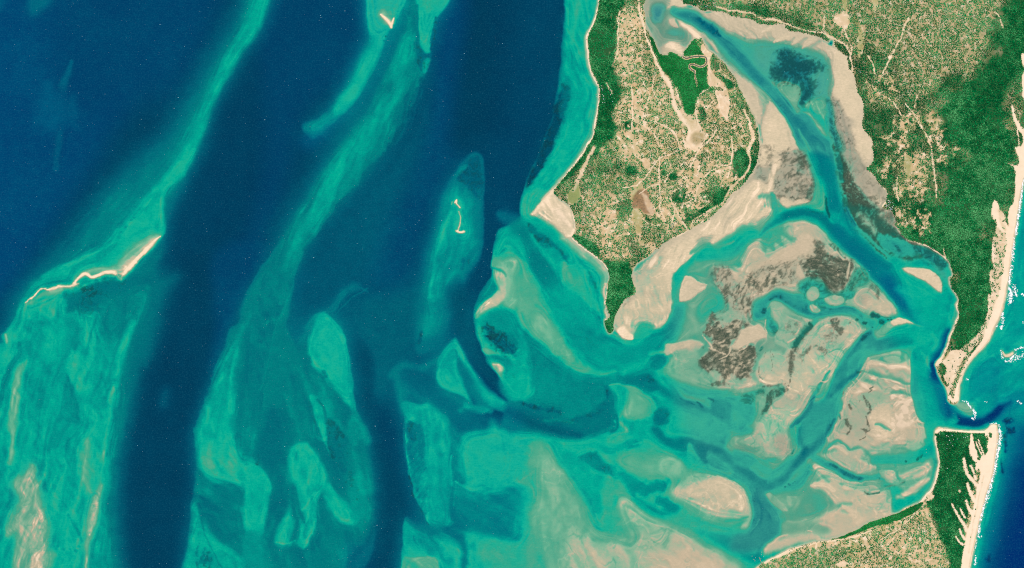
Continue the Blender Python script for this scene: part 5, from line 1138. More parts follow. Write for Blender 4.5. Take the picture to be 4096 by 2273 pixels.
    # shore fringe on the sheltered side
    S(13, "90,1050,7 180,960,7 250,890,8 350,830,8 440,790,9 500,760,8 600,680,6", F=.25, S=.75, soft=.7, rough=.4)
    S(13, "0,1160,6 60,1100,8 100,1050,7", F=.35, S=.6, rough=.4)
    P(13, "0,1070 60,1040 100,1060 70,1110 10,1110", 5, F=.95)
    # ocean-side / strait-side beaches
    B_ = dict(F=0, S=1., G=0, R=0, soft=.5)
    S(3, "436,-240,7 433,-20,7 426,40,7 414,95,7 394,140,7 376,182,6 375,215,5 383,262,5 385,310,5 397,360,5 414,395,6 426,425,8 432,450,8 433,490,8 427,545,8 419,600,8 409,650,9 396,695,9 371,735,9 346,778,9 316,817,9 284,853,9 250,893,9 222,925,9 205,955,7", warp=False, **B_)
    S(3, "285,1035,4 305,1085,4 315,1135,4 306,1175,5 294,1190,4", warp=False, **B_)
    S(3, "300,1200,6 350,1245,6 410,1288,6 450,1322,6 480,1355,5", warp=False, **B_)
    S(7, "474,10,6 470,60,7 464,95,6 474,130,5 484,165,5 468,178,4", warp=False, **B_)
    S(7, "516,200,2 524,160,3 545,120,3 570,82,3 595,67,3 620,55,3", warp=False, **B_)
    # ---------------- B
    P(4, "-300,-300 640,-300 640,260 560,330 430,330 330,210 200,160 80,110 -240,40", 60, F=.68, rough=.5, rs=40)
    P(4, "-60,60 170,80 240,130 200,150 80,115 -40,80", 20, F=.8, rough=.5)
    P(4, "480,200 560,260 640,330 640,420 560,520 480,480 430,380 440,300", 34, F=.82, rough=.6)
    P(4, "620,-300 1150,-300 1140,140 1130,250 1060,330 960,380 880,460 800,500 740,470 700,380 640,260", 70, F=.66, rough=.6, rs=40)
    P(4, "1190,-300 1170,60 1150,160 1140,250 1080,330 1020,400 920,430 860,500 870,600 860,690 930,740 990,800 930,840 860,880 850,990 800,960 720,1000 660,990 650,1060 700,1160 800,1230 910,1340 920,1420 960,1760 1100,1860 1180,1500 1100,1200 1200,1050 1240,800 1200,500 1400,200 1400,-300", 90, F=1., rough=.7, rs=50)
    P(4, "480,540 540,560 640,560 640,640 700,700 620,760 540,720 500,640", 24, F=.9, rough=.5)
    P(4, "650,560 720,600 780,700 740,760 660,700", 24, F=.85, rough=.6)
    P(4, "510,780 560,760 640,860 640,1000 600,1030 560,920 510,860", 20, F=.9, rough=.5)
    P(4, "640,760 700,740 640,820", 20, F=.85)
    for q in ("500,460 540,440 590,490 580,510 520,490", "640,620 700,600 710,650 650,650", "570,690 620,700 600,730 570,720", "640,690 710,700 700,760 650,740", "800,620 850,630 850,700 800,700", "690,800 750,780 790,790 780,860 700,900 680,860", "700,900 790,880 790,950 740,970 650,980 650,950", "560,850 610,810 640,830 590,880", "870,730 930,740 900,780", "860,790 900,800 870,830", "730,560 750,610 730,620", "640,1050 700,1080 690,1120 650,1090", "760,1080 800,1090 790,1180 760,1160", "560,400 600,370 640,420 600,440"):
        P(4, q, 30, F=.45, S=.02, rough=1.7, rs=16)
    P(4, "690,790 720,800 715,890 690,880", 10, F=.1, G=.5)
    P(4, "380,-40 395,0 390,60 380,60", 8, F=.05, G=.7)
    P(4, "525,-40 560,-40 540,50 525,40", 6, F=.03, G=.5)
    P(4, "470,120 480,200 465,280 450,270 455,180", 16, F=.2, G=.6)
    P(4, "340,90 390,60 400,120 380,150 340,120", 20, F=.1, S=.35)
    for q in ("710,90,3 690,140,3 670,190,3 640,240,3 615,290,4 585,350,3 575,380,3", "380,150,3 390,180,3 420,240,3 410,300,3", "825,735,3 830,800,4 842,870,4 845,930,3 850,1000,3", "690,520,3 730,570,3 770,640,3 800,690,3 825,740,3", "650,890,2.5 645,950,3 660,1010,3", "500,280,3 530,330,3 540,370,3", "285,80,3 280,130,3 270,170,3", "610,500,2.5 650,540,2.5 670,580,2.5", "1140,60,3 1165,90,3 1185,140,3", "750,480,3 740,540,3", "880,1250,2 890,1300,2"):
        S(4, q, a=.8, **T)
    DOTS(4, "614,290,7", F=0, S=.9)
    # shore road + strip along the bay
    S(11, "700,60,6 850,90,7 1000,110,8 1100,140,9 1180,190,10 1260,190,10 1360,215,8", F=.05, S=.3, soft=.7)
    S(12, "0,185,9 80,185,9 180,215,8 300,270,5 500,310,5 640,350,7 720,400,8 780,460,8 810,530,7 820,600,6 830,690,6", F=.08, S=.45, soft=.7, rough=.2)
    P(12, "185,240 300,280 420,300 560,330 605,360 602,398 540,372 430,335 310,312 200,282", 5, F=.8, M=.4, rough=.4)
    P(12, "660,395 740,430 800,510 790,540 730,500 680,460 655,430", 4, F=.85, M=.3)
    S(12, "600,345,8 650,370,10 660,440,5", F=.15, S=.6, soft=.7)
    P(11, "740,90 850,130 1000,160 1080,195 1000,178 850,145 740,110", 5, F=.75, rough=.5)
    P(11, "860,20 1000,50 1160,60 1240,110 1160,170 1060,110 900,80", 20, F=.92, rough=.6)
    P(11, "400,-200 480,-200 470,40 440,40 405,5", 5, F=.95)
    P(11, "560,80 720,60 700,95 620,102", 8, F=.85, rough=.4)
    S(12, "930,990,4 935,1060,4 925,1150,4 930,1210,5 990,1300,5 1025,1360,5", F=.1, S=.6, soft=.6, rough=.4)
    S(14, "1022,50,6 1015,110,8 985,145,7", F=.1, S=.7, soft=.6)
    S(14, "975,195,6 1030,250,12 1075,330,10 1130,375,12 1155,420,9 1140,500,9 1115,545,8", F=0, S=.8, soft=.6, warp=False)
    S(14, "1130,565,6 1200,590,7 1228,650,7 1228,720,8 1270,768,7 1310,830,8 1370,875,8 1440,900,8", F=0, S=.7, soft=.6, warp=False)
    S(4, "690,1212,5 750,1227,5 800,1243,6 850,1275,7 890,1305,8 905,1330,6", F=0, S=.9, soft=.6, warp=False)
    P(4, "860,1350 890,1330 915,1350 930,1390 905,1395", 8, F=.15, S=.5)
    S(8, "925,30,4 945,60,4 952,90,4 948,120,6 955,155,6 940,190,10 925,230,9 910,270,6 898,310,8 880,350,9 860,390,10 848,405,8", F=0, S=.8, soft=.6, warp=False)
    # ocean dunes of B
    P(4, "1227,545 1234,530 1242,550 1250,590 1272,622 1300,650 1400,600 1420,420 1560,380 1500,760 1330,950 1300,1200 1260,1500 1150,1900 1060,1900 1130,1440 1130,1400 1135,1330 1124,1280 1132,1215 1160,1200 1150,1150 1135,1115 1122,1085 1140,1012 1160,1028 1168,1060 1192,1085 1200,1120 1214,1080 1222,1040 1236,1000 1242,950 1246,890 1240,852 1212,820 1238,838 1256,828 1260,780 1244,745 1264,740 1250,690 1256,650 1240,612", 5, F=.03, S=.9)
    P(4, "1275,280 1289,270 1320,300 1320,340 1290,335", 4, F=.02, S=.95)
    P(4, "1284,375 1320,370 1330,560 1289,520", 4, F=.02, S=.95)
    for q in ("1248,690 1256,686 1258,735 1246,738", "1270,610 1289,640 1320,620 1289,570", "1262,660 1282,690 1278,740 1262,720", "1190,1060 1208,1085 1212,1140 1198,1110"):
        P(4, q, 4, F=.9, S=0)
    P(4, "1160,1060 1190,1090 1200,1150 1190,1160 1165,1120", 6, F=.35, S=.45, rough=.6)
    P(4, "1150,1150 1180,1170 1200,1180 1190,1300 1180,1440 1140,1440 1140,1300 1130,1240", 8, F=.45, S=.4, R=.15, rough=.6, rs=10)
    for q in ("1140,1110,4 1150,1140,3", "1138,1155,4 1148,1190,4 1155,1200,3"):
        S(4, q, F=.9, S=0)
    P(8, "1115,-60 1160,-60 1165,0 1150,80 1120,170 1090,250 1050,310 1010,345 960,338 1000,300 1080,220 1112,130 1122,60", 7, F=.42, S=.45, R=.15, rough=.5, rs=10)
    S(8, "1190,-40,16 1180,60,15 1150,150,14 1120,225,13 1080,300,12 1030,365,12 985,430,12 958,510,10 945,575,12", F=0, S=1., soft=.4, warp=False)
    P(8, "920,330 980,340 1010,350 1000,400 960,470 940,540 920,570 905,540 900,500 880,460 860,410 890,380", 6, F=.12, S=.6, rough=.4)
    S(8, "1010,355,12 975,420,14 945,490,12 930,530,9", F=.62, S=.2, R=.15, soft=.8, rough=.5)
    P(8, "862,412 880,400 895,430 890,460 870,455", 4, F=.9, S=0)
    P(8, "870,470 885,465 890,490 880,500", 3, F=.85, S=0)
    S(8, "905,480,8 915,520,8 925,555,6", F=.5, S=.3)
    S(8, "910,570,7 935,592,8 955,575,7", F=0, S=1., warp=False, soft=.5)
    S(8, "1110,60,5 1114,85,5", F=.05, S=.8)
    # ---------------- C
    P(8, "845,745 1080,745 1110,760 1110,850 1060,900 1040,1000 1000,1200 980,1440 960,1800 760,1800 900,1440 850,1250 800,1140 815,1050 850,960 858,860", 10, F=1.)
    P(8, "-300,1800 -60,1440 0,1395 150,1335 320,1300 460,1260 560,1200 760,1110 810,1130 850,1250 910,1400 850,1800", 20, F=.52, rough=.3)
    P(8, "250,1290 430,1262 560,1230 640,1240 520,1330 400,1340", 30, F=.55, rough=.6)
    P(8, "680,1160 800,1130 850,1250 800,1300 700,1240", 40, F=.56)
    P(8, "-20,1400 150,1345 320,1310 420,1350 360,1420 -40,1470", 24, F=.66, rough=.6)
    P(8, "720,1260 860,1280 900,1390 880,1470 760,1420", 40, F=.58, S=.04)
    P(8, "140,1322 230,1305 320,1286 430,1242 510,1197 570,1188 572,1215 520,1225 450,1255 360,1285 250,1300 160,1328", 4, F=1., M=1., S=0)
    P(8, "575,1178 660,1150 770,1100 780,1110 740,1150 660,1185 580,1215", 4, F=1., M=1., S=0)
    P(8, "478,1275 492,1270 500,1300 485,1303", 4, F=.02, S=.3)
    P(8, "340,1405 380,1395 385,1420 345,1425", 4, F=.02, S=.4)
    for q in ("0,1388,4 60,1366,4 140,1332,4 260,1300,3 400,1282,3 520,1240,3", "560,1290,2.5 660,1230,2.5 760,1140,2.5", "240,1290,4 240,1330,4"):
        S(8, q, **T)
    S(8, "-10,1395,9 40,1366,8 100,1340,6", F=.15, S=.7, soft=.7)
    # dunes of C
    P(19, "1680,470 1760,350 1850,300 1920,380 1930,600 1880,1000 1850,1440 1420,1440 1400,1250 1480,1150 1540,1110 1620,1080 1690,950 1650,850 1680,720 1640,600 1620,520", 5, F=0, S=1.)
    P(19, "1270,520 1300,540 1330,640 1350,760 1360,900 1400,1040 1470,1150 1420,1240 1340,1180 1300,1100 1230,1020 1215,850 1240,760 1250,620", 4, F=.03, S=.9)
    S(19, "1400,750,14 1440,880,18 1500,1000,18 1550,1100,16", F=.0, S=.95, soft=.5)
    S(19, "1455,680,12 1500,830,17 1560,1000,16 1580,1090,16", F=.0, S=.95, soft=.5)
    P(19, "1725,495 1780,510 1790,620 1750,640 1720,580", 3, F=.95, S=0)
    P(19, "1655,590 1690,600 1710,690 1680,690", 3, F=.8, S=0)
    P(19, "1425,1120 1490,1160 1470,1190 1430,1180", 2, F=.9, S=0)
    S(19, "1110,1145,30 1120,1280,26 1160,1440,24", F=0, S=1., soft=.5)
    S(19, "1265,1320,18 1310,1440,18", F=0, S=.95, soft=.5)
    for q in ("985,885,7 990,920,8 1005,960,9 1030,990,8 1045,1010,8", "1022,915,4 1038,960,6 1045,985,6", "1003,1005,6 1015,1045,8 1035,1085,10 1050,1100,10", "996,1090,5 1008,1125,7 1030,1160,10", "924,1105,3 942,1140,5 965,1180,7 985,1210,8 1000,1240,9", "966,1128,3 978,1155,5 990,1175,5", "963,1235,4 975,1262,5 990,1285,6", "945,1270,3 962,1298,5 980,1310,6"):
        S(8, q, F=0, S=.95, soft=.5, warp=False)
    P(8, "1080,900 1150,850 1150,930 1130,1000 1105,1060 1090,1120 1070,1190 1055,1250 1045,1310 1030,1370 1020,1440 1010,1800 950,1800 970,1440 985,1330 1000,1250 1020,1190 1030,1130 1045,1080 1050,1010 1070,950", 5, F=0, S=1., warp=False)
    S(8, "1055,1000,3 1062,960,4 1058,930,3", F=.85, S=0)
    S(8, "1085,960,3 1070,1040,3 1055,1110,3 1040,1190,3 1025,1270,3 1005,1350,3", F=.25, S=.6, soft=.9, rough=.6, rs=8)
    S(8, "842,770,6 845,805,5 853,850,5 860,900,5 852,950,6 840,995,7 818,1035,10 795,1065,12 770,1092,8", F=0, S=.9, soft=.5, warp=False)
    S(8, "846,745,8 870,734,7 950,740,5 1050,745,5 1100,740,7 1130,720,16", F=0, S=1., soft=.5, warp=False)
    for q in ("800,1065 830,1050 830,1080 800,1090", "960,1040 970,1045 965,1055 958,1050"):
        P(8, q, 5, F=.3, S=.4, rough=.6)
    W_ = dict(S=.5, R=.3, F=0, soft=.7, warp=False)
    S(8, "1152,722,4 1153,790,4 1143,850,4 1138,900,4 1123,980,4 1098,1050,4 1083,1110,4 1063,1190,4 1048,1250,4 1037,1310,4 1022,1370,4 1012,1430,4", **W_)
    S(8, "1203,0,4 1193,60,4 1179,120,4 1159,180,4 1134,225,4 1119,270,4 1087,315,4 1047,355,4 1007,405,4 983,450,4 963,510,4 958,560,4", **W_)
    S(4, "1288,900,4 1269,980,4 1260,1050,4 1253,1100,4 1239,1180,4 1233,1230,4 1220,1300,4 1211,1380,4", **W_)
    S(11, "405,540,9 440,556,10 480,548,9 540,538,9 600,540,9 630,552,9 636,590,8 615,625,8 570,638,8 520,618,8 485,615,8 470,640,8 495,668,8 520,680,7 525,740,6 540,790,5 542,820,4", grow=1.35, F=0, M=0, soft=.25, warp=False)
    CH['F'] = np.clip(CH['F'], 0, 1)
def boxblur(a, r):
    for ax in (0, 1):
        for _ in range(3):
            p = np.pad(a, [(r + 1, r) if k == ax else (0, 0) for k in (0, 1)], mode='edge')
            c = np.cumsum(p, ax, dtype=np.float64)
            a = ((c[2 * r + 1:] - c[:-2 * r - 1]) if ax == 0 else (c[:, 2 * r + 1:] - c[:, :-2 * r - 1])) / (2 * r + 1)
    return a.astype(np.float32)
paint_sea(); paint_lagoon(); paint_ocean(); paint_strait(); paint_east(); paint_land()
_wx0 = X + (fbm(X, Y, 60, 3, 122) - .5) * 60; _wy0 = Y + (fbm(X, Y, 60, 3, 123) - .5) * 60
_L = CH['L']
_hz = boxblur(_L, 12)
_L = _L + np.maximum(_hz - _L - .02, 0) * .75 * (1 - sstep((X - 1820) / 150)) * (1 - sstep((_L - .22) / .16))
_near = sstep((CH['LAND'] + 11) / 9)
_L = _L + (np.maximum(_L, .905) - _L) * _near
# weed grows in clumps: turn cover into patches with bare sand between
_n = .6 * fbm(_wx0, _wy0, 9, 3, 121, .6) + .4 * fbm(_wx0, _wy0, 30, 3, 124, .6)
_q = np.clip((_n - .3) / .4, 0, 1)
_V = np.clip(CH['V'], 0, 1)
CH['V'] = np.where(_V > .03, sstep((_V * 1.12 - _q) / .75 + .5), 0).astype(np.float32) * (.42 + .58 * _V)
_mid = sstep((_L - .3) / .2)
_dl = sstep((X - 2620) / 80) * sstep((2080 - Y) / 60) * (1 - sstep((X - 3370) / 60) * sstep((Y - 1380) / 60))
_L = _L + .032 * _dl * sstep((_L - .815) / .035) * (1 - sstep((_L - .935) / .02))
# currents blur and comb the soft sand: feather the edges, then add bands that follow the contours
_land = CH['LAND'] > -4
_b1 = boxblur(_L, 2); _b2 = boxblur(_L, 6)
_soft = np.clip(sstep((_L - .25) / .12) * sstep((.965 - _L) / .03), 0, 1)
_n1 = fbm(X, Y, 90, 3, 131)
_L = _L + (_b1 - _L) * (.25 + .3 * sstep((.66 - _L) / .06)) * _soft + (_b2 - _b1) * _soft * sstep((_n1 - .5) / .2) * .6
_mx = X + (fbm(X, Y, 130, 3, 111) - .5) * 150; _my = Y + (fbm(X, Y, 130, 3, 112) - .5) * 150
_mid = sstep((_L - .3) / .2); _fl = sstep((.97 - _L) / .06)
_n2 = fbm(X, Y, 60, 3, 132)
_band = vnoise(_b2 * 46 + fbm(X, Y, 240, 3, 133) * 9, fbm(X, Y, 300, 2, 134) * 6) - .5
_band2 = vnoise(_b2 * 120 + fbm(X, Y, 200, 3, 135) * 16, fbm(X, Y, 300, 2, 136) * 8) - .5
_grad = np.hypot(*np.gradient(_b2)) 
_bm = .12 + .88 * sstep((_grad - .001) / .005)
_add = (fbm(_mx, _my, 110, 4, 101) - .5) * .13 + (fbm(_mx, _my, 34, 4, 102) - .5) * .07 + (fbm(X, Y, 11, 3, 103) - .5) * .035
_add += _bm * sstep((_n2 - .3) / .3) * (_band * .12 + _band2 * .075)
_rg = fbm(_mx, _my, 70, 4, 137); _ridge = np.clip(1 - np.abs(_rg - .5) * 26, 0, 1)
_rg2 = fbm(X + 500, Y, 42, 4, 138); _ridge2 = np.clip(1 - np.abs(_rg2 - .5) * 22, 0, 1)
_flat = sstep((_L - .8) / .05) * sstep((.96 - _L) / .02)
_add -= _flat * (_ridge * .075 * sstep((_n1 - .42) / .2) + _ridge2 * .05 * sstep((_n2 - .45) / .2))
_rg3 = fbm(_mx + 900, _my, 55, 4, 139); _ridge3 = np.clip(1 - np.abs(_rg3 - .5) * 24, 0, 1)
_add += sstep((_L - .5) / .1) * _ridge3 * .05 * sstep((fbm(X, Y, 110, 3, 140) - .45) / .15)
_inl = sstep((X - 1900) / 120)
CH['L'] = (_L + _mid * _fl * _add * np.where(_land, 0, 1) + (1 - _mid) * (fbm(_mx, _my, 120, 4, 104) - .5) * .07).astype(np.float32)
CH['K'] = boxblur(CH['K'], 2); CH['Q'] = boxblur(CH['Q'], 4) * .62; CH['B'] = boxblur(CH['B'], 3)
CH['B'] = CH['B'] * (.8 + .2 * np.maximum(sstep((500 - X) / 900), _inl))

# ================================================================ helpers
def wxy(x, y): return (x - 2048.) * PX, -(y - 1136.5) * PX
def lin(c, k=None):
    k = ALB if k is None else k
    out = []
    for v in c:
        v = v / 255.
        out.append((v / 12.92 if v <= .04045 else ((v + .055) / 1.055) ** 2.4) * k)
    return tuple(out) + (1.,)
def tag(o, label, cat, group=None, kind=None):
    o['label'] = label; o['category'] = cat
    if group: o['group'] = group
    if kind: o['kind'] = kind
    return o
def make_mesh(name, v, f4=None, f3=None, attrs=None, smooth_=True):
    """v Nx3; f4 Mx4 quads; f3 Kx3 triangles"""
    me = bpy.data.meshes.new(name)
    parts = [a for a in (f4, f3) if a is not None and len(a)]
    sizes = np.concatenate([np.full(len(a), a.shape[1], np.int32) for a in parts])
    idx = np.concatenate([a.ravel() for a in parts]).astype(np.int32)
    me.vertices.add(len(v)); me.vertices.foreach_set('co', np.ascontiguousarray(v, np.float32).ravel())
    me.loops.add(len(idx)); me.loops.foreach_set('vertex_index', idx)
    me.polygons.add(len(sizes))
    st = np.zeros(len(sizes), np.int32); st[1:] = np.cumsum(sizes)[:-1]
    me.polygons.foreach_set('loop_start', st)
    if smooth_: me.polygons.foreach_set('use_smooth', np.ones(len(sizes), bool))
    me.update(calc_edges=True)
    for k, a in (attrs or {}).items():
        at = me.attributes.new(k, 'FLOAT', 'POINT'); at.data.foreach_set('value', np.ascontiguousarray(a, np.float32).ravel())
    return me
def add_obj(name, me, mat=None, parent=None):
    o = bpy.data.objects.new(name, me); COL.objects.link(o)
    if mat is not None and not me.materials: me.materials.append(mat)
    if parent is not None: o.parent = parent
    return o

class NT:
    def __init__(s, name):
        s.m = bpy.data.materials.new(name); s.m.use_nodes = True; s.t = s.m.node_tree
        for n in list(s.t.nodes): s.t.nodes.remove(n)
        s.out = s.n('ShaderNodeOutputMaterial')
    def n(s, t, **kw):
        q = s.t.nodes.new(t)
        for k, v in kw.items(): setattr(q, k, v)
        return q
    def l(s, a, b): s.t.links.new(a, b)
    def attr(s, name): return s.n('ShaderNodeAttribute', attribute_name=name).outputs['Fac']
    def math(s, op, a, b=None, c=None, clamp=False):
        q = s.n('ShaderNodeMath', operation=op); q.use_clamp = clamp
        for i, v in enumerate((a, b, c)):
            if v is None: continue
            if isinstance(v, (int, float)): q.inputs[i].default_value = v
            else: s.l(v, q.inputs[i])
        return q.outputs[0]
    def noise(s, scale, detail=3, rough=.55, vec=None, stretch=None):
        q = s.n('ShaderNodeTexNoise'); q.inputs['Scale'].default_value = scale
        q.inputs['Detail'].default_value = detail; q.inputs['Roughness'].default_value = rough
        g = s.n('ShaderNodeNewGeometry').outputs['Position']
        if stretch:
            mp = s.n('ShaderNodeMapping'); mp.inputs['Rotation'].default_value = (0, 0, stretch[0]); mp.inputs['Scale'].default_value = (stretch[1], stretch[2], 1)
            s.l(g, mp.inputs['Vector']); g = mp.outputs[0]
        s.l(g, q.inputs['Vector'])
        return q.outputs['Fac']
    def ramp(s, fac, stops):
        q = s.n('ShaderNodeValToRGB'); e = q.color_ramp.elements
        while len(e) < len(stops): e.new(.5)
        for el, (p, c) in zip(e, stops): el.position = p; el.color = lin(c)
        s.l(fac, q.inputs[0]); return q.outputs[0]
    def mix(s, fac, a, b):
        q = s.n('ShaderNodeMix', data_type='RGBA')
        for v, i in ((fac, 0), (a, 6), (b, 7)):
            if isinstance(v, (int, float)): q.inputs[i].default_value = v
            elif isinstance(v, tuple): q.inputs[i].default_value = v
            else: s.l(v, q.inputs[i])
        return q.outputs[2]
    def bsdf(s, col, rough=.8, spec=.2, normal=None):
        q = s.n('ShaderNodeBsdfPrincipled'); q.inputs['Roughness'].default_value = rough
        q.inputs['Specular IOR Level'].default_value = spec
        if isinstance(col, tuple): q.inputs['Base Color'].default_value = col
        else: s.l(col, q.inputs['Base Color'])
        if normal is not None: s.l(normal, q.inputs['Normal'])
        return q.outputs[0]
    def bump(s, h, dist, strength=1.):
        q = s.n('ShaderNodeBump'); q.inputs['Distance'].default_value = dist; q.inputs['Strength'].default_value = strength
        s.l(h, q.inputs['Height']); return q.outputs[0]
    def done(s, sh): s.l(sh, s.out.inputs[0]); return s.m

# ---------------------------------------------------------------- water: colour follows depth
def mat_water():
    t = NT("sea_water")
    L = t.attr('shallow'); B = t.attr('blue'); V = t.attr('weed')
    n1 = t.noise(.03, 3, .6); n2 = t.noise(.006, 4, .6); n3 = t.noise(.02, 2, .6, stretch=(math.radians(25), .35, 1.6))
    g = t.math('ADD', t.math('MULTIPLY', t.math('SUBTRACT', n1, .5), .10), t.math('MULTIPLY', t.math('SUBTRACT', n2, .5), .10))
    g = t.math('ADD', g, t.math('MULTIPLY', t.math('SUBTRACT', n3, .5), .08))
    Ln = t.math('ADD', L, g)
    blend = t.mix(B, t.ramp(Ln, RAMP_TEAL), t.ramp(Ln, RAMP_BLUE))
    K = t.attr('silt')
    ks = t.n('ShaderNodeMapRange'); t.l(Ln, ks.inputs['Value'])
    for k, v in (('From Min', .3), ('From Max', .62), ('To Min', 0), ('To Max', .75)): ks.inputs[k].default_value = v
    blend = t.mix(t.math('MULTIPLY', K, ks.outputs[0], clamp=True), blend, lin((112, 146, 132)))
    col = t.mix(t.math('MULTIPLY', V, .8, clamp=True), blend, lin((16, 50, 50)))
    gr = t.math('MULTIPLY', t.math('SUBTRACT', t.noise(.035, 3, .65), .5), .5)
    col = t.mix(t.math('ABSOLUTE', gr), col, t.mix(t.math('GREATER_THAN', gr, 0.), lin((0, 20, 34)), lin((70, 150, 160))))
    nb = t.noise(.05, 2, .5, stretch=(math.radians(30), .5, 1.4))
    sh = t.bsdf(col, .5, .0, t.bump(nb, 2.5, .5))
    tr = t.n('ShaderNodeBsdfTransparent').outputs[0]
    mr = t.n('ShaderNodeMapRange', interpolation_type='SMOOTHSTEP')
    for k, v in (('From Min', .90), ('From Max', .60), ('To Min', 0), ('To Max', 1)): mr.inputs[k].default_value = v
    t.l(L, mr.inputs['Value'])
    mx = t.n('ShaderNodeMixShader'); t.l(mr.outputs[0], mx.inputs[0]); t.l(tr, mx.inputs[1]); t.l(sh, mx.inputs[2])
    return t.done(mx.outputs[0])
def mat_bed():
    t = NT("sandy_bed")
    L = t.attr('shallow'); V = t.attr('weed'); K = t.attr('silt'); Q = t.attr('pink')
    n1 = t.noise(.02, 4, .65); n2 = t.noise(.004, 3, .6); n3 = t.noise(.03, 3, .6, stretch=(math.radians(60), .4, 1.3))
    g = t.math('ADD', t.math('MULTIPLY', t.math('SUBTRACT', n1, .5), .05), t.math('MULTIPLY', t.math('SUBTRACT', n2, .5), .05))
    g = t.math('ADD', g, t.math('MULTIPLY', t.math('SUBTRACT', n3, .5), .05))
    c = t.ramp(t.math('ADD', L, g), RAMP_SAND)
    c = t.mix(t.math('MULTIPLY', K, 1, clamp=True), c, lin(COL_SILT))
    c = t.mix(t.math('MULTIPLY', Q, 1, clamp=True), c, lin(COL_PINK))
    vv = t.math('ADD', V, t.math('MULTIPLY', t.math('SUBTRACT', t.noise(.035, 4, .7), .5), t.math('MULTIPLY', t.math('MINIMUM', V, .5), 1.6)), clamp=True)
    c = t.mix(vv, c, t.mix(t.noise(.01, 2), lin((38, 58, 46)), lin((76, 92, 70))))
    return t.done(t.bsdf(c, .75, .25))
def mat_ground():
    t = NT("dry_ground")
    S_ = t.attr('sand'); G = t.attr('grass'); R = t.attr('marsh'); F = t.attr('cover')
    n1 = t.noise(.006, 4, .6); n2 = t.noise(.025, 4, .65); n3 = t.noise(.002, 3, .6)
    c = t.mix(t.math('MULTIPLY_ADD', n1, 2.4, -.7, clamp=True), lin((204, 168, 120)), lin((238, 204, 164)))
    c = t.mix(t.math('MULTIPLY_ADD', n3, 3., -1.45, clamp=True), c, lin((176, 164, 104)))
    c = t.mix(t.math('MULTIPLY', t.math('MULTIPLY_ADD', F, 2., -.3, clamp=True), t.math('MULTIPLY_ADD', t.noise(.012, 4, .65), 4., -1.85, clamp=True)), c, lin((120, 146, 86)))
    c = t.mix(t.math('MULTIPLY_ADD', t.noise(.010, 5, .7), 6., -3.1, clamp=True), c, lin((252, 226, 196)))
    c = t.mix(t.math('MULTIPLY_ADD', n2, -5., 2.1, clamp=True), c, lin((136, 130, 80)))
    c = t.mix(t.math('MULTIPLY_ADD', F, 2.6, -1.5, clamp=True), c, t.mix(n2, lin((12, 70, 38)), lin((60, 112, 62))))
    c = t.mix(G, c, t.mix(n2, lin((96, 138, 74)), lin((150, 162, 92))))
    c = t.mix(R, c, t.mix(t.math('MULTIPLY_ADD', n2, 3, -1, clamp=True), lin((104, 84, 60)), lin((160, 122, 84))))
    c = t.mix(S_, c, t.mix(n1, lin((246, 220, 186)), lin((255, 232, 204))))
    return t.done(t.bsdf(c, .9, .1))
def mat_leaves(name, a, b, c3):
    t = NT(name)
    v = t.attr('tone')
    c = t.mix(t.math('MULTIPLY', v, 2, clamp=True), lin(a), lin(b)); c = t.mix(t.math('MULTIPLY_ADD', v, 2, -1, clamp=True), c, lin(c3))
    c = t.mix(t.math('MULTIPLY_ADD', t.noise(.0016, 3, .6), 2.6, -.8, clamp=True), t.mix(.35, c, lin(a)), c)
    return t.done(t.bsdf(c, .8, .0))
def mat_plain(name, col, rough=.7, spec=.2, var=.12):
    t = NT(name)
    n = t.noise(.2, 3)
    c = t.mix(t.math('MULTIPLY', n, var * 2), lin(col), tuple(q * .6 for q in lin(col)[:3]) + (1.,))
    return t.done(t.bsdf(c, rough, spec))
M_WATER, M_BED, M_GROUND = mat_water(), mat_bed(), mat_ground()
M_WOOD = mat_leaves("woodland_leaves", (0, 80, 42), (2, 132, 68), (98, 180, 112))
M_MANG = mat_leaves("mangrove_leaves", (2, 92, 42), (6, 130, 54), (52, 160, 84))
M_SCRUB = mat_leaves("scrub_leaves", (0, 104, 54), (4, 146, 76), (76, 176, 108))
M_FOAM = mat_plain("sea_foam", (255, 255, 255), .9, .1, .02)
M_FLECK = mat_plain("thin_foam", (150, 196, 206), .9, .1, .02)
M_ROOF = mat_plain("pale_roofing", (236, 232, 222), .6, .3)
M_TIN = mat_plain("tin_roofing", (190, 214, 226), .4, .4)
M_WALL = mat_plain("rendered_wall", (200, 186, 160))
M_HULL = mat_plain("painted_hull", (250, 250, 248), .4, .4)
M_DECK = mat_plain("boat_deck", (176, 150, 118))
M_BARK = mat_plain("tree_bark", (92, 74, 56))
M_PLANK = mat_plain("jetty_planks", (196, 176, 146))

# ================================================================ sea and sand
landmax = CH['LAND']
FAR = np.array([-3500., -1200.], np.float32)
gx = np.concatenate([xs[0] + FAR, xs, xs[-1] - FAR[::-1]]); gy = np.concatenate([ys[0] + FAR, ys, ys[-1] - FAR[::-1]])
def padded(a): return np.pad(a, 2, mode='edge')
GX, GY = np.meshgrid(gx, gy)
WXX, WYY = wxy(GX, GY)
PN, PM = GX.shape
def grid_mesh(name, cellmask, z, attrs):
    """quads of the padded grid where cellmask is set"""
    jj, ii = np.nonzero(cellmask)
    a = jj * PM + ii
    q = np.stack([a + PM, a + PM + 1, a + 1, a], 1)
    used = np.zeros(PN * PM, bool); used[q.ravel()] = True
    rem = np.cumsum(used) - 1
    v = np.stack([WXX.ravel()[used], WYY.ravel()[used], z.ravel()[used]], 1)
    return make_mesh(name, v, f4=rem[q], attrs={k: x.ravel()[used] for k, x in attrs.items()})
pl = {k: padded(CH[k]) for k in CH}
Lp = pl['L']
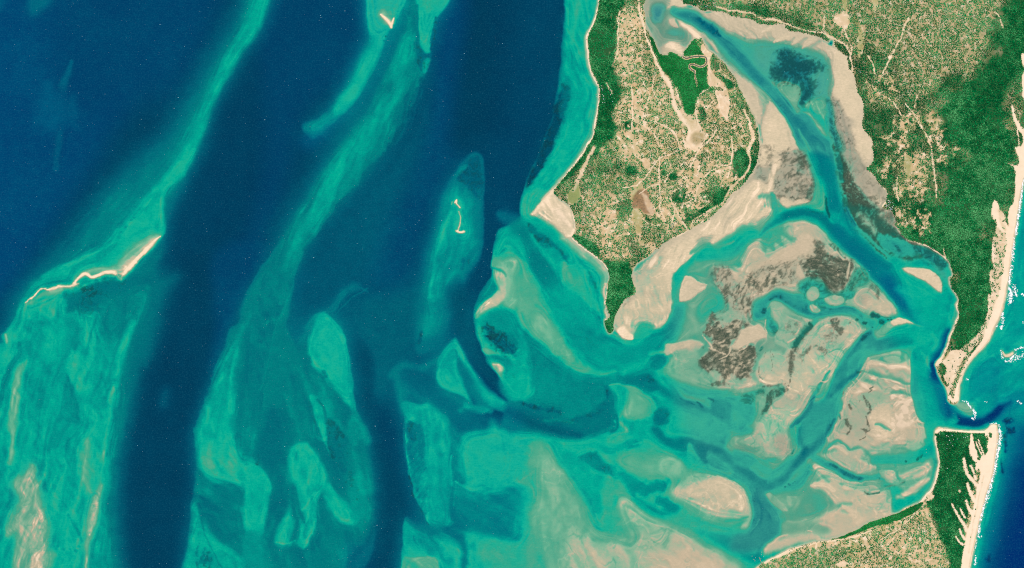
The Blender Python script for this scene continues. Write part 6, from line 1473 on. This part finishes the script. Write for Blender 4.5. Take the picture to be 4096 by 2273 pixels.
zbed = np.where(Lp > .8995, (Lp - .8995) * 40. + .25, (Lp - .8995) * 30. - .3)
zbed = np.where(pl['LAND'] > 5, np.minimum(zbed, -4.), zbed)
def cellavg(a): return (a[:-1, :-1] + a[1:, :-1] + a[:-1, 1:] + a[1:, 1:]) * .25
Lc = cellavg(Lp); landc = cellavg(pl['LAND'])
cx = (gx[:-1] + gx[1:]) * .5; cy = (gy[:-1] + gy[1:]) * .5
CXX, CYY = np.meshgrid(cx, cy)
def inside(tile, s):
    p = pts(tile, s, 0)
    r = np.zeros(CXX.shape, bool); n = len(p)
    for i in range(n):
        ax, ay, _ = p[i]; bx, by, _ = p[(i + 1) % n]
        if ay == by: continue
        r ^= ((ay > CYY) != (by > CYY)) & (CXX < (bx - ax) * (CYY - ay) / (by - ay) + ax)
    return r
BARS = [  # exposed banks that read as things of their own
    ("long thin zigzag sandbar curving along the lower edge of the left turquoise bank", (0, "80,1240 60,1180 300,1060 520,1060 630,920 700,960 640,1080 500,1160 180,1190"), .93),
    ("tiny v-shaped sand islet drying on the pale bank at the top edge", (2, "600,50 720,50 720,160 620,160"), .9),
    ("short hooked white sand cay at the south end of the narrow central shoal", (2, "985,1060 1060,1060 1070,1200 985,1200"), .87),
    ("little curled sand spit at the head of the narrow central shoal", (2, "970,990 1040,990 1040,1060 970,1060"), .92),
    ("pointed cream sand spit and flat on the west corner of the wooded peninsula", (3, "210,940 60,1090 260,1200 330,1180 330,1080 250,990"), .93),
    ("tapering cream sand spit curving into the estuary beside the mangroves", (11, "362,205 470,230 640,380 690,490 620,460 500,370 430,300"), .95),
    ("small rounded sand pad in the estuary mouth above the spit", (11, "255,180 330,150 372,200 375,285 290,270"), .93),
    ("pale fan-shaped sand pad at the mouth of the mangrove creek", (11, "225,395 350,395 430,450 420,550 300,510 230,480"), .94),
    ("wedge-shaped cream sandbar inside the bend of the dark tidal channel", (13, "395,1190 560,1190 690,1280 560,1440 360,1440"), .915),
    ("long pink-beige sand lens beside the eastern channel below the dark seagrass", (16, "1040,-110 1250,-140 1460,-20 1460,190 1300,110"), .91),
    ("broad rippled cream sandbank facing the inlet with dark weed threads", (16, "660,900 900,700 1200,700 1160,1100 1250,1350 1460,1390 1460,1560 1440,1700 900,1800 420,1500 500,1200"), .915),
    ("thin crest of pale sand dividing the two turquoise arms near the inlet", (16, "880,480 1040,395 1240,470 1240,500 1000,500"), .91),
    ("bright sliver of sand beside the deep channel through the weedy flats", (16, "360,1000 440,840 500,860 440,960 300,1250 270,1240"), .905),
    ("small sand cay ringed by surf off the eastern beach", (8, "1160,320 1260,320 1260,380 1160,380"), .91),
]
vis = {'shallow': Lp, 'weed': pl['V'], 'silt': pl['K'], 'pink': pl['Q']}
def largest(m):
    """largest 4-connected piece of a mask"""
    left = {(int(a), int(b)) for a, b in zip(*np.nonzero(m))}; best = []
    while left:
        st = [left.pop()]; comp = []
        while st:
            a, b = st.pop(); comp.append((a, b))
            for q in ((a + 1, b), (a - 1, b), (a, b + 1), (a, b - 1)):
                if q in left: left.remove(q); st.append(q)
        if len(comp) > len(best): best = comp
    r = np.zeros(m.shape, bool)
    if best: r[tuple(np.array(best).T)] = True
    return r
taken = landc > 12
bars = []
for lab, (tl, s), th in BARS:
    mk = largest(inside(tl, s) & (Lc > th) & ~taken)
    taken |= mk; bars.append((lab, mk))
flat = (Lc > .902) & ~taken; taken |= flat
for nm, mk, lab, cat in (("tidal_flat", flat, "beige drying sand flats filling the lagoon between the channels", "tidal flat"),
                         ("seabed", ~taken, "pale sandy sea floor showing through the shallow water", "seabed")):
    o = add_obj(nm, grid_mesh(nm, mk, zbed, vis), M_BED); tag(o, lab, cat, kind='structure')
for lab, mk in bars:
    if mk.sum() < 2: print("EMPTY BAR", lab); continue
    o = add_obj("sandbar", grid_mesh("sandbar", mk, zbed, vis), M_BED); tag(o, lab, "sandbar")
o = add_obj("water", grid_mesh("water", np.ones(Lc.shape, bool) & ~(landc > 16), np.zeros_like(Lp), {'shallow': Lp, 'blue': pl['B'], 'weed': pl['V'], 'silt': pl['K']}), M_WATER)
tag(o, "clear sea shading from deep navy channels to turquoise shallows", "sea", kind='structure')

# ================================================================ land
hill = (fbm(GX, GY, 150, 4, 61) * 26 + fbm(GX, GY, 40, 3, 62) * 8).astype(np.float32)
NAMES = {'A': "central peninsula", 'B': "eastern mainland", 'C': "southern mainland"}
ZL = np.full(GX.shape, -50., np.float32)
lattr = {'sand': pl['S'], 'grass': pl['G'], 'marsh': pl['R'], 'cover': pl['F']}
for key in 'ABC':
    sd = padded(LAND[key])
    z = np.where(sd > 0, np.minimum(sd * .5, 5.) + sstep(sd / 60) * hill, sd * 1.2)
    ZL = np.where(sd > -7, z, ZL)
    on = cellavg(sd) > -6
    sandy = on & (cellavg(pl['S']) > .6) & (cellavg(pl['F']) < .2)
    o = add_obj("ground", grid_mesh("ground", on & ~sandy, z, lattr), M_GROUND)
    tag(o, {'A': "tan farm scrubland of the central peninsula between the strait and the lagoon", 'B': "tan clearings and forest floor of the eastern mainland", 'C': "dry tan ground of the southern mainland corner"}[key], "ground", kind='structure')
    o = add_obj("sand", grid_mesh("sand", sandy, z, lattr), M_GROUND)
    tag(o, {'A': "narrow cream beaches and bare sandy marsh edges of the central peninsula", 'B': "pale ocean beach and drifting dunes along the eastern mainland shore", 'C': "cream ocean beach and finger dunes of the southern mainland corner"}[key], "beach", kind='structure')
def height(px, py):
    fx = np.clip((px - gx[2]) / STEP + 2, 0, PM - 2); fy = np.clip((py - gy[2]) / STEP + 2, 0, PN - 2)
    return ZL[(fy + .5).astype(int), (fx + .5).astype(int)]
def sample(a, px, py):
    fx = np.clip((px - MX0) / STEP + .5, 0, NX - 1).astype(int); fy = np.clip((py - MY0) / STEP + .5, 0, NY - 1).astype(int)
    return a[fy, fx]

# ================================================================ trees
rg = np.random.RandomState(11)
CELL = 3.4
tx, ty = np.meshgrid(np.arange(MX0 + 8, MX1 - 8, CELL), np.arange(MY0 + 8, MY1 - 8, CELL))
tx = (tx + rg.uniform(-.5, .5, tx.shape) * CELL).ravel(); ty = (ty + rg.uniform(-.5, .5, ty.shape) * CELL).ravel()
keep = (tx > -160) & (sample(landmax, tx, ty) > 1.5)
tx, ty = tx[keep], ty[keep]
F = sample(CH['F'], tx, ty); MG = sample(CH['M'], tx, ty)
def flat01(a, lo, hi): return np.clip((a - lo) / (hi - lo), 0, 1)
clus = .82 * flat01(fbm(tx, ty, 10, 3, 71, .55), .24, .76) + .18 * flat01(fbm(tx, ty, 55, 3, 72), .27, .73)
wild = fbm(tx, ty, 75, 4, 74)                      # thin places and clearings inside the woods
Fw = np.where((F > .85) & (MG < .4), F - .34 * sstep((wild - .555) / .12), F)
prob = sstep((Fw * 1.12 - .03 - clus) / .16 + .5) * np.where(Fw > .03, 1, 0)
prob = np.where(MG > .5, .99, prob)
keep = rg.rand(len(tx)) < prob
tx, ty, F, MG, clus, wild = tx[keep], ty[keep], Fw[keep], MG[keep], clus[keep], wild[keep]
n = len(tx)
dense = sstep((F - .55) / .35)
size = rg.uniform(1.2, 2.4, n) * (1 - dense) + rg.uniform(1.5, 2.8, n) * dense
size *= np.where(rg.rand(n) < .1, 1.35, 1) * np.where(rg.rand(n) < .3, .72, 1)
size = np.where(MG > .5, rg.uniform(1.7, 2.4, n), size)
tone = rg.normal(.42, .27, n) + (fbm(tx, ty, 150, 3, 73) - .5) * 1.3 + (fbm(tx, ty, 26, 3, 75) - .5) * 1.2
tone = np.clip(tone, 0, 1)
tz = height(tx, ty)
owner = np.argmax(np.stack([sample(LAND[k], tx, ty) for k in 'ABC']), 0)
NR = 5
ang = np.arange(NR) * 2 * math.pi / NR
def crowns(sel, hfac):
    k = len(sel)
    r = size[sel] * PX; h = r * hfac * rg.uniform(.8, 1.25, k)
    x0, y0 = wxy(tx[sel], ty[sel]); z0 = tz[sel]
    rot = rg.uniform(0, 6.28, k)[:, None] + ang[None]
    V = np.zeros((k, 1 + 2 * NR, 3), np.float32)
    V[:, 0, 0] = x0 + rg.uniform(-.2, .2, k) * r; V[:, 0, 1] = y0 + rg.uniform(-.2, .2, k) * r; V[:, 0, 2] = z0 + h
    for q, (rr, hh) in enumerate(((.62, .82), (1., .18))):
        jr = rg.uniform(.74, 1.26, (k, NR)) * rr * r[:, None]
        V[:, 1 + q * NR:1 + (q + 1) * NR, 0] = x0[:, None] + np.cos(rot) * jr
        V[:, 1 + q * NR:1 + (q + 1) * NR, 1] = y0[:, None] + np.sin(rot) * jr
        V[:, 1 + q * NR:1 + (q + 1) * NR, 2] = z0[:, None] + h[:, None] * hh * rg.uniform(.75, 1.2, (k, NR))
    b = (np.arange(k) * (1 + 2 * NR))[:, None]
    i = np.arange(NR); j = (i + 1) % NR
    f3 = np.stack([np.zeros(NR, int), 1 + i, 1 + j], 1)[None] + b[:, :, None]
    f4 = np.stack([1 + i, 1 + NR + i, 1 + NR + j, 1 + j], 1)[None] + b[:, :, None]
    tn = np.repeat(tone[sel], 1 + 2 * NR) + rg.uniform(-.12, .12, k * (1 + 2 * NR))
    return V.reshape(-1, 3), f4.reshape(-1, 4), f3.reshape(-1, 3), np.clip(tn, 0, 1)
solo_ok = (F < .6)
order = np.argsort(-size * (solo_ok) * ((tx > 0) & (tx < 4096) & (ty > 0) & (ty < 2273)))
solo = order[:300]
is_solo = np.zeros(n, bool); is_solo[solo] = True
mang = (MG > .5); wood = (F > .72) & ~mang
dense_w = wood & (owner == 0) & (tx < 2460) & (ty < 900)
ZONES = [("woodland", dense_w, M_WOOD, .8, "dense green woodland belt behind the peninsula's western beach", "woodland"),
         ("woodland", wood & (owner == 0) & ~dense_w & (ty > 980) & (tx < 2560), M_WOOD, .8, "dense green wood covering the peninsula's narrow southern tip", "woodland"),
         ("woodland", wood & (owner == 0) & ~dense_w & ~((ty > 980) & (tx < 2560)), M_WOOD, .8, "dark green thickets on the lagoon side of the central peninsula", "woodland"),
         ("woodland", wood & (owner == 1), M_WOOD, .8, "wide dense forest covering the eastern mainland behind the dunes", "forest"),
         ("woodland", wood & (owner == 2), M_WOOD, .8, "dense forest on the southern mainland corner beside the finger dunes", "forest"),
         ("mangrove", mang & (owner == 0), M_MANG, .55, "bright green mangrove forest around the winding creek", "mangrove"),
         ("mangrove", mang & (owner == 1), M_MANG, .55, "narrow mangrove fringe along the northern bay shore", "mangrove"),
         ("mangrove", mang & (owner == 2), M_MANG, .55, "bright mangrove strip along the southern shore of the lagoon", "mangrove"),
         ("scrub", ~wood & ~mang & (owner == 0), M_SCRUB, .85, "scattered dark bushes and small trees over the central peninsula farmland", "scrub"),
         ("scrub", ~wood & ~mang & (owner == 1), M_SCRUB, .85, "patchy bushes and trees over the clearings of the eastern mainland", "scrub"),
         ("scrub", ~wood & ~mang & (owner == 2), M_SCRUB, .85, "scattered bushes over the dry south-east farmland below the mangrove strip", "scrub")]
for nm, mk, mt, hf, lab, cat in ZONES:
    sel = np.nonzero(mk & ~is_solo)[0]
    if len(sel) == 0: continue
    v, f4, f3, tn = crowns(sel, hf)
    o = add_obj(nm, make_mesh(nm, v, f4, f3, {'tone': tn}, smooth_=False), mt); tag(o, lab, cat, kind='stuff')
print("crowns", n)
# single trees standing apart: trunk, limbs and crown
def tree_mesh(seed):
    r_ = np.random.RandomState(seed); V = []; Q = []; T3 = []; tn = []
    def ring(cx, cy, z, r, k, jit=0.):
        s = len(V)
        for i in range(k):
            a = 2 * math.pi * i / k; rr = r * (1 + r_.uniform(-jit, jit))
            V.append((cx + math.cos(a) * rr, cy + math.sin(a) * rr, z * (1 + r_.uniform(-jit, jit) * .3)))
        return s
    a = ring(0, 0, -.05, .07, 5); b = ring(.02, .01, .5, .045, 5); nb = 0
    for i in range(5): Q.append((a + i, a + (i + 1) % 5, b + (i + 1) % 5, b + i))
    nb = len(Q)
    for c in range(8):
        an = c * .9 + r_.uniform(-.3, .3); d = 0 if c == 0 else r_.uniform(.35, .62)
        cx, cy = math.cos(an) * d, math.sin(an) * d; rr = r_.uniform(.32, .5); z0 = r_.uniform(.35, .55)
        p = ring(cx, cy, z0, rr * .8, 6, .25); q = ring(cx, cy, z0 + rr * .5, rr, 6, .25); e = ring(cx, cy, z0 + rr * .95, rr * .55, 6, .3)
        V.append((cx, cy, z0 + rr * 1.15)); tp = len(V) - 1
        for i in range(6):
            j = (i + 1) % 6
            Q.append((p + i, p + j, q + j, q + i)); Q.append((q + i, q + j, e + j, e + i)); T3.append((e + i, e + j, tp))
    tn = np.clip(np.array([.05] * 10 + [r_.uniform(.1, .6)] * (len(V) - 10)) + r_.uniform(-.1, .1, len(V)), 0, 1)
    me = make_mesh("tree", np.array(V), np.array(Q), np.array(T3), {'tone': tn}, smooth_=False)
    me.materials.append(M_SCRUB); me.materials.append(M_BARK)
    mi = np.zeros(len(me.polygons), np.int32); mi[:nb] = 1
    me.polygons.foreach_set('material_index', mi)
    return me
tmesh = [tree_mesh(s) for s in range(8)]
for k, i in enumerate(solo):
    o = bpy.data.objects.new("tree", tmesh[k % 8]); COL.objects.link(o)
    x0, y0 = wxy(tx[i], ty[i]); o.location = (x0, y0, tz[i])
    s = max(size[i], 2.7) * PX; o.scale = (s, s * rg.uniform(.85, 1.15), s * .9); o.rotation_euler = (0, 0, rg.uniform(0, 6.28))
    q = owner[i]
    tag(o, ("rounded dark green tree standing alone on the tan central peninsula farmland", "rounded dark green tree standing in a tan clearing of the eastern mainland", "rounded dark green tree standing alone on the dry south-east farmland")[q], "tree",
        ("single trees of the central peninsula", "single trees of the eastern clearings", "single trees of the south-east farmland")[q])

# ================================================================ creek through the mangroves
def ribbon(name, tile, s, z, mat, cuts=3):
    p = smooth(pts(tile, s, 3), False, 4); p[:, 2] *= TILES[tile][2] * .6
    V = []; Q = []
    for i in range(len(p)):
        a = p[max(i - 1, 0)]; b = p[min(i + 1, len(p) - 1)]
        dx, dy = b[0] - a[0], b[1] - a[1]; m = math.hypot(dx, dy) or 1
        nx, ny = -dy / m, dx / m
        for sgn in (-1, 1):
            x, y = wxy(p[i, 0] + nx * sgn * p[i, 2], p[i, 1] + ny * sgn * p[i, 2]); V.append((x, y, max(z, float(height(p[i:i + 1, 0], p[i:i + 1, 1])[0]) + 2.5)))
        if i: k = len(V); Q.append((k - 4, k - 3, k - 1, k - 2))
    V = np.array(V); k = len(V)
    low = V.copy(); low[:, 2] -= 1.
    V2 = np.vstack([V, low]); Q2 = list(Q)
    for i in range(len(p) - 1):
        Q2.append((2 * i, 2 * i + 2, 2 * i + 2 + k, 2 * i + k)); Q2.append((2 * i + 1, 2 * i + 1 + k, 2 * i + 3 + k, 2 * i + 3))
    return make_mesh(name, V2, np.array(Q2), smooth_=False)
CREEK_W = .55
CREEK = "405,540,9 440,556,10 480,548,9 540,538,9 600,540,9 630,552,9 636,590,8 615,625,8 570,638,8 520,618,8 485,615,8 470,640,8 495,668,8 520,680,7 525,740,6 540,790,5 542,820,4"

_cp = ribbon("creek", 11, CREEK, 3., None)
o = add_obj("creek", _cp, mat_plain("silty_creek_water", (104, 112, 96), .4, .2, .3)); tag(o, "winding silty tidal creek looping through the mangroves", "creek", kind='structure')
# ================================================================ houses
def box(V, Q, x0, x1, y0, y1, z0, z1):
    s = len(V)
    V += [(x0, y0, z0), (x1, y0, z0), (x1, y1, z0), (x0, y1, z0), (x0, y0, z1), (x1, y0, z1), (x1, y1, z1), (x0, y1, z1)]
    Q += [(s, s + 3, s + 2, s + 1), (s + 4, s + 5, s + 6, s + 7), (s, s + 1, s + 5, s + 4), (s + 1, s + 2, s + 6, s + 5), (s + 2, s + 3, s + 7, s + 6), (s + 3, s, s + 4, s + 7)]
def house_meshes(kind):
    V = []; Q = []; box(V, Q, -7, 7, -5, 5, -2, 4)
    if kind == 1: box(V, Q, 7, 10, -3, 4, -2, 3)
    wall = make_mesh("wall", np.array(V), np.array(Q), smooth_=False); wall.materials.append(M_WALL)
    V = [(-8, -6, 3.9), (8, -6, 3.9), (8, 6, 3.9), (-8, 6, 3.9), (-7 if kind == 0 else -4, 0, 7.5), (7 if kind == 0 else 4, 0, 7.5), (-8, -6, 4.2), (8, -6, 4.2), (8, 6, 4.2), (-8, 6, 4.2)]
    Q = [(0, 3, 2, 1), (6, 7, 5, 4), (8, 9, 4, 5), (0, 1, 7, 6), (1, 2, 8, 7), (2, 3, 9, 8), (3, 0, 6, 9)]
    roof = make_mesh("roof", np.array(V), np.array(Q), np.array([(7, 8, 5), (9, 6, 4)]), smooth_=False); roof.materials.append(M_ROOF if kind == 0 else M_TIN)
    return wall, roof
HM = [house_meshes(0), house_meshes(1)]
TILES[21] = (3540, 800, .06294); TILES[22] = (2360, 330, .06294)
HOUSES = [("white-roofed house in the clearing among trees on the southern corner", "lodge houses of the southern corner",
           (19, "655,580 695,600 790,570 720,690 825,680 755,755 680,790 800,825 660,895 485,490 475,535 1078,625 1120,622 1178,600 925,660 515,1360 668,1385")),
          ("pale roof packed in the lodge cluster on the eastern lagoon shore", "lodge cluster on the eastern shore",
           (21, "190,60 270,80 330,160 210,175 300,205 60,320 110,365 240,310 190,400 520,370 280,490 350,510 440,450 470,505 330,595 480,190 60,440 420,600")),
          ("small white beach house in the woodland behind the peninsula's western beach", "beach houses behind the western beach",
           (22, "710,230 750,390 790,490 780,790 850,880 860,1070 1280,500 1300,800 1430,1230 800,1300 940,1300")),
          ("small bright-roofed house in the village near the peninsula's lagoon shore", "village houses by the lagoon shore",
           (13, "300,710 318,700 306,738 322,728 296,748 640,300 200,60")),
          ("small pale house beside the northern shore road", "houses along the northern shore road",
           (11, "565,18 590,44 628,66 640,58 870,62 715,62")),
          ("small white house among the trees beside the eastern bay track", "houses along the eastern bay track",
           (12, "850,637 865,575 905,690 1165,690 1060,720 1050,180 575,170")),
          ]
for lab, grp, (tl, s) in HOUSES:
    for i, p in enumerate(pts(tl, s, 0)):
        w, r = HM[i % 3 == 2]
        e = bpy.data.objects.new("house", None); COL.objects.link(e)
        x, y = wxy(p[0], p[1]); e.location = (x, y, float(height(p[0:1], p[1:2])[0]) + 8); e.rotation_euler = (0, 0, rg.uniform(0, 3.1))
        sc = rg.uniform(.85, 1.3); e.scale = (sc, sc, 1.4)
        tag(e, lab, "house", grp)
        for nm, me in (("wall", w), ("roof", r)):
            c = bpy.data.objects.new(nm, me); COL.objects.link(c); c.parent = e
# ================================================================ boats
def boat_mesh():
    st = [(-7, 1.6, 1.1), (-4, 2.3, 1.1), (0, 2.6, 1.2), (4, 2.0, 1.4), (7.5, .15, 1.9)]
    V = []; Q = []
    for x, w, h in st: V += [(x, -w, h), (x, -w * .6, -.6), (x, w * .6, -.6), (x, w, h)]
    for i in range(4):
        a = i * 4; b = a + 4
        for k in range(3): Q.append((a + k, b + k, b + k + 1, a + k + 1))
    Q.append((0, 1, 2, 3))
    hull = make_mesh("hull", np.array(V), np.array(Q), smooth_=False); hull.materials.append(M_HULL)
    V = []; Q = []
    for x, w, h in st: V += [(x, -w * .9, h - .25), (x, w * .9, h - .25)]
    for i in range(4): Q.append((2 * i, 2 * i + 2, 2 * i + 3, 2 * i + 1))
    deck = make_mesh("deck", np.array(V), np.array(Q), smooth_=False); deck.materials.append(M_DECK)
    V = []; Q = []; box(V, Q, -3, 1.5, -1.4, 1.4, .9, 3.); box(V, Q, -3.4, 2, -1.6, 1.6, 3., 3.2)
    cab = make_mesh("cabin", np.array(V), np.array(Q), smooth_=False); cab.materials.append(M_HULL)
    return hull, deck, cab
BM = boat_mesh()
TILES[23] = (2980, 2180, .06503)
for lab, grp, (tl, s) in (("small white boat moored off the southern beach near the jetty", "boats moored by the southern jetty", (23, "430,690 645,785 520,890 572,922 610,985 1010,590 975,825 1135,725 1180,400 1020,450")),
                          ("small white boat lying off the western beach below the woodland", "boats off the western beach", (22, "400,765 420,905")),
                          ("small white boat on the turquoise shallows west of the southern corner", "boats by the southern corner", (19, "152,912 165,988")),
                          ("tiny pale boat alone on the grey-green northern bay", "boats on the northern bay", (12, "595,757 640,806 43,382")),
                          ("tiny white boat alone on the milky southern lagoon", "boats on the southern lagoon", (17, "605,873 450,1292"))):
    for p in pts(tl, s, 0):
        e = bpy.data.objects.new("boat", None); COL.objects.link(e)
        x, y = wxy(p[0], p[1]); e.location = (x, y, max(.5, float(np.interp(sample(CH['L'], p[0:1], p[1:2])[0], [.9, 1], [0, 4])) + .5)); e.rotation_euler = (0, 0, rg.uniform(0, 6.28))
        e.scale = (1.3, 1.3, 1.3); tag(e, lab, "boat", grp)
        for nm, me in zip(("hull", "deck", "cabin"), BM):
            c = bpy.data.objects.new(nm, me); COL.objects.link(c); c.parent = e
# long thin jetty
e = bpy.data.objects.new("jetty", None); COL.objects.link(e)
x, y = wxy(3045, 2250); e.location = (x, y, 0); e.rotation_euler = (0, 0, math.radians(-67)); tag(e, "long thin straight jetty running from the southern beach to the boats", "jetty")
V = []; Q = []; box(V, Q, -115, 125, -3, 3, 6, 6.8)
o = add_obj("deck", make_mesh("deck", np.array(V), np.array(Q), smooth_=False), M_PLANK, e)
V = []; Q = []
for i in range(-11, 13):
    for s_ in (-1, 1): box(V, Q, i * 10 - .4, i * 10 + .4, s_ * 2.4 - .4, s_ * 2.4 + .4, -3, 6)
o = add_obj("piles", make_mesh("piles", np.array(V), np.array(Q), smooth_=False), M_PLANK, e)

# ================================================================ surf
def foam(name, label, tile, s, seed, dens=.5, group=None, fine=3.2, cat="surf", whole=False):
    k = TILES[tile][2]; p = pts(tile, s, 5); p[:, 2] *= k * 1.2; dens = dens - .04; p = smooth(p, False, 4)
    st = 1.; mg = p[:, 2].max() * 2.2
    x_, y_ = np.meshgrid(np.arange(p[:, 0].min() - mg, p[:, 0].max() + mg, st), np.arange(p[:, 1].min() - mg, p[:, 1].max() + mg, st))
    x_ = x_.astype(np.float32); y_ = y_.astype(np.float32)
    d, w, _ = distfield(p, False, x_, y_)
    nz = fbm(x_, y_, fine, 4, seed, .6)
    h = (1.25 - d / np.maximum(w, 1)) * .55 + (nz - .5) * 2.9
    on = (h > (1 - dens) * .6) & (d < w * 2)
    z = .4 + np.clip(h, 0, 1.2) * 1.8
    on = on[:-1, :-1] & on[1:, 1:]
    if whole: on = largest(on)
    jj, ii = np.nonzero(on)
    if len(jj) == 0: return
    mw = x_.shape[1]; a = jj * mw + ii; q = np.stack([a + mw, a + mw + 1, a + 1, a], 1)
    used = np.zeros(x_.size, bool); used[q.ravel()] = True; rem = np.cumsum(used) - 1
    wx_, wy_ = wxy(x_, y_)
    me = make_mesh(name, np.stack([wx_.ravel()[used], wy_.ravel()[used], z.ravel()[used]], 1), rem[q], smooth_=False)
    o = add_obj(name, me, M_FOAM); tag(o, label, cat, group)
SURF = [(8, "1161,712,3 1167,740,6 1167,780,7 1160,830,7 1153,870,6", .62, "thick white surf band breaking off the north-east point of the southern corner"),
        (8, "1150,880,4 1141,940,6 1128,990,6", .5, "broken white surf below the north-east point of the southern corner"),
        (8, "1120,1010,6 1108,1060,7 1098,1090,7", .58, "white surf patch beside the middle of the finger dunes beach"),
        (8, "1090,1110,6 1080,1150,6 1070,1185,6", .52, "ragged surf beside the lower finger dunes"),
        (8, "1066,1210,5 1060,1265,6 1070,1270,6", .46, "small surf patch off the lower dune beach with a side lobe"),
        (8, "1052,1290,3 1040,1340,3", .36, "thin surf line near the bottom of the dune beach"),
        (8, "1046,1370,4 1042,1410,6", .5, "last small surf patch at the bottom edge"),
        (4, "1286,905,3 1278,960,4 1270,1020,5 1262,1080,6 1255,1130,5 1248,1180,5", .58, "long white surf band along the upper eastern ocean beach"),
        (4, "1240,1200,5 1235,1260,7 1230,1310,6", .5, "surf band beside the middle of the eastern ocean beach"),
        (4, "1225,1340,6 1218,1390,7 1215,1425,7", .5, "surf clump breaking on the eastern beach above the bar"),
        (8, "1214,20,6 1222,45,9 1220,80,9 1213,98,5", .62, "largest round white foam clump breaking off the eastern beach"),
        (8, "1240,10,7 1248,55,7", .42, "loose foam just seaward of the largest foam clump"),
        (8, "1178,150,5 1182,190,6 1172,225,5", .6, "small foam patch off the lower eastern beach"),
        (8, "1165,205,4 1150,215,3", .4, "short foam streak touching the lower eastern beach"),
        (8, "1278,48,4 1292,62,4", .5, "small foam dab at the right edge level with the beach bend"),
        (8, "1283,190,3 1292,200,4", .45, "foam dab at the right edge above the surf-ringed cay"),
        (8, "1172,335,3 1178,368,4 1200,390,4 1225,374,5 1250,350,4", .52, "white surf ring around the small sand cay"),
        (8, "1240,336,4 1262,325,4 1292,318,4", .5, "upper foam tail trailing right from the small sand cay"),
        (8, "1215,393,4 1250,376,6 1292,352,8", .5, "lower foam tail trailing right from the small sand cay"),
        (8, "998,479,4 1010,482,3", .5, "tiny foam dab west of deep water below the long point"),
        (8, "1256,592,4 1273,599,4", .6, "isolated foam dash east of the inlet mouth"),
        (8, "1090,592,2 1102,594,2", .6, "tiny foam dash between the inlet and the cay"),
        (8, "980,588,4 1000,598,5 1020,618,5 1040,648,5 1042,672,5 1025,680,5", .5, "arc of foam breaking on the shoal off the southern point"),
        (8, "1115,706,2 1135,700,2 1150,704,3", .5, "thin foam lip round the tip of the southern corner")]
for i, (tl, s, dn, lab) in enumerate(SURF):
    foam("breaking_wave", lab, tl, s, 80 + i, dn, whole=(i == 13))
# flecks of whitecap: far too many and small to count
nW = 16000
wx_ = rg.uniform(0, 4096, nW); wy_ = rg.uniform(0, 2273, nW)
Lw = sample(CH['L'], wx_, wy_); ok = (sample(landmax, wx_, wy_) < -6) & (Lw < .45) & (rg.rand(nW) < .12 + 1.1 * np.clip(fbm(wx_, wy_, 60, 3, 91) * 2 - .8, 0, 1))
wx_, wy_ = wx_[ok], wy_[ok]; k = len(wx_)
r_ = rg.gamma(2., .20, k)[:, None] * PX; a0 = rg.uniform(0, 6.28, k)[:, None]
ca = a0 + np.array([0, 1.3, 2.6, 3.9, 5.1])[None]; rr = r_ * rg.uniform(.4, 1.3, (k, 5))
X0, Y0 = wxy(wx_, wy_)
V = np.stack([X0[:, None] + np.cos(ca) * rr * 1.5, Y0[:, None] + np.sin(ca) * rr * .8, np.full((k, 5), .5)], 2)
top = np.stack([X0, Y0, np.full(k, 1.3)], 1)[:, None]
V = np.concatenate([V, top], 1).reshape(-1, 3)
b = (np.arange(k) * 6)[:, None, None]; i5 = np.arange(5)
f3 = (np.stack([i5, (i5 + 1) % 5, np.full(5, 5)], 1)[None] + b).reshape(-1, 3)
o = add_obj("whitecaps", make_mesh("whitecaps", V, None, f3, smooth_=False), M_FLECK); tag(o, "faint white flecks of wind-blown whitecaps scattered over the deep blue water", "whitecaps", kind='stuff')
